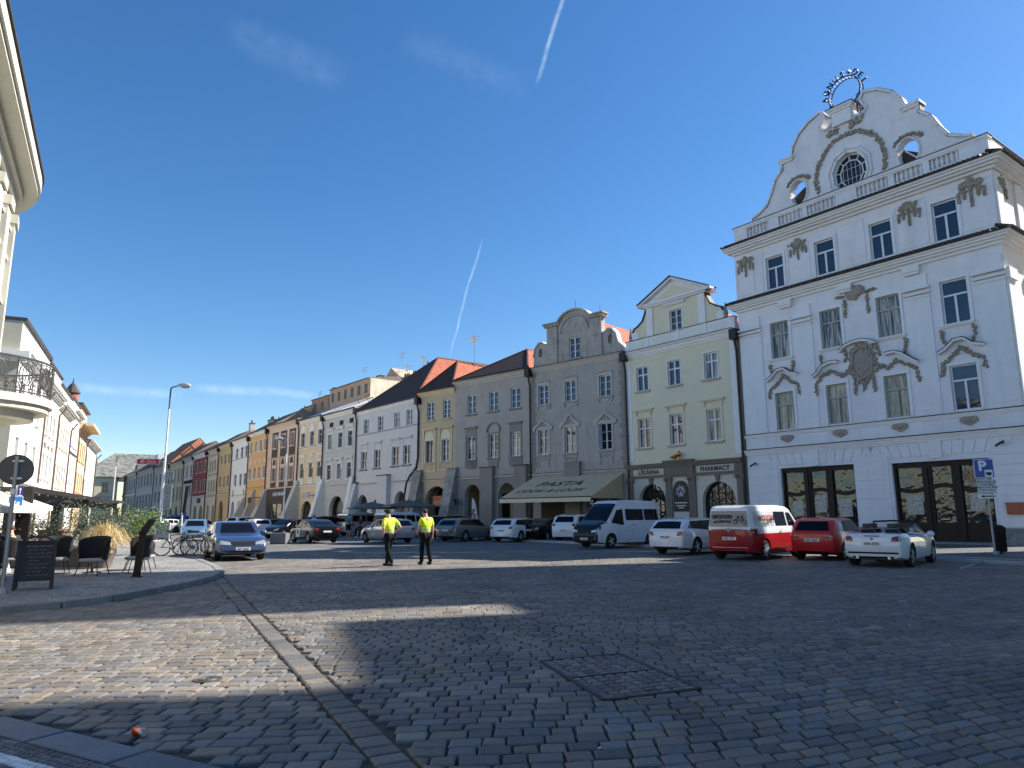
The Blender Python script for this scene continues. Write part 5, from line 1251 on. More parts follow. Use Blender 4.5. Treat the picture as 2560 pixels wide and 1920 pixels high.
# ---- orange house
h, Wd, rf = simple_house(PTS[10], PTS[9], 'orange yellow house with four window bays between the pinkish and the white house', ORANGE, 14.35, ORANGE, (1.2, 3.75, 6.3, 8.6), 1.15, 11.35, 1.7, 7.3, 1.75, DKT, 3.3, 5, [(1.2, 3.6, .1, 2.9, 1.4), (5.6, 8.2, .1, 2.8, 1.4)], 'g22', WFRAME, 'slim', PALE, PANEK)
for x in (1.2, 3.75, 6.3, 8.6): MB().box(x - .7, x + .7, -.1, .02, 9.55, 9.65).box(x - .7, x + .7, -.05, .02, 10.1, 10.18).box(x - .5, x + .5, -.05, .02, 9.8, 9.95).build('window_trim', PALE, h)
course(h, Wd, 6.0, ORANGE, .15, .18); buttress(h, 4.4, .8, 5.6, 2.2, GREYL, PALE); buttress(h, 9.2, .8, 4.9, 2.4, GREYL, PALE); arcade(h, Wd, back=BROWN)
# ---- white blue house
h, Wd, rf = simple_house(PTS[11], PTS[10], 'pale bluish white house with three bays and small scroll ornaments, left of the orange house', PALE, 14.1, PALE, (2.9, 6.2, 8.9), 1.4, 11.15, 1.65, 6.65, 1.85, tiles('maroon_tiles', (.13, .035, .03), .2), 2.2, 5, [(1.0, 3.2, .1, 2.6, 1.6), (5.0, 7.6, .1, 2.6, 1.6)], 'T', GFRAME, None, PALE)
course(h, Wd, 11.0, GREYG, .06, .1); course(h, Wd, 5.1, PALE, .12, .14); buttress(h, 9.6, .9, 4.6, 2.4, GREYG, PALE); arcade(h, Wd, back=GREY); chimney(rf, 3, 5.5, 15.5, 17.9, 2.6, .9, STONE, 4); chimney(rf, 8.5, 5, 15.5, 17.2, .8, .8, STONE, 1)
for x in (2, 8.8): garland(h, [(x, 5.9), (x + .3, 5.4), (x + .1, 4.9)], .12, seed=int(x))
# ---- ochre and beige pair
h, Wd, rf = simple_house(PTS[12], PTS[11], 'narrow mustard house squeezed between the bluish white and the beige house', plaster('mustard_render', (.42, .32, .18), .08, (.3, .22, .12), .15), 14.1, None, (1.9, 4.7, 7.4), 1.25, 10.8, 1.6, 6.8, 1.9, DKT, 2.6, 5, [(2.0, 5.0, .1, 2.6, 1.9)], 'g22', TFRAME, 'slim', BEIGE); course(h, Wd, 5.7, BEIGE, .12, .14); arcade(h, Wd, back=GREYG)
h, Wd, rf = simple_house(PTS[13], PTS[12], 'light beige house with four close window bays, right of the dark red house', BEIGE, 14.0, BEIGE, (1.9, 3.9, 5.9, 7.9), 1.3, 10.0, 2.0, 6.2, 2.2, DKT, 3.4, 5, [(1.4, 3.4, .1, 2.6, 1.3), (5.6, 7.6, .1, 2.6, 1.3)], 'g22', TFRAME, None, BEIGE); arcade(h, Wd, back=GREY)
BE2 = plaster('darker_beige_band', (.36, .30, .22), .08)
for z in (12.7, 9.1, 5.3): MB().box(.9, Wd - .8, -.03, .02, z, z + .5).build('band_panel', BE2, h)
chimney(rf, 4.5, 6.5, 16, 19.2, 1.2, .8, pots=2)
# ---- dark red, and the rest towards the far end
h, Wd, rf = simple_house(PTS[14], PTS[13], 'dark red house with three bays under a white cornice', RED, 14.0, None, (2.7, 6.3, 9.7), 1.5, 10.3, 2.1, 6.55, 2.2, DKT, 3, 5, [(2.4, 5.0, .1, 2.4, 1.8), (7.4, 10.0, .1, 2.4, 1.8)], 'g22', TFRAME, 'slim', PINK, cor=.6, pp=True); eave(h, Wd, 14.02, PALE, .62, .9); MB().box(.3, Wd - .4, -.05, .02, .1, 5.5).build('ochre_ground_storey', YEL, h); course(h, Wd, 5.8, PALE, .1, .2)
for a, c in ((2.4, 5.0), (7.4, 10.0)): MB().prism([(a, .1), (c, .1), (c, 2.6)] + arc((a + c) / 2, 2.6, (c - a) / 2, 0, 180, 10)[1:], -.08, -.04).build('arch_opening', mat('brown_door', (.12, .05, .02), .6), h)
text('', .1, IRON, h, (0, 0, 0)) if 0 else None
MB().box(5.3, 7.9, -.2, -.06, 4.4, 5.3).build('sign_board', BROWN, h)
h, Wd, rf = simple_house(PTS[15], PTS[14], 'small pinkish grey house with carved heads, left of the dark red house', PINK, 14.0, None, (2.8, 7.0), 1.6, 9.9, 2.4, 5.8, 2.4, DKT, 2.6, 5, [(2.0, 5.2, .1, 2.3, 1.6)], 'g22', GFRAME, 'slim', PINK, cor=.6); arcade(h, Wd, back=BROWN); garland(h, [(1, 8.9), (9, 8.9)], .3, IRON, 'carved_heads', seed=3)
eave(h, Wd, 14.02, GREYL, .6, .9)
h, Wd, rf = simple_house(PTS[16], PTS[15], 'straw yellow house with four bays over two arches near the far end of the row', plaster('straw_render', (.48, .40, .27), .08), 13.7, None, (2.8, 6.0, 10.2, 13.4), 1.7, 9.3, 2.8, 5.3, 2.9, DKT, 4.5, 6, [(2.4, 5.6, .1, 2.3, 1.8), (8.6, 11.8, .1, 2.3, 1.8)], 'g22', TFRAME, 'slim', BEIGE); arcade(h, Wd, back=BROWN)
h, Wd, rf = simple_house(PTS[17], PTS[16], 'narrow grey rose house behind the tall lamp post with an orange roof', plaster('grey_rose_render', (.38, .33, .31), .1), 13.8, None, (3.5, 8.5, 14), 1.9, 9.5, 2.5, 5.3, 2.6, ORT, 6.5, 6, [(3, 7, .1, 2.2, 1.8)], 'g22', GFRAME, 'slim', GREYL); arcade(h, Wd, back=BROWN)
h, Wd, rf = simple_house(PTS[18], PTS[17], 'long grey house with a white banded storey under a dark roof at the far end', plaster('far_grey_render', (.38, .34, .31)), 14.4, None, (4, 9, 14, 19, 24), 2.2, 10, 3, 4.2, 4.5, DKT, 4.5, 5, [], 'g22', GFRAME, 'slim', GREYL); MB().box(.5, Wd - .5, -.06, .02, 7.6, 9.2).box(.5, Wd - .5, -.06, .02, 1.6, 2.9).build('band_panel', GREYL, h)
MB().hexa([(16, 1.6, 15.5), (21, 1.6, 15.5), (21, 6, 15.5), (16, 6, 15.5)], [(16, 1.6, 18.2), (21, 1.6, 18.2), (21, 6, 18.8), (16, 6, 18.8)]).build('dormer', PALE, rf)
h, Wd, rf = simple_house(PTS[19], PTS[18], 'grey house with white framed windows, last of the row before the end block', plaster('far_grey_render', (.38, .34, .31)), 14.5, None, (4, 9, 14, 19, 24), 2.0, 9.6, 3.2, 4.0, 3.4, GRT, 3.5, 5, [], 'g22', GFRAME, 'slim', PALE); course(h, Wd, 8.6, PALE, .2, .5)
MB().hexa([(10, 1.6, 15), (15, 1.6, 15), (15, 6, 15), (10, 6, 15)], [(10, 1.6, 17.6), (15, 1.6, 17.6), (15, 6, 18.0), (10, 6, 18.0)]).build('dormer', GREYD, rf)
# end block
h, Wd, rf = simple_house((-130.5, 218.2), (-121.5, 223.3), 'cream end block with a big mottled green grey roof closing the square', LCR, 14.0, None, (7.0,), 1.8, 9.4, 3.0, 4.0, 3.2, None, 8, 16, [], 'g22', GFRAME, None, GREYL, D=26); course(h, Wd, 8.0, GREYL, .1, .3)
b = MB(); rpoly(b, [(-.8, -.8, 14.0), (Wd + 14, -.8, 14.0), (Wd + 13, 20, 22.8), (9, 20, 22.8)]); rpoly(b, [(-.8, 26, 14.0), (-.8, -.8, 14.0), (9, 20, 22.8)], 0); rpoly(b, [(Wd + 14, 40, 14), (-.8, 26, 14), (9, 20, 22.8), (Wd + 13, 20, 22.8)]); b.build('roof', GRT, h)
h, Wd, rf = simple_house((-151, 231), (-139, 243), 'far house with a green grey roof and an orange patch peeping between the rows', GREY, 17, None, (3, 8), 1.6, 9.6, 2.2, 5.0, 2.2, GRT, 9, 6, [], 'g22', GFRAME, None, GREYL, D=20)

# ---- rear blocks rising behind the row
def rear(label, i, x0, x1, y0, H, D, mt, wz, n, roofm=LEDGET, rise=1.2, side=None):
    L, Rr = Vector(PTS[i + 1]), Vector(PTS[i]); u = (Rr - L).normalized(); nn = Vector((-u.y, u.x)); A = L + u * x0 + nn * y0; B = L + u * x1 + nn * y0
    h, Wd = base(tuple(A), tuple(B), label, 'rear blocks behind the row', 'rear_block'); ops = []
    xs = [Wd * (k + .5) / n for k in range(n)]
    for x in xs: ops.append((x - .45, x + .45, wz, wz + 1.4, 0))
    wallmb(Wd, H, D, ops).build('wall', mt, h)
    for x in xs: window(h, x, wz, .9, 1.4, 'g22', GFRAME, PANE, None, None, sl=False, simple=True)
    if side: MB().box(Wd, Wd + .05, .1, D - .1, 8, H - .05).build('side_wall', side, h)
    rf = ridgeroof(h, Wd, H, rise, D / 2, D, roofm, out=.3)
    return h, Wd, rf
RBR = plaster('tan_brown_render', (.36, .26, .19), .15, (.2, .15, .12), .3)
h, Wd, rf = rear('tan rear block with six attic windows and a sunlit blotchy side wall', 7, -5.5, 7.0, 6.5, 19.9, 9, RBR, 17.9, 6, REDT, .7, plaster('blotchy_cream_render', (.66, .60, .48), .3, (.3, .26, .2), .8))
chimney(rf, 6, 5, 20.2, 21.6, 1.0, .7); aerial(rf, 3, 4, 20.5, 23.5)
b = MB(); b.prism([(4, 19.5), (13, 19.5), (8.2, 22.6)], 5.5, 9.0); b.build('gable_wall', plaster('old_gable_render', (.40, .36, .28), .4, (.14, .13, .11), .9), h)
aerial(rf, 10.5, 6, 21, 24.6)
h, Wd, rf = rear('brown rear block with a rounded corner pipe and two small windows', 8, -1.5, 6.5, 7.0, 19.4, 8, plaster('rear_brown_render', (.26, .19, .14), .15), 17.4, 3, LEDGET, .4); chimney(rf, 1.5, 3, 19.4, 21.4, .5, .5, WHITE2); chimney(rf, 2.7, 3, 19.4, 21.1, .5, .5, WHITE2)
h, Wd, rf = rear('brown rear block with four tiny windows beside a white flat chimney', 9, 2.0, 15.0, 7.5, 18.9, 8, RBR, 16.9, 4, LEDGET, .4); chimney(rf, 3, 3, 18.9, 20.4, 4.0, 1.6, WHITE2, 2)
h, Wd, rf = rear('lower brown rear block with two small windows', 10, 2.5, 13.0, 8.0, 18.3, 8, RBR, 16.0, 3, LEDGET, .4); chimney(rf, 1.5, 3, 18.2, 20.2, 3.4, 1.2, WHITE2, 1); aerial(rf, 8, 3, 18.5, 22.5)
h, Wd, rf = rear('last and lowest brown rear block at the left end of the set-back storeys', 11, 4.0, 12.0, 8.5, 17.7, 8, plaster('rear_brown_render', (.26, .19, .14)), 15.8, 2, LEDGET, .4); chimney(rf, 2, 3, 17.6, 19.8, 1.2, .9, WHITE2, 1)
# long chimney line above the steep roof
h, Wd, rf = rear('pale rear wall with a row of blotchy chimney stacks beside the steep dark roof', 6, .5, 9.0, 9.5, 18.0, 5, plaster('old_gable_render', (.40, .36, .28)), 16.0, 2, LEDGET, .3)
chimney(rf, 2.2, 2, 18, 20.2, 2.2, 1.0, pots=2); chimney(rf, 5.4, 2, 18, 20.9, .9, .9, pots=1); chimney(rf, 7.6, 2, 18, 20.4, 1.2, .9, WHITE2, pots=2); aerial(rf, 4, 2, 18, 22.6, True)

# ---------------- left row, in full sun
LS = Vector((-35.2, 50.2)); LV = Vector((-.438, .899))
def LP(d, o=0): p = LS + LV * d + Vector((.899, .438)) * o; return (p.x, p.y)
GL = 'sunlit houses along the left side'
h, Wd, rf = simple_house(LP(0), LP(14.6), 'broad white sunlit house with an attic storey, nearest in the left row', LWH, 13.3, None, (3, 7.2, 11.4), 1.3, 9.3, 2.1, 5.3, 2.2, None, arches=[], st='g22', fm=TFRAME, sur='slim', trim=LWH, group=GL, cor=.8, pp=True, D=11)
MB().box(-.05, Wd, -.02, 11, 13.4, 15.6).build('attic_wall', LWH, h); MB().box(-.12, Wd + .1, -.25, 11.2, 15.6, 15.85).build('roof', LEDGET, h); MB().box(-.6, 0, -.7, 5, 12.9, 13.35).box(-.4, 0, -.5, 5, 12.6, 12.9).build('side_cornice', LWH, h)
MB().box(-.03, 0, 0, 11, .0, 12.6).box(-.08, -.03, 0, 11, 13.4, 15.55).build('end_wall', plaster('beige_end_wall', (.50, .46, .36), .08), h)
MB().box(.4, 14.2, -.3, 0.02, 4.3, 4.6).build('string_course', LWH, h)
h, Wd, rf = simple_house(LP(14.6), LP(24.4), 'sunlit white house with stucco garlands over its first floor', LWH, 13.3, None, (2.6, 5.0, 7.4), 1.1, 9.2, 2.0, 5.2, 2.2, DKT, 1.8, 5, [], 'g22', TFRAME, 'slim', LWH, group=GL, cor=.8, pane=PANEC)
MB().box(0, Wd, .05, 5, 13.35, 15.5).build('attic_wall', LWH, h); MB().box(-.05, Wd + .05, -.15, 5.1, 15.5, 15.62).build('attic_edge', LEDGET, h)
for x in (2.6, 5.0, 7.4): garland(h, [(x - .5, 8.3), (x, 8.0), (x + .5, 8.3)], .14, seed=int(x))
h, Wd, rf = simple_house(LP(24.4), LP(36), 'sunlit cream house with close bays and banded panels below them', plaster('warm_white_render', (.78, .72, .58), .06), 13.0, None, (1.6, 3.7, 5.8, 7.9, 10), 1.0, 8.9, 2.3, 4.8, 2.3, DKT, 1.8, 5, [], 'g22', TFRAME, 'slim', LWH, group=GL, cor=.8, pane=PANEC)
MB().box(0, Wd, .05, 5, 13.05, 15.0).build('attic_wall', LWH, h); MB().box(-.05, Wd + .05, -.15, 5.1, 15.0, 15.12).build('attic_edge', LEDGET, h)
h, Wd, rf = simple_house(LP(36), LP(45.5), 'sunlit white house with carved figures and a capped red chimney turret', LWH, 14.0, None, (1.6, 3.6, 5.6, 7.6), 1.0, 10.0, 2.2, 5.8, 2.2, DKT, 1.5, 5, [], 'g22', TFRAME, 'slim', LWH, group=GL, cor=.7, pane=PANEC); garland(h, [(1, 9.2), (9, 9.2)], .12, BRP, 'carved_frieze', seed=8)
MB().box(0, Wd, .05, 5, 14.05, 15.3).build('attic_wall', LWH, h); MB().box(-.05, Wd + .05, -.15, 5.1, 15.3, 15.42).build('attic_edge', LEDGET, h)
b = MB(); b.cyl((7.0, .9, 14.0), (7.0, .9, 17.0), .72, n=10).build('turret', mat('red_turret', (.34, .09, .06), .7), rf); MB().lathe([(.95, 0), (.9, .15), (.6, .6), (.35, 1.05), (.1, 1.3), (.03, 1.9)], (7.0, .9, 16.95), 10).build('turret_cap', LEDGET, rf)
h, Wd, rf = simple_house(LP(45.5), LP(57), 'sunlit peach house with a deep projecting eave and attic', LPE, 13.2, None, (2.2, 4.8, 7.4, 9.8), 1.3, 9.0, 2.4, 5.0, 2.4, None, arches=[], st='g22', fm=TFRAME, sur='slim', trim=LPE, group=GL, cor=.6, pane=PANEC)
MB().box(0, Wd, -1.6, 6, 13.25, 13.6).build('eave_slab', LPE, h); MB().box(0, Wd, .2, 8, 13.6, 16.0).build('attic_wall', LPE, h); MB().box(-.1, Wd + .1, -.2, 8.2, 16.0, 16.2).build('roof', LEDGET, h)
h, Wd, rf = simple_house(LP(57), LP(76), 'farthest narrow white house of the sunlit left row', LWH, 12.5, None, (3, 7, 11, 15), 1.3, 8.6, 2.2, 4.8, 2.2, DKT, 2.5, 5, [], 'g22', TFRAME, 'slim', LWH, group=GL, cor=.9, pane=PANEC)

# ---------------- curved corner building at the left edge
CB = empty('curved_corner_building', (-20.3, 20.7, 0), 0, 'cream corner building with a rounded end, a deep curved cornice and a wrought iron balcony', 'building')
CV = Vector((-.48, .877)); CM = Vector((.877, .48))
def capsule(r, t0=-21, back=10):
    """outline: facade line, rounded end, and back; relative to the centre of the round end"""
    a0 = math.atan2(CM.y, CM.x); pts = []
    p = CV * t0 + CM * r; pts.append((p.x, p.y))
    for k in range(19):
        a = a0 + R(120) * k / 18; pts.append((r * math.cos(a), r * math.sin(a)))
    a = a0 + R(120); d = Vector((-math.sin(a), math.cos(a))); q = Vector(pts[-1]) + d * 14; pts.append((q.x, q.y)); q2 = CV * t0 - CM * 12; pts.append((q2.x, q2.y))
    return pts
CREAMW = plaster('cream_stucco', (.58, .565, .49), .08, (.4, .37, .3), .2)
b = MB(); b.prism(capsule(4.0), 0, 12.4, ax='z'); b.build('wall', CREAMW, CB)
b = MB(); b.prism(capsule(4.14), 12.15, 12.4, ax='z').prism(capsule(4.3), 12.4, 12.6, ax='z').prism(capsule(4.72), 12.6, 12.72, ax='z').prism(capsule(4.8), 12.72, 13.15, ax='z')
b.build('cornice', CREAMW, CB); MB().prism(capsule(4.86), 13.15, 13.22, ax='z').build('roof_edge', LEDGET, CB)
MB().prism(capsule(4.06), 10.9, 11.6, ax='z').prism(capsule(4.12), 4.7, 4.95, ax='z').build('string_course', CREAMW, CB)
def CP(s, off):   # point on the facade, s metres along (0 = start of the round end)
    if s <= 0: p = CV * s + CM * (4 + off)
    else: a = math.atan2(CM.y, CM.x) + s / 4.0; p = Vector((math.cos(a), math.sin(a))) * (4 + off)
    return p
pil = MB(); 
for k in range(-11, 4):
    s = k * 1.75 + .3; c0_, c1_ = s - .33, s + .33
    P = [CP(c0_, -.02), CP(c1_, -.02), CP(c1_, .22), CP(c0_, .22)]
    pil.hexa([(p.x, p.y, 5.1) for p in P], [(p.x, p.y, 11.55) for p in P])
    P = [CP(c0_ - .06, -.02), CP(c1_ + .06, -.02), CP(c1_ + .06, .30), CP(c0_ - .06, .30)]
    pil.hexa([(p.x, p.y, 11.3) for p in P], [(p.x, p.y, 11.6) for p in P])
pil.build('pilaster', CREAMW, CB)
for k in range(-11, 3):
    s = k * 1.75 + .3 + .875
    for z, hh in ((6.2, 2.3), (10.1, .9)):
        w = .45; P = [CP(s - w, .0), CP(s + w, .0), CP(s + w, .03), CP(s - w, .03)]
        o = MB().hexa([(p.x, p.y, z) for p in P], [(p.x, p.y, z + hh) for p in P]).build('window', PANE, CB)
        P = [CP(s - w - .1, .0), CP(s + w + .1, .0), CP(s + w + .1, .14), CP(s - w - .1, .14)]
        f = MB().hexa([(p.x, p.y, z - .12) for p in P], [(p.x, p.y, z) for p in P]).hexa([(p.x, p.y, z + hh) for p in P], [(p.x, p.y, z + hh + .1) for p in P]); f.build('frame', CREAMW, o)
        for e in (-w - .06, w): 
            P = [CP(s + e, 0), CP(s + e + .06, 0), CP(s + e + .06, .07), CP(s + e, .07)]; 
# balcony
bc = CP(-2.7, .0); BX, BY = bc.x, bc.y
def bal(r, n=22):
    a0 = math.atan2(CM.y, CM.x); return [(BX + r * math.cos(a0 + R(-95 + 190 * k / n)), BY + r * math.sin(a0 + R(-95 + 190 * k / n))) for k in range(n + 1)]
MB().prism(bal(2.05), 4.78, 5.0, ax='z').prism(bal(1.95), 4.62, 4.78, ax='z').prism(bal(1.6), 4.40, 4.62, ax='z').build('balcony_slab', CREAMW, CB)
b = MB(); b.lathe([(.3, 0), (.5, .3), (.75, .7), (1.25, 1.0)], (BX, BY, 3.42), 20); b.build('balcony_console', CREAMW, CB, True)
b = MB(); r_ = bal(1.98, 26)
for z, t in ((6.02, .035), (5.95, .015), (5.08, .022), (5.16, .012)): b.tube([(x, y, z) for x, y in r_], t, 6)
for k in range(0, 27):
    x, y = r_[k]; b.cyl((x, y, 5.0), (x, y, 6.02), .012 if k % 3 else .022, n=5)
for k in range(1, 26, 3):
    x, y = r_[k]; t_ = Vector((y - BY, -(x - BX), 0)).normalized()
    b.tube([Vector((x, y, 5.56)) + t_ * .21 * math.cos(R(a)) + Vector((0, 0, .33 * math.sin(R(a)))) for a in range(0, 360, 30)], .020, 5, closed=True)
    for q in (-1, 1):
        b.tube([Vector((x, y, 5.56)) + t_ * (.1 * q * math.cos(R(a))) + Vector((0, 0, .30 * math.sin(R(a)))) for a in range(-90, 91, 30)], .014, 4)
    for q in (-1, 1):
        for zz in (5.25, 5.87): b.tube([Vector((x, y, zz)) + t_ * (q * (.24 + .07 * math.cos(R(a)))) + Vector((0, 0, .07 * math.sin(R(a)))) for a in range(0, 330, 40)], .014, 4)
b.build('balcony_railing', mat('grey_wrought_iron', (.10, .10, .10), .5, metal=.3), CB)

# ---------------- unseen blocks right of the view, shaped to throw the foreground shade
NW = Vector((-SY, SX)); SW = Vector((SX, SY))
def block(w0, w1, t0, t1, H, label, ztaper=None):
    c = [NW * w0 + SW * t0, NW * w1 + SW * t0, NW * w1 + SW * t1, NW * w0 + SW * t1]
    o = empty('shade_caster_block', (c[0].x, c[0].y, 0), 0, label, 'building'); P = [(p.x - c[0].x, p.y - c[0].y) for p in c][::-1]
    MB().prism(P, 0, H, ax='z').build('wall', LCR, o); 
    cx = sum(p[0] for p in P) / 4; cy = sum(p[1] for p in P) / 4
    MB().prism([(cx + (x - cx) * 1.02, cy + (y - cy) * 1.02) for x, y in P], H - .3, H, ax='z').build('roof', DKT, o)
    return o
block(13.32, 22.7, 34.5, 46, 37, 'tall unseen shade caster whose edge ends the strip of sunlight')
block(11.88, 13.34, 34.6, 46, 24.6, 'low unseen shade caster beside the tall one')
block(7.46, 11.9, 34.7, 46, 27.2, 'middle unseen shade caster that lets the sun reach the left paving')
block(-14, 7.48, 34.5, 46, 38, 'long high unseen shade caster over the near paving')

# ------------------------------------------------------------ vehicles
def paint(name, c, metal=.35, rough=.32, coat=1, spec=.5): return mat(name, c, rough, metal=metal, coat=coat, spec=spec)
TYRE = mat('tyre_rubber', (.012, .012, .012), .85); RIM = mat('alloy_rim', (.62, .63, .65), .35, metal=.25)
CGL = mat('car_glass', (.005, .005, .007), .04, spec=.2, coat=.0); TRIM = mat('black_plastic', (.010, .010, .011), .6, spec=.2)
HEADL = mat('headlight_lens', (.36, .38, .40), .12, metal=.3, coat=1); TAILL = mat('tail_light_lens', (.22, .008, .008), .18, coat=1); PLATE = mat('number_plate', (.75, .75, .73), .5); CHROME = mat('chrome', (.8, .8, .8), .15, metal=1)
def lerp(tab, x):
    if x <= tab[0][0]: return tab[0][1]
    for (a, p), (b, q) in zip(tab, tab[1:]):
        if x <= b: return p + (q - p) * (x - a) / (b - a)
    return tab[-1][1]
CT = {
 'sedan': dict(L=4.75, W=1.84, wb=2.80, wx=-1.38, r=.335, tum=.40, gr=(-1.75, .95), top=[(-2.37, .88), (-2.32, 1.0), (-2.2, 1.07), (-1.75, 1.10), (-1.1, 1.35), (-.65, 1.44), (-.2, 1.465), (.25, 1.43), (.95, 1.02), (1.3, .96), (1.9, .86), (2.25, .73), (2.37, .55)], belt=[(-2.4, .98), (2.4, .86)],
   side=[((-1.45, 1.02), (-.95, 1.0), (-.78, 1.34), (-1.12, 1.26)), ((-.88, 1.0), (-.12, .98), (-.15, 1.38), (-.72, 1.36)), ((-.05, .98), (.82, .97), (.28, 1.35), (-.07, 1.385))], rw=((-.60, 1.10), (.60, 1.10), (.50, 1.36), (-.50, 1.36)), fw=((-.66, 1.01), (.66, 1.01), (.55, 1.38), (-.55, 1.38))),
 'estate': dict(L=4.78, W=1.84, wb=2.82, wx=-1.40, r=.335, tum=.36, gr=(-2.3, .95), top=[(-2.39, .9), (-2.34, 1.02), (-2.2, 1.17), (-1.95, 1.38), (-1.75, 1.435), (-1.2, 1.46), (-.4, 1.48), (.25, 1.44), (.95, 1.02), (1.3, .96), (1.9, .87), (2.27, .74), (2.39, .55)], belt=[(-2.4, 1.0), (2.4, .87)],
   side=[((-1.98, 1.08), (-.98, 1.03), (-.98, 1.38), (-1.72, 1.36)), ((-.9, 1.02), (-.1, .99), (-.12, 1.40), (-.9, 1.385)), ((-.04, .99), (.82, .98), (.28, 1.36), (-.06, 1.40))], rw=((-.66, 1.06), (.66, 1.06), (.54, 1.37), (-.54, 1.37)), fw=((-.66, 1.01), (.66, 1.01), (.55, 1.38), (-.55, 1.38))),
 'hatch': dict(L=4.0, W=1.72, wb=2.48, wx=-1.18, r=.31, tum=.34, gr=(-1.95, .98), top=[(-2.0, .88), (-1.96, 1.02), (-1.85, 1.15), (-1.66, 1.38), (-1.5, 1.43), (-.9, 1.48), (-.3, 1.49), (.25, 1.44), (.98, 1.02), (1.3, .96), (1.7, .84), (1.92, .71), (2.0, .55)], belt=[(-2.0, .98), (2.0, .86)],
   side=[((-1.55, 1.04), (-.9, 1.01), (-.88, 1.37), (-1.38, 1.34)), ((-.8, 1.01), (-.08, .99), (-.10, 1.40), (-.8, 1.385)), ((0, .99), (.84, .98), (.28, 1.36), (-.02, 1.40))], rw=((-.60, 1.04), (.60, 1.04), (.5, 1.36), (-.5, 1.36)), fw=((-.62, 1.02), (.62, 1.02), (.52, 1.39), (-.52, 1.39))),
 'suv': dict(L=4.66, W=1.88, wb=2.80, wx=-1.36, r=.37, tum=.30, gr=(-2.25, 1.0), top=[(-2.33, 1.0), (-2.28, 1.15), (-2.15, 1.35), (-1.98, 1.58), (-1.8, 1.63), (-1.1, 1.67), (-.3, 1.68), (.35, 1.62), (1.0, 1.18), (1.35, 1.12), (1.95, 1.0), (2.22, .86), (2.33, .62)], belt=[(-2.4, 1.16), (2.4, 1.02)],
   side=[((-1.95, 1.24), (-1.0, 1.2), (-1.0, 1.56), (-1.75, 1.54)), ((-.92, 1.19), (-.08, 1.16), (-.1, 1.58), (-.92, 1.565)), ((0, 1.16), (.9, 1.14), (.38, 1.53), (-.02, 1.58))], rw=((-.66, 1.22), (.66, 1.22), (.56, 1.56), (-.56, 1.56)), fw=((-.68, 1.18), (.68, 1.18), (.58, 1.57), (-.58, 1.57))),
 'van': dict(L=4.95, W=1.90, wb=3.0, wx=-1.52, r=.35, tum=.13, gr=(-2.4, 1.75), top=[(-2.47, 1.1), (-2.46, 1.5), (-2.38, 1.84), (-2.25, 1.92), (-1.9, 1.955), (0, 1.98), (.8, 1.93), (1.05, 1.86), (1.75, 1.22), (1.95, 1.14), (2.3, .98), (2.43, .8), (2.475, .55)], belt=[(-2.5, 1.13), (1.6, 1.13), (2.5, 1.05)],
   side=[((-2.2, 1.2), (-.62, 1.2), (-.62, 1.72), (-2.15, 1.72)), ((-.5, 1.2), (.55, 1.2), (.52, 1.72), (-.5, 1.72)), ((.68, 1.2), (1.55, 1.18), (1.02, 1.68), (.66, 1.70))], rw=((-.74, 1.18), (.74, 1.18), (.68, 1.74), (-.68, 1.74)), fw=((-.76, 1.22), (.76, 1.22), (.66, 1.80), (-.66, 1.80))),
 'minibus': dict(L=4.95, W=1.97, wb=2.93, wx=-1.42, r=.34, tum=.12, gr=(-2.4, 1.8), top=[(-2.47, 1.2), (-2.46, 1.8), (-2.40, 2.2), (-2.3, 2.31), (-1.8, 2.37), (0, 2.40), (.75, 2.36), (1.0, 2.22), (1.75, 1.38), (1.95, 1.3), (2.3, 1.12), (2.43, .9), (2.475, .5)], belt=[(-2.5, 1.28), (1.6, 1.26), (2.5, 1.1)],
   side=[((-2.2, 1.36), (-1.05, 1.36), (-1.05, 1.93), (-2.15, 1.93)), ((-.97, 1.36), (.38, 1.36), (.36, 1.93), (-.97, 1.93)), ((.58, 1.12), (1.45, 1.24), (1.0, 1.88), (.56, 1.93))], rw=((-.78, 1.36), (.78, 1.36), (.72, 1.95), (-.72, 1.95)), fw=((-.80, 1.38), (.80, 1.38), (.72, 2.02), (-.72, 2.02))),
 'cabrio': dict(L=4.64, W=1.83, wb=2.81, wx=-1.40, r=.34, tum=.3, gr=(3, 4), top=[(-2.32, .82), (-2.27, .97), (-2.15, 1.02), (-1.5, 1.04), (-1.2, .97), (.55, .95), (.95, .99), (1.3, .95), (1.9, .84), (2.22, .70), (2.32, .52)], belt=[(-2.4, .92), (2.4, .84)], side=[], rw=None, fw=None),
}
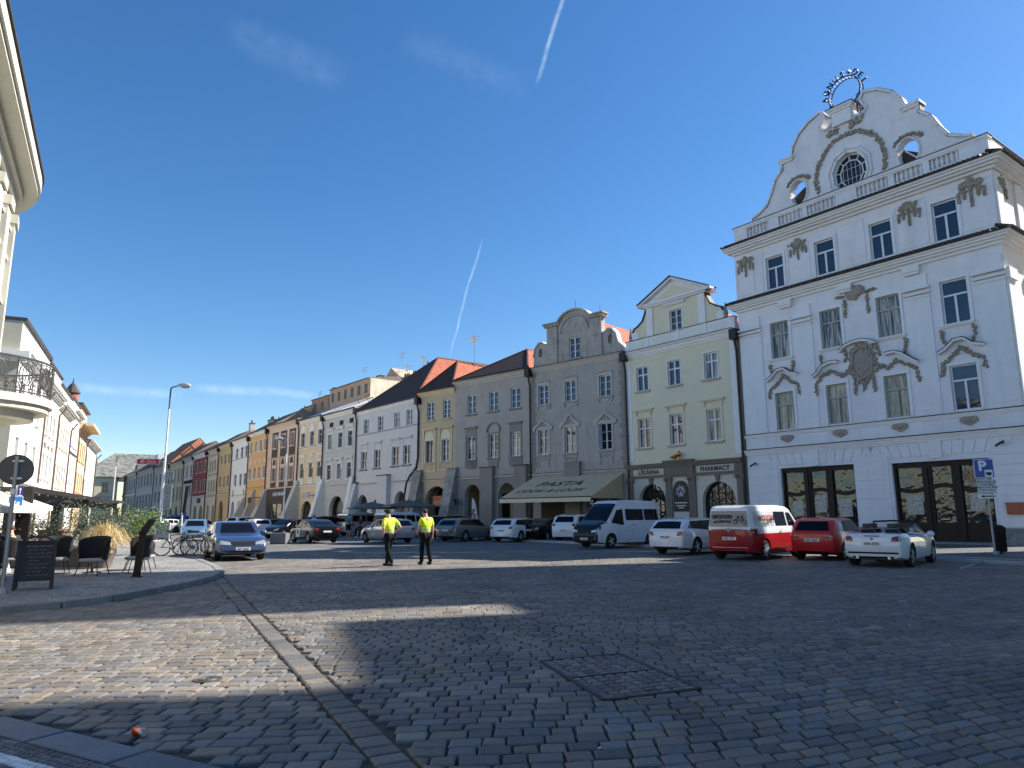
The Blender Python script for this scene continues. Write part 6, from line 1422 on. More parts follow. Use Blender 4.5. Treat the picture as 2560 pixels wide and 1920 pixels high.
def car_body(t):
    c = CT[t]; L, Wd = c['L'], c['W']; xs = set(round(-L / 2 + L * k / 34, 3) for k in range(35)) | {round(x, 3) for x, _ in c['top']} | {-L / 2, L / 2, -L / 2 + .03, L / 2 - .03, -L / 2 + .10, L / 2 - .1}
    xs = sorted(xs); out = [xs[0]]
    for x in xs[1:]:
        if x - out[-1] > .02: out.append(x)
    rings = []
    for x in out:
        e = max(0, (abs(x) - (L / 2 - .9)) / .9); hw = Wd / 2 * (1 - .13 * e ** 2.2) - (.05 if L / 2 - abs(x) < .005 else (.018 if L / 2 - abs(x) < .05 else 0))
        zt = lerp(c['top'], x); zb = min(lerp(c['belt'], x), zt - .05); z0 = .20 + .10 * e ** 3 + (.03 if L / 2 - abs(x) < .005 else 0)
        cab = max(0, zt - zb - .06); rw = hw * .965 - cab * c['tum'] * .62 - .03
        if t in ('van', 'minibus'): rw = hw * .965 - cab * c['tum'] - .02
        h = [(hw * .80, z0), (hw * .95, z0 + .05), (hw * .985, z0 + .18 * (zb - z0)), (hw * 1.0, z0 + .42 * (zb - z0)), (hw * .998, z0 + .66 * (zb - z0)), (hw * 1.0, z0 + .80 * (zb - z0)), (hw * .975, zb)]
        zr = zt - .055
        if zr < zb + .01: zr = zb + .01
        for k in (.33, .66, 1): h.append((hw * .955 + (rw - hw * .955) * k, zb + .012 + (zr - zb - .012) * k))
        h += [(rw - .035, zt - .022), (rw * .72, zt - .006), (rw * .36, zt)]
        ring = [(x, y, z) for y, z in h] + [(x, 0, zt)] + [(x, -y, z) for y, z in h[::-1]] + [(x, 0, z0)]
        rings.append(ring)
    n = len(rings[0]); mb = MB()
    for r in rings: mb.v += r
    for i in range(len(rings) - 1):
        for j in range(n):
            l = (j + 1) % n; mb.f.append((i * n + j, i * n + l, (i + 1) * n + l, (i + 1) * n + j)); mb.m.append(0)
    mb.f.append(tuple(range(n - 1, -1, -1))); mb.m.append(0); mb.f.append(tuple((len(rings) - 1) * n + j for j in range(n))); mb.m.append(0)
    me = mb.mesh('body', [TRIM]); bm = bmesh.new(); bm.from_mesh(me); bmesh.ops.recalc_face_normals(bm, faces=bm.faces); bm.to_mesh(me); bm.free()
    o = bpy.data.objects.new('tmp', me); COL.objects.link(o); cut = MB(); ax = [c['wx'], c['wx'] + c['wb']]; R_ = c['r'] + .055
    for x in ax:
        for s in (-1, 1): cut.cyl((x, s * (Wd / 2 - .30), c['r'] + .02), (x, s * (Wd / 2 + .2), c['r'] + .02), R_, n=28)
    cm = cut.mesh('cut', TRIM); bm = bmesh.new(); bm.from_mesh(cm); bmesh.ops.recalc_face_normals(bm, faces=bm.faces); bm.to_mesh(cm); bm.free()
    co = bpy.data.objects.new('cut', cm); COL.objects.link(co); md = o.modifiers.new('b', 'BOOLEAN'); md.object = co; md.operation = 'DIFFERENCE'; md.solver = 'EXACT'
    bpy.context.view_layer.update(); ev = bpy.data.meshes.new_from_object(o.evaluated_get(bpy.context.evaluated_depsgraph_get()))
    bpy.data.objects.remove(o); bpy.data.objects.remove(co); ev.name = 'body'
    ev.materials.clear(); ev.materials.append(None); ev.materials.append(TRIM)
    for p in ev.polygons:
        cc = p.center; p.use_smooth = True; p.material_index = 0
        if cc.z < .27 and t != 'cabrio': p.material_index = 1  # lowest faces black: plastic sills, plus shade painted under the body
        for x in ax:
            if math.hypot(cc.x - x, cc.z - c['r'] - .02) < R_ * 1.01 and (abs(cc.y) < Wd / 2 - .012) and (abs(p.normal.y) < .3 or abs(cc.y) < Wd / 2 - .2): p.material_index = 1
    try: ev.set_sharp_from_angle(angle=R(33))
    except Exception: pass
    return ev
BODY = {}
def get_body(t):
    if t not in BODY:
        me = car_body(t); BODY[t] = (me, BVHTree.FromPolygons([v.co[:] for v in me.vertices], [p.vertices[:] for p in me.polygons]))
    return BODY[t]
def patch(bvh, q, face, n=8, m=4, off=.006):
    """lay a thin piece over the body: q = four corners; face = 'L','R' (x,z) or 'F','B' (y,z) or 'T' (x,y)"""
    mb = MB(); ids = {}
    for i in range(n + 1):
        for j in range(m + 1):
            u, v = i / n, j / m
            a = [(q[0][k] * (1 - u) + q[1][k] * u) * (1 - v) + (q[3][k] * (1 - u) + q[2][k] * u) * v for k in (0, 1)]
            o, d = {'L': ((a[0], 3, a[1]), (0, -1, 0)), 'R': ((a[0], -3, a[1]), (0, 1, 0)), 'F': ((5, a[0], a[1]), (-1, 0, 0)), 'B': ((-5, a[0], a[1]), (1, 0, 0)), 'T': ((a[0], a[1], 4), (0, 0, -1))}[face]
            loc, nn, _, _ = bvh.ray_cast(Vector(o), Vector(d))
            if loc is None: continue
            ids[(i, j)] = len(mb.v); mb.v.append(tuple(loc - Vector(d) * off))
    for i in range(n):
        for j in range(m):
            ks = [(i, j), (i + 1, j), (i + 1, j + 1), (i, j + 1)]
            if all(k in ids for k in ks): mb.f.append(tuple(ids[k] for k in ks)); mb.m.append(0)
    return mb
WM = {}
def wheel_mesh(r, style):
    k = (r, style)
    if k in WM: return WM[k]
    t = MB(); t.lathe([(r * .66, -.10), (r * .93, -.11), (r, -.085), (r, .085), (r * .93, .11), (r * .66, .10)], n=24, ax='y')
    m = MB(); m.lathe([(r * .66, .092), (r * .62, .10), (r * .60, .03), (r * .1, .05)], n=20, ax='y'); m.lathe([(r * .14, .03), (r * .14, .10), (.01, .105)], n=10, ax='y')
    n = 5 if style == 5 else 7
    for i in range(n):
        a = 2 * math.pi * i / n; d = Vector((math.cos(a), 0, math.sin(a)))
        for da in (-.11, .11): 
            e = Vector((math.cos(a + da), 0, math.sin(a + da))); m.beam(d * r * .10 + Vector((0, .095, 0)), e * r * .63 + Vector((0, .095, 0)), .032, .02)
    WM[k] = (t.mesh('tyre', TYRE, True), m.mesh('rim', [RIM], False)); return WM[k]
def car(t, x, y, az, label, pm, group='cars parked on the square', at='c', name='parked_car', plate=None, two=None, style=5, simple=False, lights=True, dark=False):
    """az = compass heading from +Y towards +X of the nose"""
    c = CT[t]; hx, hy = math.sin(R(az)), math.cos(R(az)); off = {'c': 0, 'r': c['L'] / 2, 'f': -c['L'] / 2}[at]
    root = empty(name, (x + hx * off, y + hy * off, -.004), math.atan2(hy, hx), label, 'van' if t in ('van', 'minibus') else 'car', group)
    me0, bvh = get_body(t); me = me0.copy(); me.materials[0] = pm; body = put(me, 'body', root)
    if two: two(me)
    L, Wd = c['L'], c['W']
    for xx in (c['wx'], c['wx'] + c['wb']):
        for s in (-1, 1):
            tm, rm = wheel_mesh(c['r'], style); w = put(tm, 'wheel', root, (xx, s * (Wd / 2 - .125), c['r'] - .004 + .004), (0, 0, 0 if s > 0 else R(180)))
            if not simple: put(rm, 'rim', w)
    if c['fw']:
        patch(bvh, c['fw'], 'F', 10, 6).build('windscreen', CGL, root, True); patch(bvh, c['rw'], 'B', 10, 6).build('rear_window', CGL, root, True)
        for q in c['side']:
            for f in 'LR': patch(bvh, q, f, 6, 4, .009).build('side_window', CGL, root, True)
        if t not in ('van', 'minibus') and not simple:
            a_, b2 = c['side'][0], c['side'][-1]; z1_ = max(q[2][1] for q in c['side']) - .03
            for f in 'LR':
                patch(bvh, (a_[0], b2[1], b2[2], (b2[3][0], b2[3][1])), f, 12, 4, .004).build('window_trim', TRIM, root, True); patch(bvh, (a_[0], (a_[1][0] + .12, a_[1][1]), (a_[2][0] + .12, a_[2][1]), a_[3]), f, 6, 4, .005).build('window_trim', TRIM, root, True)
    hz = .60 if t not in ('van', 'minibus', 'suv') else .78
    if simple: return root, bvh
    w2 = Wd / 2
    if t in ('van', 'minibus'): tl = ((w2 - .17, .80), (w2 - .02, .80), (w2 - .03, 1.12), (w2 - .16, 1.12)); 
    elif t == 'suv': tl = ((w2 - .36, .98), (w2 - .03, .98), (w2 - .06, 1.16), (w2 - .34, 1.12))
    else: tl = ((w2 - .38, .78), (w2 - .05, .80), (w2 - .09, .97), (w2 - .34, .92))
    for s in (-1, 1):
        patch(bvh, [(s * a, b_) for a, b_ in tl], 'B', 5, 4, .012).build('tail_light', TAILL, root, True)
        hl = ((w2 - .50, hz), (w2 - .10, hz + .02), (w2 - .13, hz + .17), (w2 - .46, hz + .10))
        patch(bvh, [(s * a, b_) for a, b_ in hl], 'F', 5, 4, .012).build('headlight', HEADL, root, True)
    zr = .72 if t in ('van', 'minibus') else .66
    bx = MB(); bx.v = []; 
    for f, z, mt_ in (('B', zr, PLATE), ('F', .40, PLATE)):
        o = patch(bvh, [(-.26, z), (.26, z), (.26, z + .11), (-.26, z + .11)], f, 2, 1, .02).build('number_plate', mt_, root)
        if plate and f == plate[1]: 
            q = text(plate[0], .105, BLK, o, ((-L / 2 - .024) if f == 'B' else (L / 2 + .024), 0, z + .052), (R(90), 0, R(-90) if f == 'B' else R(90)), .002, off=.002)
            o2 = o
    patch(bvh, [(-.45, hz - .02), (.45, hz - .02), (.42, hz + .12), (-.42, hz + .12)], 'F', 6, 2, .010).build('grille', TRIM, root)
    patch(bvh, [(-w2 + .16, .24), (w2 - .16, .24), (w2 - .2, .38), (-w2 + .2, .38)], 'F', 8, 2, .008).build('lower_grille', TRIM, root)
    patch(bvh, [(-w2 + .16, .24), (w2 - .16, .24), (w2 - .14, .34), (-w2 + .14, .34)], 'B', 8, 2, .008).build('bumper_trim', TRIM, root)
    zb = lerp(c['belt'], 0)
    for f in 'LR':
        for xs_ in ((-.08, .92) if t != 'cabrio' else (-.55, .85)):
            sm_ = MB()
            for p_ in (patch(bvh, [(xs_, .30), (xs_ + .014, .30), (xs_ + .014, zb - .01), (xs_, zb - .01)], f, 1, 6, .002),):
                k = len(sm_.v); sm_.v += p_.v; sm_.f += [tuple(i + k for i in g) for g in p_.f]; sm_.m += p_.m
            sm_.build('door_seam', TRIM, root)
        patch(bvh, [(-.30, zb - .16), (-.12, zb - .16), (-.12, zb - .13), (-.30, zb - .13)], f, 2, 1, .025).build('door_handle', TRIM if dark else pm, root)
    for s in (-1, 1):
        xm = {'van': 1.35, 'minibus': 1.3}.get(t, .72); zm = zb + (.12 if t in ('van', 'minibus') else .08)
        MB().ball((xm, s * (w2 + .09), zm), (.07, .12, .10 if t not in ('van', 'minibus') else .18), 8, 6).build('wing_mirror', TRIM if t == 'minibus' else pm, root, True)
    if t in ('estate', 'suv'):
        b = MB()
        for s in (-1, 1): b.tube([(-1.75, s * .56, lerp(c['top'], -1.75) - .01), (-1.6, s * .57, lerp(c['top'], -1.6) + .035), (.1, s * .58, lerp(c['top'], .1) + .03), (.25, s * .58, lerp(c['top'], .25) - .01)], .016, 5)
        b.build('roof_rail', CHROME, root, True)
    return root, bvh
WHT = paint('white_paint', (.72, .73, .76), 0); SIL = paint('silver_paint', (.50, .51, .52), .6); BLKP = paint('black_paint', (.006, .006, .007), 0, .2, .25, .25); GRYP = paint('grey_paint', (.20, .205, .215), .6)
REDP = paint('red_paint', (.50, .010, .014), 0, .3, .5, .4); BLUP = paint('blue_paint', (.05, .075, .16), .5); LBL = paint('light_blue_paint', (.16, .30, .42), .5); CHRD = paint('dark_cherry_paint', (.16, .01, .015), .3); ROYAL = paint('royal_blue_paint', (.02, .03, .22), .3)
# 1 convertible
cb, bv = car('cabrio', 11.6, 23.25, 41, 'white convertible with its roof down, nearest car in front of the white corner house', WHT, plate=('6H3 6704', 'B'), name='convertible_car')
cb.location = (11.6 + .656 * 1.35, 23.25 + .755 * 1.35, -.004)
b = MB()
patch(bv, [(-1.32, -.66), (.62, -.70), (.62, .70), (-1.32, .66)], 'T', 8, 6, .006).build('cockpit_floor', DARKIN, cb)
for s in (-.36, .36):
    for x0 in (-.35, -1.15): MB().hexa([(x0 - .12, s - .24, .9), (x0 + .1, s - .24, .9), (x0 + .1, s + .24, .9), (x0 - .12, s + .24, .9)], [(x0 - .26, s - .19, 1.14), (x0 - .12, s - .19, 1.14), (x0 - .12, s + .19, 1.14), (x0 - .26, s + .19, 1.14)]).box(x0 - .30, x0 - .18, s - .11, s + .11, 1.17, 1.31).build('seat', mat('black_leather', (.02, .02, .02), .5), cb, bevel=.03)
b.tube([(.98, -.76, .98), (.42, -.62, 1.36), (.40, 0, 1.385), (.42, .62, 1.36), (.98, .76, .98)], .03, 6).build('windscreen_frame', TRIM, cb, True)
CLG = mat('clear_glass', (.4, .42, .42), .02, spec=.4); CLG.node_tree.nodes['Principled BSDF'].inputs['Alpha'].default_value = .22
MB().poly([(.98, -.76, .98), (.98, .76, .98), (.42, .62, 1.34), (.42, -.62, 1.34)]).build('windscreen', CLG, cb)
for s in (-1, 1): MB().poly([(.90, s * .84, .96), (-.55, s * .85, .97), (-.45, s * .76, 1.22), (.35, s * .66, 1.32)]).poly([(-.6, s * .85, .97), (-1.25, s * .82, 1.0), (-1.05, s * .78, 1.16), (-.6, s * .77, 1.2)]).build('side_window', CLG, cb)
patch(bv, [(-.75, .42), (.75, .42), (.7, .47), (-.7, .47)], 'B', 8, 1, .012).build('bumper_trim', TRIM, cb); patch(bv, [(-.22, .93), (.22, .93), (.22, .96), (-.22, .96)], 'B', 2, 1, .01).build('brake_light', TAILL, cb)
MB().cyl((-2.33, 0, .86), (-2.32, 0, .86), .04, n=12).build('badge', ROYAL, cb)
for s in (-1, 1): MB().cyl((-2.33, s * .45, .30), (-2.2, s * .45, .30), .045, n=10).build('exhaust', CHROME, cb)
# 2 red hatchback
car('hatch', 10.55, 26.0, 42, 'red hatchback between the red and white van and the white convertible', REDP, at='r', plate=('6H7 3606', 'B'))
# 3 two-tone van
def vansplit(me):
    me.materials.append(WHT)
    for p in me.polygons:
        if p.material_index == 0 and p.center.z > 1.02: p.material_index = 2
vn, bv = car('van', 7.75, 26.35, 42, 'white over red delivery van with bicycle advertising, rear towards us', paint('van_red_paint', (.30, .008, .014), 0, .3, .5, .4), at='r', two=vansplit, plate=('6H7 3717', 'B'), name='parked_van', style=7)
GRAPH = mat('grey_window_film', (.22, .225, .23), .35, coat=.5); REDI = mat('red_print', (.6, .03, .03), .5)
patch(bv, CT['van']['rw'], 'B', 8, 5, .012).build('window_film', GRAPH, vn, True)
for f in 'LR':
    patch(bv, ((-2.2, 1.2), (-.62, 1.2), (-.62, 1.72), (-2.15, 1.72)), f, 8, 5, .012).build('window_film', mat('pale_window_film', (.5, .52, .5), .35, coat=.5), vn, True)
def bike_icon(par, org, ux, s):
    b = MB(); o = Vector(org); u = Vector(ux); z = Vector((0, 0, 1)); n = u.cross(z)
    for cx in (-.3, .3):
        b.tube([o + u * (cx * s + .15 * s * math.cos(R(a))) + z * (.15 * s * math.sin(R(a))) for a in range(0, 360, 30)], .012, 4, closed=True)
    P = lambda a, c: o + u * a * s + z * c * s
    b.tube([P(-.3, 0), P(-.1, .3), P(.2, .32), P(.3, 0)], .012, 4).tube([P(-.1, .3), P(-.02, .0), P(.2, .32)], .012, 4).tube([P(.2, .32), P(.17, .42), P(.28, .44)], .012, 4).tube([P(-.18, .36), P(-.04, .36)], .014, 4)
    b.build('bicycle_drawing', BLK, par)
text('woom', .30, BLK, vn, (-2.485, .24, 1.56), (R(90), 0, R(-90)), .003, off=.006); text('od 2999 Kč', .14, BLK, vn, (-2.49, .24, 1.36), (R(90), 0, R(-90)), .003, off=.004); bike_icon(vn, (-2.49, -.42, 1.36), (0, -1, 0), .55)
text('woom', .42, REDI, vn, (-1.55, -.955, 1.52), (R(90), 0, 0), .003, off=.006); text('bicycles', .16, BLK, vn, (-1.5, -.96, 1.29), (R(90), 0, 0), .003); bike_icon(vn, (-.95 + .05, -.96, 1.4), (1, 0, 0), .5)
MB().cyl((-2.50, 0, 1.08), (-2.47, 0, 1.08), .075, n=16).build('badge', CHROME, vn); patch(bv, [(-.85, .45), (.85, .45), (.85, .475), (-.85, .475)], 'B', 8, 1, .014).build('chrome_strip', CHROME, vn)
patch(bv, [(-1.1, .40), (1.3, .40), (1.3, .425), (-1.1, .425)], 'R', 8, 1, .012).build('chrome_strip', CHROME, vn)
# 4.. others
car('estate', 6.25, 30.2, 44, 'white estate car with a black rear window, left of the red and white van', WHT, at='r', plate=('7H4 4277', 'B'))
def blacknose(me):  # turns the front faces of the body black
    me.materials.append(BLKP)
    for p in me.polygons:
        c, n = p.center, p.normal
        if p.material_index == 0 and ((c.x > 2.38 and c.z < .62) or (c.x > 1.0 and n.x > .25 and c.z > 1.0) or (c.x > 1.6 and n.z > .6 and c.z > 1.0) or (c.x > 2.3 and c.z > .4 and n.x > .6)): p.material_index = 2
mbus, bv = car('minibus', 4.34 + .78 * 1.51, 37.6 + .62 * 1.51, 231.5, 'white high roof minibus with a dark nose, facing us, in front of the pharmacy', paint('pale_blue_white_paint', (.62, .66, .74), 0), plate=('1J9 3482', 'F'), name='parked_van', dark=True, two=blacknose)
patch(bv, [(-.95, .28), (.95, .28), (.93, .62), (-.93, .62)], 'F', 8, 3, .014).build('bumper', TRIM, mbus)
car('suv', 3.1, 45.0, 32, 'white off-roader between the black saloon and the minibus', WHT, at='r', plate=('8E4 4617', 'B'))
car('sedan', .95, 46.8, 32, 'black saloon between two white cars below the awning', BLKP, at='r', plate=('6H4 2250', 'B'))
car('estate', -.75, 46.0, 30, 'white estate car left of the black saloon, below the awning', WHT, at='r', plate=('5H3 3400', 'B'))
car('estate', -4.35, 47.3, 33, 'dark grey estate car right of the second police officer', GRYP, at='r')
car('suv', -5.6, 51.6, 33, 'black off-roader half hidden behind the dark grey estate car', BLKP, at='r')
car('hatch', -6.6, 45.0, -42, 'silver hatchback seen between the two police officers', SIL, at='r', plate=('4H6 0101', 'B'))
car('van', -10.1, 56, 33, 'silver white people carrier behind the first police officer', WHT, at='r', name='parked_van')
car('van', -14.6, 63, 33, 'pale people carrier parked behind the teal shirted man', SIL, at='r', name='parked_van')
dc, bv = car('sedan', -11.5, 45.6, -35, 'black saloon with a white door decal, in the middle of the square', BLKP, at='r')
for f in 'L': patch(bv, [(.05, .38), (.75, .38), (.72, .93), (.02, .93)], f, 5, 4, .01).build('door_decal', PLATE, dc)
MB().lathe([(.0, 0), (.16, 0), (.16, .01), (.10, .01), (.10, .0)], (0.4, .93, .68), 16, ax='y').build('decal_emblem', BLK, dc)
car('hatch', -21.6, 63.5, -33, 'white hatchback with red tail lights behind the grey block', WHT, at='r')
car('hatch', -17.6, 57.5, 205, 'black hatchback facing us between the white hatchback and the decal saloon', BLKP)
car('suv', -16.2, 64.5, 30, 'black off-roader behind the decal saloon', BLKP)
car('sedan', -10.5 - .485 * 1.0, 28.3 + .875 * 1.0, 151, 'blue saloon with a chrome edged grille facing us, beside the bicycles', BLUP, at='c', plate=('4H7 2546', 'F'))
bl = [o for o in bpy.data.objects if o.get('label', '').startswith('blue saloon')][0]; bl.location = (-10.5 - .485 * 1.0 - .485 * .42, 28.3 + .875 * 1.42, -.004)
car('hatch', -22.3, 51.3, 160, 'light blue hatchback facing us behind the bicycles', LBL, at='f', plate=('2H0 7766', 'F'))
far = [('suv', -30.2, 83, 25, WHT, 'white off-roader in the far rank beyond the white hatchback'), ('estate', -26.5, 78, 25, SIL, 'silver estate car in the far rank nearest the lamp on the right'), ('hatch', -34.0, 80, 30, paint('dull_red_paint', (.22, .03, .03), .2), 'dull red hatchback in the far rank'), ('sedan', -37.6, 84, 30, BLKP, 'black saloon in the far rank beside the royal blue van'),
       ('van', -42.0, 92, 60, ROYAL, 'royal blue van standing far down the square'), ('hatch', -38.5, 80.5, 200, SIL, 'pale silver hatchback facing us beside the royal blue van'), ('estate', -46.5, 96, 35, WHT, 'white estate car left of the royal blue van'), ('sedan', -50.5, 101, 35, GRYP, 'grey saloon far down the square'), ('hatch', -54.5, 104, 35, BLKP, 'small black hatchback far down the square'), ('hatch', -33.9, 64.5, 170, BLKP, 'black car with a pale roof right behind the tall lamp post'), ('suv', -58, 112, 35, SIL, 'silver off-roader parked farthest down the square'), ('van', -52.5, 96, 5, TRIM, 'black high parcel van far left near the cafe'),
       ('estate', -23.2, 74, 28, BLKP, 'black estate car below the brown shopfront'), ('hatch', -44, 87, 35, GRYP, 'grey hatchback in front of the white estate car')]
for t, x, y, az, pm, lb in far: car(t, x, y, az, lb, pm, simple=True, name='parked_van' if t == 'van' else 'parked_car')

# ------------------------------------------------------------ people
SKIN = mat('skin', (.50, .29, .20), .6); HAIRD = mat('dark_hair', (.025, .018, .014), .8); CAPB = mat('black_cap', (.012, .012, .014), .8)
HIVIS = mat('high_visibility_yellow', (.58, .78, .03), .7, bump=.4, bscale=9, var=.1, vscale=6); REFL = mat('reflective_band', (.45, .52, .25), .35); NAVYC = mat('black_trousers', (.009, .010, .013), .9, spec=.1, bump=.4, bscale=12)
def skinmesh(J, E, Rd, root):
    names = list(J); me = bpy.data.meshes.new('s'); me.from_pydata([J[n] for n in names], [(names.index(a), names.index(b)) for a, b in E], [])
    o = bpy.data.objects.new('s', me); COL.objects.link(o); o.modifiers.new('k', 'SKIN'); s = o.modifiers.new('u', 'SUBSURF'); s.levels = 2; s.render_levels = 2
    o.modifiers['k'].use_smooth_shade = True
    for i, n in enumerate(names):
        d = me.skin_vertices[0].data[i]; r = Rd[n]; d.radius = r if isinstance(r, tuple) else (r, r); d.use_root = (n == root)
    bpy.context.view_layer.update(); ev = bpy.data.meshes.new_from_object(o.evaluated_get(bpy.context.evaluated_depsgraph_get())); bpy.data.objects.remove(o); return ev
def join(me, mb):
    b = MB(); b.v = [tuple(v.co) for v in me.vertices] ; b.f = [tuple(p.vertices) for p in me.polygons]; b.m = [0] * len(b.f)
    k = len(b.v); b.v += mb.v; b.f += [tuple(i + k for i in f) for f in mb.f]; b.m += [0] * len(mb.f); return b
def person(x, y, az, label, shirt, pants, hair=HAIRD, pose=None, cap=False, z=0, shorts=False, skirt=False, sc=1, vest=False, group=None, long=False, seat=False, shoes=None):
    """az = compass heading they face; local +Y is forward, +X their right"""
    J = dict(pel=(0, 0, .96), sp=(0, .01, 1.14), ch=(0, 0, 1.34), nk=(0, -.005, 1.50), hb=(0, .02, 1.58), hd=(0, .03, 1.66), ht=(0, .015, 1.74))
    for s, k in ((1, 'r'), (-1, 'l')):
        J.update({'sh' + k: (s * .185, -.01, 1.43), 'el' + k: (s * .25, -.04, 1.15), 'wr' + k: (s * .26, .05, .92), 'ha' + k: (s * .26, .08, .85), 'hp' + k: (s * .09, 0, .92), 'kn' + k: (s * .10, .02, .50), 'an' + k: (s * .10, -.01, .10), 'to' + k: (s * .12, .13, .05)})
    if pose: J.update(pose)
    sc_ = sc; J = {k: (v[0] * sc_, v[1] * sc_, v[2] * sc_) for k, v in J.items()}
    E = [('pel', 'sp'), ('sp', 'ch'), ('ch', 'nk'), ('nk', 'hb'), ('hb', 'hd'), ('hd', 'ht')]
    for k in 'rl': E += [('ch', 'sh' + k), ('sh' + k, 'el' + k), ('el' + k, 'wr' + k), ('wr' + k, 'ha' + k), ('pel', 'hp' + k), ('hp' + k, 'kn' + k), ('kn' + k, 'an' + k), ('an' + k, 'to' + k)]
    Rd = dict(pel=(.14, .11), sp=(.13, .10), ch=(.15, .11), nk=.055, hb=(.07, .08), hd=(.078, .095), ht=(.05, .06))
    for k in 'rl': Rd.update({'sh' + k: .06, 'el' + k: .045, 'wr' + k: .03, 'ha' + k: (.038, .02), 'hp' + k: .09, 'kn' + k: .058, 'an' + k: .04, 'to' + k: .035})
    Rd = {k: (tuple(a * sc for a in v) if isinstance(v, tuple) else v * sc) for k, v in Rd.items()}
    root = empty('person', (x, y, z), -R(az), label, 'person', group)
    me = skinmesh(J, E, Rd, 'pel'); ex = MB(); H = Vector(J['hd'])
    ex.ball(H + Vector((0, .10, -.01)) * sc, (.014, .028, .03), 6, 4)
    for s in (-1, 1): ex.ball(H + Vector((s * .085, .0, 0)) * sc, (.012, .025, .035), 6, 4)
    for s, k in ((1, 'r'), (-1, 'l')):
        h = Vector(J['ha' + k]); w = Vector(J['wr' + k]); d = (h - w).normalized(); side = d.cross(Vector((s, .3, 0))).normalized()
        for i, L in enumerate((.085, .095, .09, .07)):
            b0 = h + side * (.028 - .019 * i) + d * .01; m1 = b0 + d * L * .5 + Vector((-s * .006, .004, 0)); ex.tube([b0, m1, m1 + d * L * .45 + Vector((-s * .018, .008, 0))], [.0095, .0085, .006], 6)
        b0 = w + d * .03 + side * .028; ex.tube([b0, b0 + side * .03 + d * .03, b0 + side * .035 + d * .06], [.012, .010, .007], 6)
    join(me, ex).build('body', SKIN, root, True)
    def cloth(names, edges, add, mt, nm, over=None, rt=None):
        JJ = {n: J[n] for n in names}; RR = {}
        if over: JJ.update({k: tuple(a * sc for a in v) for k, v in over.items()})
        for n in JJ:
            r = add.get(n, .02); b_ = Rd.get(n, .05); RR[n] = tuple(a + r for a in b_) if isinstance(b_, tuple) else b_ + r
        m = skinmesh(JJ, edges, RR, rt or names[0]); m.materials.clear(); m.materials.append(mt); o = put(m, nm, root)
        for p in m.polygons: p.use_smooth = True
        return o
    mid = {}
    for k in 'rl':
        a, b_ = Vector(J['sh' + k]), Vector(J['el' + k]); mid['sl' + k] = tuple((a.lerp(b_, .80 if not long else 1)) / sc); Rd['sl' + k] = .048 * sc
        if long: mid['sw' + k] = tuple(Vector(J['wr' + k]) / sc); Rd['sw' + k] = .032 * sc
    nb = dict(mid); nb['cb'] = tuple(Vector(J['nk']).lerp(Vector(J['ch']), .30) / sc); Rd['cb'] = .075 * sc; nb['wb'] = tuple((Vector(J['pel']) + (Vector((0, 0, .03)) if not seat else Vector((0, 0, .05)))) / sc); Rd['wb'] = (.145 * sc, .115 * sc)
    ed = [('wb', 'sp'), ('sp', 'ch'), ('ch', 'cb')]
    for k in 'rl': ed += [('ch', 'sh' + k), ('sh' + k, 'sl' + k)] + ([('sl' + k, 'sw' + k)] if long else [])
    cloth(['sp', 'ch', 'shr', 'shl'], ed, {'ch': .025, 'sp': .035, 'wb': .02, 'cb': .01, 'slr': .03, 'sll': .03, 'swr': .012, 'swl': .012, 'shr': .025, 'shl': .025}, shirt, 'vest' if vest else 'shirt', nb, 'ch')
    if vest:
        for zz in (1.09, 1.16):
            bb = MB(); n = 20; rx, ry = (.178, .138) if zz < 1.1 else (.182, .14)
            if 'sp' in (pose or {}): cx0, cy0 = pose['sp'][0], pose['sp'][1]
            else: cx0, cy0 = 0, .01
            bb.lathe([(1, 0), (1, .042)], n=n); bb.v = [(a * rx + cx0, c * ry + cy0, zz + e) for a, c, e in bb.v]; bb.f = bb.f[:n]; bb.m = bb.m[:n]; bb.build('reflective_band', REFL, root, True)
    if not skirt:
        kk = {}; e2 = []
        for k in 'rl':
            e2 += [('pel', 'hp' + k), ('hp' + k, 'kn' + k)]
            if not shorts: e2.append(('kn' + k, 'tb' + k)); kk['tb' + k] = tuple(Vector(J['an' + k]).lerp(Vector(J['kn' + k]), -.08) / sc); Rd['tb' + k] = .045 * sc
        cloth(['pel', 'hpr', 'hpl', 'knr', 'knl'], e2, {'pel': .012, 'hpr': .018, 'hpl': .018, 'knr': .022, 'knl': .022, 'tbr': .022, 'tbl': .022}, pants, 'shorts' if shorts else 'trousers', kk, 'pel')
    else:
        b = MB(); b.lathe([(.15, .98), (.19, .85), (.23, .6), (.25, skirt)], n=16); b.v = [(a * sc, c * .8 * sc, e * sc) for a, c, e in b.v]; b.build('skirt', pants, root, True)
    b = MB()
    for k in 'rl':
        a, t = Vector(J['an' + k]), Vector(J['to' + k]); m = a.lerp(t, .5); d = (t - a); ang = math.atan2(d.x, d.y)
        s0 = len(b.v); b.ball((0, 0, 0), (.05, .145, .055), 10, 6)
        for i in range(s0, len(b.v)):
            v = Vector(b.v[i]); v = Vector((v.x * math.cos(ang) + v.y * math.sin(ang), -v.x * math.sin(ang) + v.y * math.cos(ang), v.z)); zz = max(0.002, m.z - .02 + v.z); b.v[i] = (m.x + v.x, m.y + v.y, zz)
    b.build('shoes', shoes or CAPB, root, True)
    b = MB(); b.ball(H + Vector((0, -.012, .035)) * sc, (.088 * sc, .102 * sc, .085 * sc), 12, 8)
    if cap: b.lathe([(.10, .02), (.13, .05), (.125, .08), (.06, .09)], tuple(H + Vector((0, .01, .03)) * sc), 14); b.ball(H + Vector((0, .10, .05)) * sc, (.07, .06, .012), 8, 4)
    b.build('cap' if cap else 'hair', CAPB if cap else hair, root, True)
    return root
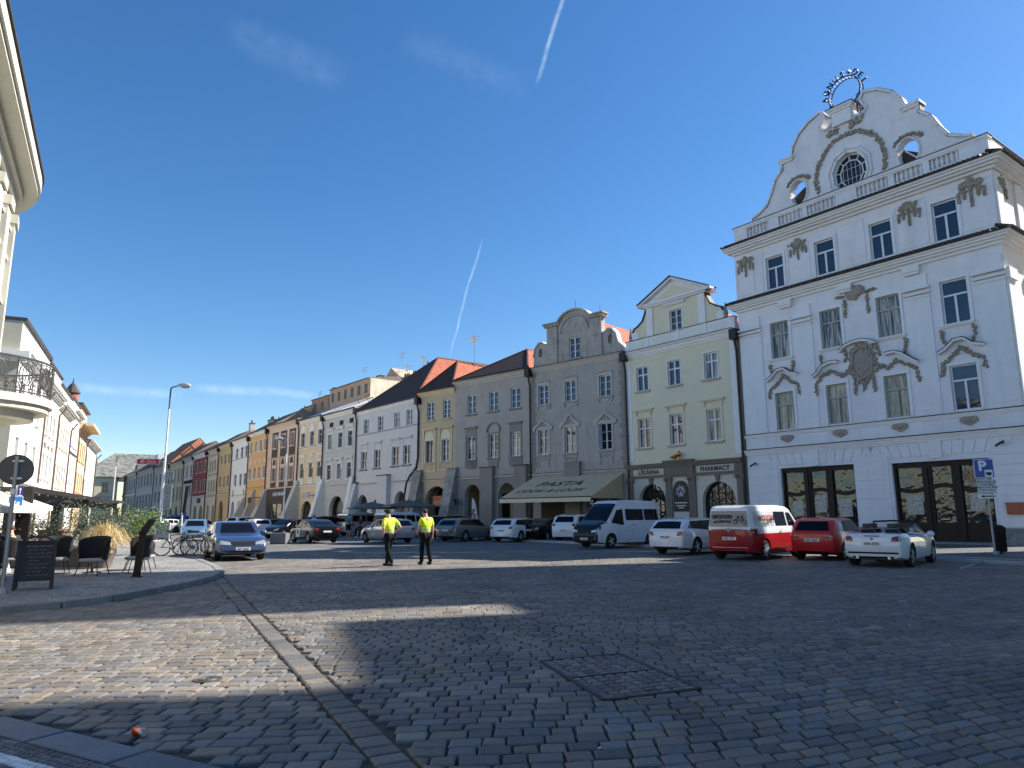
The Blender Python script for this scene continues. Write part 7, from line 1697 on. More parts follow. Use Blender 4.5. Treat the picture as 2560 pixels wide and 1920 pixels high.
GP = 'police officers walking across the square'
person(-4.05, 24.15, -48, 'police officer in yellow vest and cap, hands on the hips, left of the two', HIVIS, NAVYC, cap=True, vest=True, sc=1.05, group=None, pose=dict(
    elr=(.37, -.10, 1.19), wrr=(.22, .06, 1.03), har=(.17, .10, 1.01), ell=(-.33, -.10, 1.16), wrl=(-.22, .02, .98), hal=(-.19, .06, .94), sp=(0, .02, 1.14), ch=(.0, .03, 1.34), nk=(0, .05, 1.49), hb=(0, .09, 1.56), hd=(0, .11, 1.63), ht=(0, .10, 1.71),
    shr=(.185, .02, 1.42), shl=(-.185, .02, 1.42), hpl=(-.09, 0, .92), knl=(-.10, -.05, .50), anl=(-.11, -.28, .14), tol=(-.11, -.16, .045), knr=(.10, .16, .50), anr=(.10, .22, .09), tor=(.10, .36, .045)))
person(-2.95, 24.95, -42, 'bare headed police officer in a yellow vest walking with arms down, right of the two', HIVIS, NAVYC, vest=True, sc=1.05, pose=dict(
    hb=(-.01, .04, 1.57), hd=(-.02, .06, 1.65), ht=(-.02, .05, 1.73), elr=(.26, -.02, 1.15), wrr=(.28, .03, .90), har=(.28, .05, .82), ell=(-.24, .03, 1.17), wrl=(-.20, .22, 1.02), hal=(-.17, .27, 1.0), knr=(.10, -.02, .50), anr=(.10, -.14, .10), tor=(.10, .0, .045), knl=(-.08, .10, .50), anl=(-.07, .12, .09), tol=(-.07, .26, .05)))
b = MB(); 
TEAL = mat('teal_shirt', (.03, .20, .23), .8); BLKC = mat('black_dress', (.012, .012, .014), .8)
person(-12.9, 57.6, 10, 'man in a teal shirt and dark shorts standing by the pale people carrier', TEAL, NAVYC, shorts=True, sc=1.03, shoes=SKIN)
person(-11.9, 57.4, -160, 'woman in a long black dress and white shoes beside the teal shirted man', BLKC, BLKC, skirt=.25, sc=.97, shoes=WFRAME, pose=dict(knr=(.16, .1, .5), anr=(.2, .2, .09), tor=(.2, .3, .05)))
person(-16.6, 61.2, 20, 'person in a pale shirt behind the black off-roader', mat('pale_shirt', (.5, .52, .6), .8), NAVYC)
person(-35.5, 80.5, 0, 'far person in dark clothes walking between the parked cars', CAPB, CAPB)
person(-27.3, 51.0, 20, 'cafe waitress in a black top and skirt bending over a table', BLKC, BLKC, skirt=.62, sc=.98, z=.11, pose=dict(sp=(0, .05, 1.12), ch=(0, .16, 1.29), nk=(0, .24, 1.42), hb=(0, .30, 1.47), hd=(0, .34, 1.54), ht=(0, .35, 1.62), shr=(.18, .18, 1.35), shl=(-.18, .18, 1.35), elr=(.22, .30, 1.10), wrr=(.2, .42, .95), har=(.2, .48, .92), ell=(-.22, .3, 1.1), wrl=(-.2, .42, .95), hal=(-.2, .48, .92)))
SITP = dict(pel=(0, 0, .50), sp=(0, -.04, .68), ch=(0, -.06, .88), nk=(0, -.04, 1.04), hb=(0, 0, 1.12), hd=(0, .02, 1.20), ht=(0, .01, 1.28))
for s, k in ((1, 'r'), (-1, 'l')): SITP.update({'sh' + k: (s * .185, -.05, .97), 'el' + k: (s * .24, .08, .74), 'wr' + k: (s * .16, .30, .76), 'ha' + k: (s * .13, .37, .77), 'hp' + k: (s * .09, .04, .48), 'kn' + k: (s * .12, .44, .48), 'an' + k: (s * .12, .46, .10), 'to' + k: (s * .13, .59, .05)})
person(-14.15, 20.7, -70, 'seated man in a dark shirt seen side-on behind the chalkboard', mat('charcoal_shirt', (.02, .02, .022), .8), NAVYC, hair=mat('brown_hair', (.10, .05, .03), .8), pose=SITP, z=.11, seat=True)
person(-12.75, 17.9, -75, 'seated guest in a pale checked shirt at the left edge, beside the chalkboard', mat('pale_blue_shirt', (.45, .47, .58), .8), NAVYC, pose=SITP, z=.11, seat=True, long=True)
person(-30.5, 52, -100, 'seated cafe guest with a pink top under the pergola', mat('pink_top', (.55, .2, .22), .8), NAVYC, pose=SITP, z=.11, seat=True)

# ------------------------------------------------------------ street furniture
PZ = .11
WPOLE = mat('white_pole_paint', (.70, .71, .72), .45, coat=.2); GPOLE = mat('galvanised_pole', (.36, .36, .35), .5, metal=.5, var=.15, vscale=5)
def lamp(x, y, H, az, label, z=0, short=False):
    t = empty('street_lamp', (x, y, z), -R(az) + R(90), label, 'street lamp', 'street lamps')
    b = MB().cyl((0, 0, 0), (0, 0, 1.25), .11, n=12).cyl((0, 0, 1.25), (0, 0, H * .55), .085, .075, 12).cyl((0, 0, H * .55), (0, 0, H - 1.6), .065, n=12).tube([(0, 0, H * .55 - .08), (0, 0, H * .55 + .08)], .09, 12); b.build('pole', WPOLE, t, True)
    b = MB().tube([(0, 0, H - 1.6), (0, 0, H - .25), (.05, 0, H - .12), (.18, 0, H - .06), (.45, 0, H)], [.055, .055, .05, .045, .04], 10).build('arm', mat('blue_grey_arm', (.10, .15, .24), .5, metal=.3), t, True)
    MB().tube([(.36, 0, H + .01), (.55, 0, H + .05), (.9, 0, H + .10), (1.2, 0, H + .05), (1.27, 0, H - .02)], [.05, .11, .17, .13, .03], 12).build('lamp_head', mat('lamp_casing', (.55, .56, .57), .35, metal=.4), t, True)
    MB().ball((.92, 0, H - .06), (.30, .13, .09), 12, 6).build('lamp_glass', mat('lamp_glass', (.35, .35, .33), .1, coat=.6), t, True)
    return t
lp = lamp(-23.3, 48.4, 10.35, 82, 'tall white street lamp with a red street sign, beside the cafe bin', PZ)
MB().box(-3.0, -1.65 + .05, -.02, .02, 5.08, 5.38).box(-3.03, -1.57, -.015, .015, 5.05, 5.41, 1).build('street_sign', [REDP, WFRAME], lp) if 0 else None
sg = MB(); sg.box(-1.75, -.35, -.015, .015, 5.05, 5.35).build('direction_sign', mat('red_sign', (.55, .015, .03), .5), lp); MB().box(-1.78, -.32, -.010, .010, 5.02, 5.38).beam((-.4, 0, 5.2), (0, 0, 5.2), .04, .04).build('sign_rim', WFRAME, lp)
text('Zóna', .26, WFRAME, lp, (-.85, -.02, 5.2), ext=.004); MB().tube([(-1.55, -.03, 5.2), (-1.35, -.03, 5.28)], .025, 4).tube([(-1.55, -.03, 5.2), (-1.35, -.03, 5.12)], .025, 4).tube([(-1.55, -.03, 5.2), (-1.2, -.03, 5.2)], .02, 4).build('arrow', WFRAME, lp)
for z, w, hh in ((4.3, .5, .5), (3.3, .45, .75), (2.45, .45, .7)): MB().box(.12, .12 + w, -.02, .0, z - hh / 2, z + hh / 2).box(.10, .14 + w, .0, .012, z - hh / 2 - .02, z + hh / 2 + .02, 1).build('sign_plate', [mat('sign_back_grey', (.30, .30, .29), .5, metal=.4), WFRAME], lp)
lamp(-56.5, 103, 10.4, 80, 'distant white street lamp above the pergola', 0); lamp(-24.6, 78.5, 10.0, -100, 'street lamp in front of the brown panelled house, its head pointing left', 0)
# traffic signs
def post(x, y, H, label, z=0, r=.035, cat='sign', mt=None, name='sign_post'):
    t = empty(name, (x, y, z), 0, label, cat); MB().cyl((0, 0, 0), (0, 0, H), r, n=10).lathe([(r * 2.6, 0), (r * 2.2, .05), (r * 1.2, .12)], n=10).build('pole', mt or GPOLE, t, True); return t
t = post(-10.4, 15.15, 2.78, 'round road sign seen from behind on a grey pole at the left edge', PZ, .04)
SB = mat('sign_back', (.10, .095, .09), .5, metal=.4)
d = MB().cyl((0, .05, 2.5), (0, .065, 2.5), .31, n=36).tube([(.31 * math.cos(R(a)), .058, 2.5 + .31 * math.sin(R(a))) for a in range(0, 360, 12)], .012, 5, closed=True).build('sign_disc', SB, t); d.rotation_euler = (0, 0, R(32))
MB().box(-.12, .12, .0, .05, 2.66, 2.70).box(-.12, .12, 0, .05, 2.30, 2.34).lathe([(.05, 1.98), (.055, 2.0), (.05, 2.1)], n=10).build('bracket', WPOLE, t)
t = post(-14.35, 21.05, 2.42, 'blue parking zone sign on a white pole at the left edge', PZ, .035, mt=WPOLE); t.rotation_euler = (0, 0, R(30))
BLU = mat('sign_blue', (.015, .16, .48), .4)
MB().box(-.16, .16, -.06, -.04, 1.70, 2.11).box(-.175, .175, -.04, -.03, 1.685, 2.125, 1).build('sign_plate', [BLU, WFRAME], t); MB().box(-.12, .12, -.067, -.06, 1.76, 1.82).box(-.07, .0, -.067, -.06, 1.85, 2.0).box(.03, .10, -.067, -.06, 1.88, 1.97).build('sign_symbol', WFRAME, t)
MB().box(.02, .15, -.05, -.03, 2.16, 2.42).build('one_way_sign', mat('sign_navy', (.02, .03, .22), .4), t); MB().box(.075, .095, -.056, -.05, 2.2, 2.32).prism([(.05, 2.31), (.12, 2.31), (.085, 2.38)], -.056, -.05).build('arrow', WFRAME, t)
t = post(18.2, 27.9, 2.35, 'blue parking sign with two plates below it beside the black bin, at the right', .09, .04); t.rotation_euler = (0, 0, R(-30))
MB().cyl((0, .02, 2.3), (0, .02, 3.55), .035, n=8).build('pole_top', GPOLE, t)
MB().box(-.36, .30, -.05, -.035, 2.85, 3.58).box(-.335, .275, -.056, -.05, 2.875, 3.555, 1).box(-.02, .24, -.06, -.056, 2.90, 3.16).build('sign_plate', [WFRAME, mat('parking_blue', (.012, .06, .33), .35)], t)
text('P', .52, WFRAME, t, (-.08, -.06, 3.30), off=.02); MB().prism([(.02, 3.07), (.20, 3.07), (.21, 3.0), (.16, 2.95), (.06, 2.95), (.01, 3.0)], -.064, -.06).build('disc_symbol', BLK, t)
MB().box(-.32, .30, -.05, -.035, 2.28, 2.80).box(-.30, .28, -.054, -.05, 2.30, 2.78, 1).box(-.285, .265, -.058, -.054, 2.315, 2.765).build('sign_plate', [WFRAME, BLK], t)
for k, s in enumerate(('ZAKAZUJE SE', 'STÁNÍ BEZ', 'PARKOVACÍHO', 'POPLATKU')): text(s, .10, BLK, t, (-.01, -.062, 2.70 - k * .105), ext=.002, off=.003)
MB().box(-.32, .30, -.05, -.035, 2.08, 2.24).build('arrow_plate', WFRAME, t); MB().box(-.15, .22, -.056, -.05, 2.14, 2.18).prism([(-.25, 2.16), (-.12, 2.11), (-.12, 2.21)], -.056, -.05).build('arrow', BLK, t)
t = empty('litter_bin', (18.62, 28.15, .09), R(-30), 'black litter bin on the pavement beside the parking sign', 'litter bin')
MB().lathe([(.17, .08), (.2, .12), (.22, .85), (.235, .87), (.235, .9)], n=16).cyl((0, .1, 0), (0, .1, .3), .05, n=8).build('body', IRON, t, True); MB().lathe([(.235, .9), (.22, .98), (.14, 1.06), (.03, 1.09)], n=16).box(-.13, .13, -.25, -.2, .74, .84).build('lid', TRIM, t, True)
# signs by the square
t = post(-25.3, 56.0, 2.0, 'slim white pole with a dark folded banner, beyond the bicycles', 0, .06, mt=WPOLE); MB().hexa([(.05, -.06, 1.9), (.22, -.06, 1.9), (.22, .06, 1.9), (.05, .06, 1.9)], [(.2, -.05, 4.0), (.36, -.05, 4.0), (.36, .05, 4.0), (.2, .05, 4.0)]).cyl((0, 0, 2), (.16, 0, 4.05), .03, n=6).build('banner', CAPB, t)
# info totem
t = empty('information_totem', (-9.66, 19.05, PZ), R(-10), 'slanted dark information stele standing on the pavement before the bicycles', 'sign'); t.scale = (.78, .7, .98)
DST = mat('dark_steel', (.045, .038, .033), .45, metal=.6, var=.15, vscale=3)
MB().lathe([(.2, 0), (.2, .02), (.02, .025)], n=16).hexa([(-.09, -.09, .02), (.11, -.09, .02), (.11, .05, .02), (-.09, .05, .02)], [(.02, -.07, 1.12), (.20, -.07, 1.12), (.20, .05, 1.12), (.02, .05, 1.12)]).build('stem', DST, t)
MB().hexa([(.0, -.12, 1.10), (.16, -.12, 1.12), (.16, .14, 1.12), (.0, .14, 1.10)], [(.36, -.12, 1.50), (.46, -.12, 1.46), (.46, .14, 1.46), (.36, .14, 1.50)]).build('panel', DST, t)
# bin cart, grey panel, block
t = empty('catering_cart', (-24.9, 47.3, PZ), R(10), 'black covered barrel cart beside the foot of the tall lamp', 'cart'); b = MB(); b.lathe([(.5, .12), (.52, .2), (.52, .9), (.40, 1.2), (.08, 1.32)], n=18).build('body', mat('dark_brown_cover', (.018, .013, .011), .7), t, True)
for a in (45, 135, 225, 315): MB().cyl((.4 * math.cos(R(a)), .4 * math.sin(R(a)) - .03, .07), (.4 * math.cos(R(a)), .4 * math.sin(R(a)) + .03, .07), .07, n=10).build('wheel', TYRE, t)
t = empty('notice_stand', (-23.0, 48.2, PZ), R(8), 'plain grey board stand with a white frame, right of the tall lamp', 'board'); MB().box(-.42, .42, -.03, .0, .12, 1.15).build('board', mat('grey_board', (.30, .31, .31), .6), t); MB().box(-.47, -.42, -.04, .02, 0, 1.2).box(.42, .47, -.04, .02, 0, 1.2).box(-.42, .42, -.04, .02, 1.15, 1.2).box(-.42, .42, -.04, .02, .07, .12).box(-.47, -.42, -.3, .3, 0, .04).box(.42, .47, -.3, .3, 0, .04).build('frame', WFRAME, t)
tag(MB().box(-.5, .5, -.3, .3, 0, .62).box(-.46, .46, -.26, .26, .62, .66).build('concrete_block', mat('grey_concrete_block', (.14, .14, .145), .85, var=.15, vscale=4, bump=.4), None, bevel=.03, loc=(-14.4, 45.5, -.01), rotz=R(-8)), 'low grey concrete block left of the black saloon with the door decal', 'concrete block')
mb = MB()
for A_, B_ in (((13.2, 21.9), (14.9, 23.9)), ((9.2, 24.2), (10.3, 23.6))):
    d_ = (Vector(B_) - Vector(A_)).normalized(); n_ = Vector((-d_.y, d_.x)) * .05; A2, B2 = Vector(A_), Vector(B_)
    mb.poly([(p.x, p.y, .006) for p in (A2 - n_, B2 - n_, B2 + n_, A2 + n_)])
tag(mb.build('parking_lines', mat('worn_white_line', (.34, .34, .34), .8, var=.5, vscale=9)), kind='structure')
# bicycles
def bicycle(x, y, az, label, col, lean=0, z=PZ):
    t = empty('bicycle', (x, y, z), R(90 - az), label, 'bicycle', 'bicycles on the rack'); t.rotation_euler = (R(lean), 0, R(90 - az)); r = .345
    for cx in (-.54, .54):
        w = MB().tube([(cx + r * math.cos(R(a)), 0, r + r * math.sin(R(a))) for a in range(0, 360, 15)], .024, 6, closed=True).build('wheel', TYRE, t, True); b = MB().tube([(cx + .31 * math.cos(R(a)), 0, r + .31 * math.sin(R(a))) for a in range(0, 360, 20)], .008, 4, closed=True).cyl((cx, -.04, r), (cx, .04, r), .03, n=8)
        for a in range(0, 360, 22): b.cyl((cx, .02 * (-1) ** (a // 22), r), (cx + .31 * math.cos(R(a)), 0, r + .31 * math.sin(R(a))), .003, n=3, caps=False)
        b.build('spokes', CHROME, w)
    b = MB(); bb, st, hd, hb, ra, fa = (-.10, 0, .30), (-.24, 0, .80), (.34, 0, .86), (.38, 0, .70), (-.54, 0, r), (.54, 0, r)
    for p, q, w in ((bb, st, .018), (bb, hb, .022), (st, hd, .02), (hd, hb, .022)): b.cyl(p, q, w, n=8)
    for s in (-.05, .05): b.cyl((-.24, 0, .76), (-.54, s, r), .009, n=6).cyl(bb, (-.54, s, r), .011, n=6).cyl((.39, s, .66), (.54, s, r), .016, n=6)
    b.cyl((.39, -.06, .66), (.39, .06, .66), .02, n=6).build('frame', col, t, True)
    MB().cyl(st, (-.27, 0, .95), .013, n=6).ball((-.28, 0, .97), (.14, .06, .035), 10, 5).build('saddle', CAPB, t, True); MB().cyl(hd, (.32, 0, .98), .014, n=6).tube([(.36, -.31, .99), (.34, -.15, .97), (.32, 0, .96), (.34, .15, .97), (.36, .31, .99)], .013, 6).build('handlebar', CAPB, t, True)
    MB().lathe([(.09, -.01), (.09, .01)], (-.10, .03, .30), 16, ax='y').cyl((-.10, .05, .30), (.02, .07, .18), .01, n=5).cyl((-.10, -.05, .30), (-.22, -.07, .42), .01, n=5).box(-.02, .06, .06, .14, .165, .185).box(-.26, -.18, -.14, -.06, .41, .43).build('crankset', GPOLE, t)
    return t
bicycle(-13.45, 29.4, 88, 'dark mountain bicycle standing side-on, nearest on the rack', mat('dark_bike_frame', (.02, .02, .022), .4, coat=.5), 2)
bicycle(-13.0, 30.2, 70, 'second bicycle with a grey frame, half hidden behind the dark one', mat('grey_bike_frame', (.25, .25, .27), .4, coat=.5), -5)
t = empty('bicycle_rack', (-13.1, 29.8, PZ), 0, 'low bicycle rack with reddish feet under the bicycles', 'rack'); b = MB()
for k in range(4): b.tube([(-.2 + k * .3, -.5, .03), (-.2 + k * .3, -.5, .3), (-.2 + k * .3, 0, .34), (-.2 + k * .3, 0, .03)], .018, 6)
b.build('hoops', GPOLE, t, True); MB().box(-.4, .95, -.54, -.46, 0, .04).box(-.4, .95, -.04, .04, 0, .04).build('feet', mat('rusty_red', (.2, .05, .04), .7), t)
# chalkboard
t = empty('chalkboard', (-10.32, 16.0, PZ), R(30), 'black a-frame chalkboard menu on the shaded pavement at the left', 'chalkboard')
FRW = mat('black_wood', (.02, .018, .017), .6)
def tilt(p, s): return (p[0], s * (.27 - .26 * p[1] / 1.05), p[1])
for s, nm in ((-1, 'front_frame'), (1, 'back_frame')):
    b = MB()
    for a, c, w in (((-.33, 0), (-.33, 1.02), .06), ((.33, 0), (.33, 1.02), .06), ((-.33, 1.0), (.33, 1.0), .07), ((-.33, .2), (.33, .2), .06)): b.beam(tilt(a, s), tilt(c, s), w, .035)
    b.tube([tilt((-.28, 1.03), s), tilt((-.12, 1.10), s), tilt((.12, 1.10), s), tilt((.28, 1.03), s)], .02, 5); o = b.build(nm, FRW, t)
    q = [tilt(p, s) for p in ((-.30, .22), (.30, .22), (.30, .98), (-.30, .98))]; MB().poly([(x, y + s * .004, z) for x, y, z in q]).build('board', mat('slate', (.022, .022, .024), .7, var=.3, vscale=8), o)
    if s < 0:
        b = MB(); rr = random.Random(3)
        for k in range(9):
            z = .90 - k * .075; x0 = -.2 + rr.uniform(0, .08); 
            for j in range(rr.randint(2, 4)):
                L = rr.uniform(.05, .13); p = tilt((x0, z), -1); q2 = tilt((x0 + L, z), -1); b.tube([(p[0] + (q2[0] - p[0]) * i / 5, p[1] - .006, p[2] + .010 * (-1) ** i) for i in range(6)], .0035 if k else .007, 4); x0 += L + .03
        b.build('chalk_writing', mat('chalk', (.32, .32, .30), .9), o)
# cafe furniture
DKW = mat('dark_woven_shell', (.012, .011, .011), .8, bump=.8, bscale=60); CUSH = mat('grey_cushion', (.34, .33, .33), .9, bump=.3, bscale=30, var=.1, vscale=6); STL = mat('dark_chair_legs', (.03, .028, .027), .5, metal=.5)
def chair_proto():
    t = empty('terrace_chair', (0, 0, 0), 0, 'x', 'chair', 'cafe terrace chairs'); b = MB(); n, m = 14, 6; ids = []
    for i in range(n + 1):
        a = R(-25 + 230 * i / n); row = []
        for j in range(m + 1):
            h = j / m; rr = .30 + .05 * h; top = .40 + (.30 if 0 < i < n else .1) * (0.5 + .5 * math.sin(math.pi * i / n)); z = .40 + (top - .0) * h * .95
            row.append(len(b.v)); b.v.append((rr * math.cos(a), rr * math.sin(a) * .9, z))
        ids.append(row)
    for i in range(n):
        for j in range(m): b.f.append((ids[i][j], ids[i + 1][j], ids[i + 1][j + 1], ids[i][j + 1])); b.m.append(0)
    o = b.build('shell', DKW, t, True); md = o.modifiers.new('s', 'SOLIDIFY'); md.thickness = .025
    MB().lathe([(.24, .36), (.30, .39), (.30, .44), (.25, .46)], n=18).build('seat', CUSH, t, True)
    for sx in (-1, 1):
        for sy in (-1, 1): MB().cyl((sx * .20, sy * .18, .38), (sx * .27, sy * .26, 0), .012, n=6).build('leg', STL, t)
    return t
cp_ = chair_proto()
CH = [(-11.15, 19.65, 180, 'black woven terrace chair with its back to us, right of the chalkboard', 0), (-10.45, 20.6, 130, 'terrace chair with a grey cushion thrown over its back, nearest the information stele', 1), (-10.9, 21.7, 80, 'terrace chair with a pale rounded cushion behind the cushioned one', 2), (-12.55, 20.3, 200, 'terrace chair half hidden behind the right side of the chalkboard', 3), (-11.9, 16.6, 200, 'dark terrace chair cut by the left edge, left of the chalkboard', 4), (-14.15, 20.75, -20, 'chair under the seated man in the dark shirt', 5), (-12.75, 17.95, -15, 'chair under the seated guest in the pale checked shirt', 6), (-30.5, 52.05, 0, 'chair under the guest in the pink top', 7)]
for x, y, rz, lb, k in CH:
    o = cp_ if k == 0 else copy_tree(cp_); o['label'] = lb; o.location = (x, y, PZ); o.rotation_euler = (0, 0, R(rz + 180)); o.scale = (1.12, 1.12, .96)
    if k in (1, 2): MB().hexa([(-.25, .02, .46), (.25, .02, .46), (.25, .12, .46), (-.25, .12, .46)], [(-.24, .22, .90), (.24, .22, .90), (.24, .32, .88), (-.24, .32, .88)]).build('cushion', CUSH, o, bevel=.05)
def table(x, y, lb, r=.38, h=.74, col=None):
    t = empty('cafe_table', (x, y, PZ), 0, lb, 'table', 'cafe tables'); MB().lathe([(r, h - .03), (r, h), (0.01, h)], n=20).build('tabletop', col or mat('pale_tabletop', (.5, .49, .47), .4, coat=.3), t); MB().cyl((0, 0, .02), (0, 0, h - .03), .03, n=8).lathe([(.24, 0), (.23, .02), (.03, .04)], n=16).build('pedestal', STL, t); return t
table(-11.7, 20.6, 'round cafe table between the black woven chair and the chalkboard'); table(-13.4, 18.6, 'round cafe table in front of the two seated guests'); table(-27.1, 51.7, 'small cafe table the waitress bends over'); table(-31.2, 52.2, 'small cafe table in front of the pink topped guest'); table(-26.3, 50.0, 'small pale cafe table nearest the tall lamp')
for k, (x, y) in enumerate(((-25.7, 50.9), (-28.2, 50.4), (-29.0, 53.6))):
    o = copy_tree(cp_); o['label'] = ['chair right of the waitress', 'chair left of the waitress', 'chair behind the pink topped guest'][k]; o.location = (x, y, PZ); o.rotation_euler = (0, 0, k * 1.3)
# umbrellas
def parasol(x, y, w, h, lb, mt, z=0, drop=.5, name='parasol', grp='grey parasols'):
    t = empty(name, (x, y, z), R(20), lb, 'parasol', grp); b = MB(); P = [(w / 2 * sx, w / 2 * sy, h - drop) for sx, sy in ((-1, -1), (0, -1), (1, -1), (1, 0), (1, 1), (0, 1), (-1, 1), (-1, 0))]
    for k in range(8):
        a, c = P[k], P[(k + 1) % 8]; b.poly([a, c, (0, 0, h)]); b.poly([(a[0], a[1], a[2] - .15), (c[0], c[1], c[2] - .15), c, a])
    b.build('canopy', mt, t); MB().cyl((0, 0, 0), (0, 0, h + .05), .03, n=8).build('pole', STL, t); b = MB()
    for a in P: b.cyl((0, 0, h - .04), (a[0], a[1], a[2] - .02), .012, n=4)
    b.build('ribs', STL, t); return t
GRYC = mat('grey_parasol_cloth', (.13, .13, .125), .85)
parasol(-13.0, 67.4, 4.0, 2.95, 'wide grey parasol in front of the pale blue grey house', GRYC); parasol(-9.2, 64.6, 4.0, 3.05, 'wide grey parasol in front of the narrow ochre house', GRYC)
CRC = mat('cream_parasol_cloth', (.62, .58, .48), .85)
parasol(-16.9, 22.6, 3.8, 2.75, 'cream parasol cut by the left edge behind the round sign', CRC, PZ, .85, grp='cream parasols'); parasol(-15.3, 19.9, 3.2, 2.3, 'lower cream parasol at the left edge in front of the other one', CRC, PZ, .5, grp='cream parasols')
# flag
t = empty('beach_flag', (-3.55, 63.6, .0), R(-45), 'white feather flag with dark letters beside the grey arcade', 'flag'); MB().prism([(0, .5), (.12, .5), (.9, .5), (.75, 1.6), (.5, 2.6), (.2, 3.1), (0, 3.15)], -.01, .01).build('banner', mat('white_flag_cloth', (.48, .48, .54), .8), t); MB().cyl((0, 0, 0), (-.02, 0, 3.2), .02, n=6).build('pole', IRON, t); text('juice', .75, BLK, t, (.42, -.02, 1.55), (R(90), R(70), 0), off=.02)
# pergola
t = empty('pergola', (-15.3, 23.0, PZ), math.atan2(20.6, -8.4), 'long dark metal pergola over the cafe terrace', 'pergola'); DKM = mat('dark_pergola_metal', (.032, .027, .024), .5, metal=.4)
PL, PW = 22.5, 5.5
for x in (0, PL * .5, PL):
    for y in (0, PW): MB().box(x - .13, x + .13, y - .13, y + .13, 0, 2.318 if x < PL else 2.08).build('post', DKM, t)
MB().box(-.15, PL + .15, -.12, .12, 2.32, 2.48).box(-.15, PL + .15, PW - .12, PW + .12, 2.32, 2.48).box(-.15, .15, .15, PW - .15, 2.323, 2.47).box(PL - .15, PL + .15, .15, PW - .15, 2.083, 2.45).build('roof_frame', DKM, t)
b = MB()
for k in range(1, 12): b.box(k * PL / 12 - .02, k * PL / 12 + .02, .1, PW - .1, 2.36, 2.44)
b.build('roof_slats', DKM, t)
b = MB(); 
for k in range(1, 16): b.ball((k * PL / 16, -.02, 2.28), .03, 6, 4)
b.build('bulb_string', mat('warm_bulbs', (.7, .68, .6), .3), t)
for x in (.3, 6.5): MB().box(x, x + .9, .2, .5, 0, 2.06).build('side_curtain', mat('black_curtain', (.015, .014, .014), .8), t)
# planters and plants
LEAF = {k: mat(k, c, .6, var=.3, vscale=2, island=.5) for k, c in (('olive_leaf', (.085, .105, .055)), ('fresh_leaf', (.10, .16, .03)), ('dark_leaf', (.03, .05, .022)), ('grey_leaf', (.11, .13, .09)), ('dry_grass_blade', (.56, .42, .20)), ('dry_seedhead', (.22, .15, .10)))}
def leaves(c, rad, n, sz, seed, gap=.0):
    rr = random.Random(seed); b = MB(); cl = [Vector((rr.uniform(-1, 1) * rad[0], rr.uniform(-1, 1) * rad[1], rr.uniform(-1, 1) * rad[2])) * .75 for _ in range(max(4, n // 90))]
    for k in range(n):
        q = cl[k % len(cl)] + Vector((rr.gauss(0, 1), rr.gauss(0, 1), rr.gauss(0, 1))) * min(rad) * .30; p = Vector(c) + q
        d = Vector((rr.uniform(-1, 1), rr.uniform(-1, 1), rr.uniform(-.4, 1))).normalized(); s = d.cross(Vector((rr.uniform(-1, 1), rr.uniform(-1, 1), rr.uniform(-1, 1)))).normalized(); L = sz * rr.uniform(.6, 1.3)
        b.poly([p - d * L, p + s * L * .28, p + d * L, p - s * L * .28])
    return b
def shrub(x, y, z, rad, n, sz, lk, lb, seed, stem=.5, pot=None, name='potted_shrub', grp=None):
    t = empty(name, (x, y, z), 0, lb, 'plant', grp); leaves((0, 0, stem + rad[2]), rad, n, sz, seed).build('foliage', LEAF[lk], t); b = MB(); rr = random.Random(seed + 9)
    for k in range(6): b.tube([(rr.uniform(-.05, .05), rr.uniform(-.05, .05), .15), (rr.uniform(-.1, .1), rr.uniform(-.1, .1), stem), (rr.uniform(-1, 1) * rad[0] * .6, rr.uniform(-1, 1) * rad[1] * .6, stem + rad[2] * rr.uniform(.8, 1.4))], [.018, .014, .005], 5)
    b.build('stems', mat('brown_stem', (.08, .055, .035), .8), t)
    if pot: MB().lathe([(.18, 0), (.27, .42), (.30, .42), (.30, .48), (.25, .48), (.24, .42)], n=16).build('pot', pot, t, True)
    return t
TER = mat('terracotta', (.26, .12, .07), .8, var=.15, vscale=4); 
TIM = mat('weathered_planter_timber', (.20, .11, .06), .75, var=.3, vscale=3)
t = empty('concrete_planter', (-14.0, 23.2, PZ), R(12), 'long low stone planter wall behind the chalkboard holding dry grass', 'planter')
MB().box(-2.6, 1.2, -.35, .35, 0, .55).box(-2.66, 1.26, -.4, .4, .55, .62).build('trough', mat('aged_stone_trough', (.15, .14, .125), .85, var=.35, vscale=2, bump=.5), t, bevel=.02); MB().box(-2.5, 1.1, -.28, .28, .6, .635).build('soil', mat('soil', (.04, .03, .02), .95), t)
t = empty('pampas_grass', (-12.55, 22.6, PZ), 0, 'big fountain of dry golden ornamental grass in the middle of the terrace', 'ornamental grass'); b = MB(); rr = random.Random(5)
for k in range(1500):
    a = rr.uniform(0, 6.283); s = rr.uniform(.05, 1) ** .7 * .95; h0 = rr.uniform(.35, 1.05) * (1.25 - .5 * s); p0 = Vector((rr.uniform(-.12, .12), rr.uniform(-.12, .12), .40)); d = Vector((math.cos(a), math.sin(a), 0)); w = d.cross(Vector((0, 0, 1))) * .006
    pr = [p0, p0 + d * s * .35 + Vector((0, 0, h0 * .75)), p0 + d * s * .75 + Vector((0, 0, h0 * .85)), p0 + d * s * 1.05 + Vector((0, 0, h0 * .45))]
    for i in range(3):
        wa, wb = w * (1 - i * .28), w * (1 - (i + 1) * .28); b.poly([pr[i] - wa, pr[i] + wa, pr[i + 1] + wb, pr[i + 1] - wb])
b.build('blades', LEAF['dry_grass_blade'], t); MB().lathe([(.25, 0), (.34, .40), (.36, .43), (.32, .43)], n=18).build('pot', mat('grey_planter_pot', (.16, .14, .12), .8), t, True)
shrub(-15.5, 27.0, PZ, (1.3, .9, .62), 5200, .045, 'olive_leaf', 'big grey green oleander bush behind the dry grass', 31, .75, TIM)
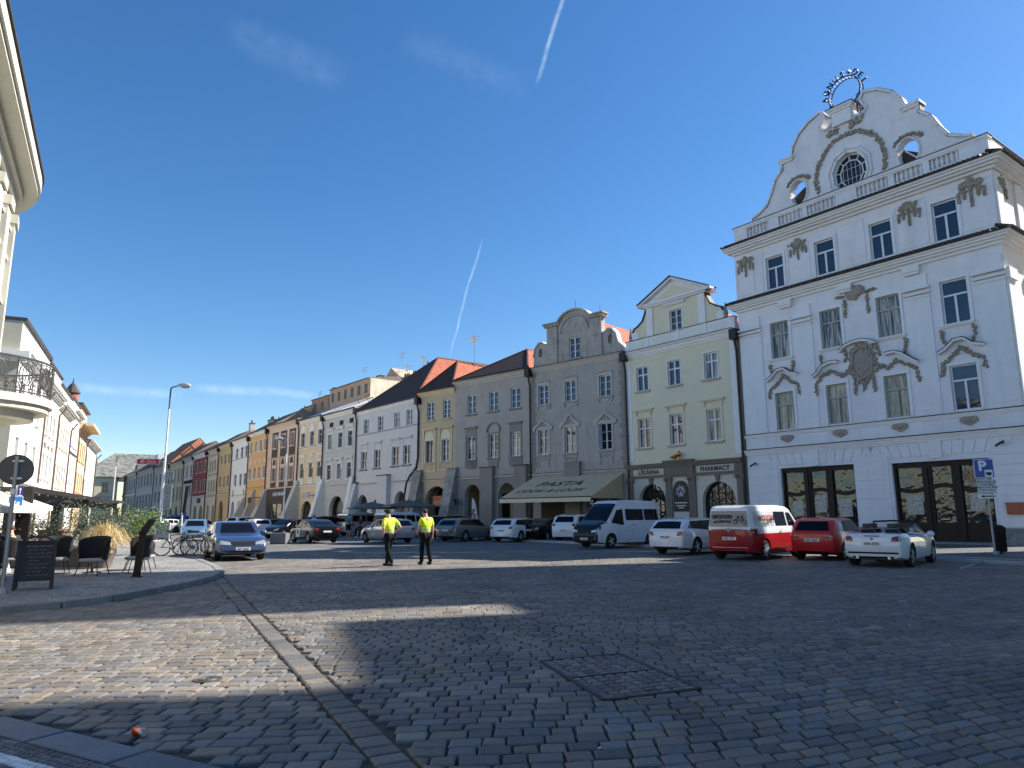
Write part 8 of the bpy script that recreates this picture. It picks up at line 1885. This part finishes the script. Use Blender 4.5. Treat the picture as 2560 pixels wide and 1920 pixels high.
shrub(-14.3, 26.0, PZ, (.9, .8, .5), 2600, .042, 'grey_leaf', 'smaller grey green bush right behind the dry grass', 32, .6, TIM)
shrub(-15.2, 30.5, PZ, (.9, .8, .65), 2400, .055, 'fresh_leaf', 'yellow green bush at the right end of the planting', 33, .5, TIM)
shrub(-23.0, 44.5, PZ, (.7, .7, .7), 900, .09, 'fresh_leaf', 'bright yellow green bush beyond the far pergola post', 34, .6, TIM)
shrub(-17.6, 27.0, PZ, (1.1, .7, .45), 2400, .045, 'dark_leaf', 'dark leafy plants in the trough below the heaters', 35, .6, TIM)
shrub(-19.0, 28.5, PZ, (.5, .5, .6), 900, .05, 'fresh_leaf', 'small yellow green plant left of the heater', 36, .6, TIM)
shrub(-15.6, 21.6, PZ, (.8, .7, .8), 3000, .035, 'grey_leaf', 'silvery olive tree at the left edge behind the seated guests', 37, 1.0, TER)
shrub(-16.8, 25.0, PZ, (.5, .4, .2), 500, .05, 'dry_seedhead', 'low dry brown grasses on the planter wall', 38, .8, TIM)
for k, (x, y, lb) in enumerate(((-16.2, 23.6, 'large tapered terracotta tub beside the seated man'), (-18.4, 29.4, 'second terracotta tub behind the planter wall'))):
    t = empty('terracotta_tub', (x, y, PZ), R(20), lb, 'planter', 'terracotta tubs'); MB().hexa([(-.3, -.3, 0), (.3, -.3, 0), (.3, .3, 0), (-.3, .3, 0)], [(-.45, -.45, .95), (.45, -.45, .95), (.45, .45, .95), (-.45, .45, .95)]).box(-.5, .5, -.5, .5, .95, 1.05).build('body', TER, t, bevel=.03); leaves((0, 0, 1.12), (.42, .42, .12), 300, .05, 50 + k).build('foliage', LEAF['dry_seedhead'], t)
for k, (x, y, lb) in enumerate(((-18.0, 29.0, 'dark patio heater under the pergola, left one'), (-16.9, 31.0, 'dark patio heater under the pergola, right one'))):
    t = empty('patio_heater', (x, y, PZ), 0, lb, 'patio heater', 'patio heaters'); MB().cyl((0, 0, 0), (0, 0, 2.1), .05, n=8).lathe([(.22, 0), (.22, .7), (.06, .75)], n=14).lathe([(.10, 1.9), (.09, 2.1)], n=12).build('column', STL, t, True); MB().lathe([(.5, 2.12), (.3, 2.2), (.05, 2.24)], n=20).build('hood', mat('heater_hood', (.06, .055, .05), .5, metal=.4), t, True)
b = MB()
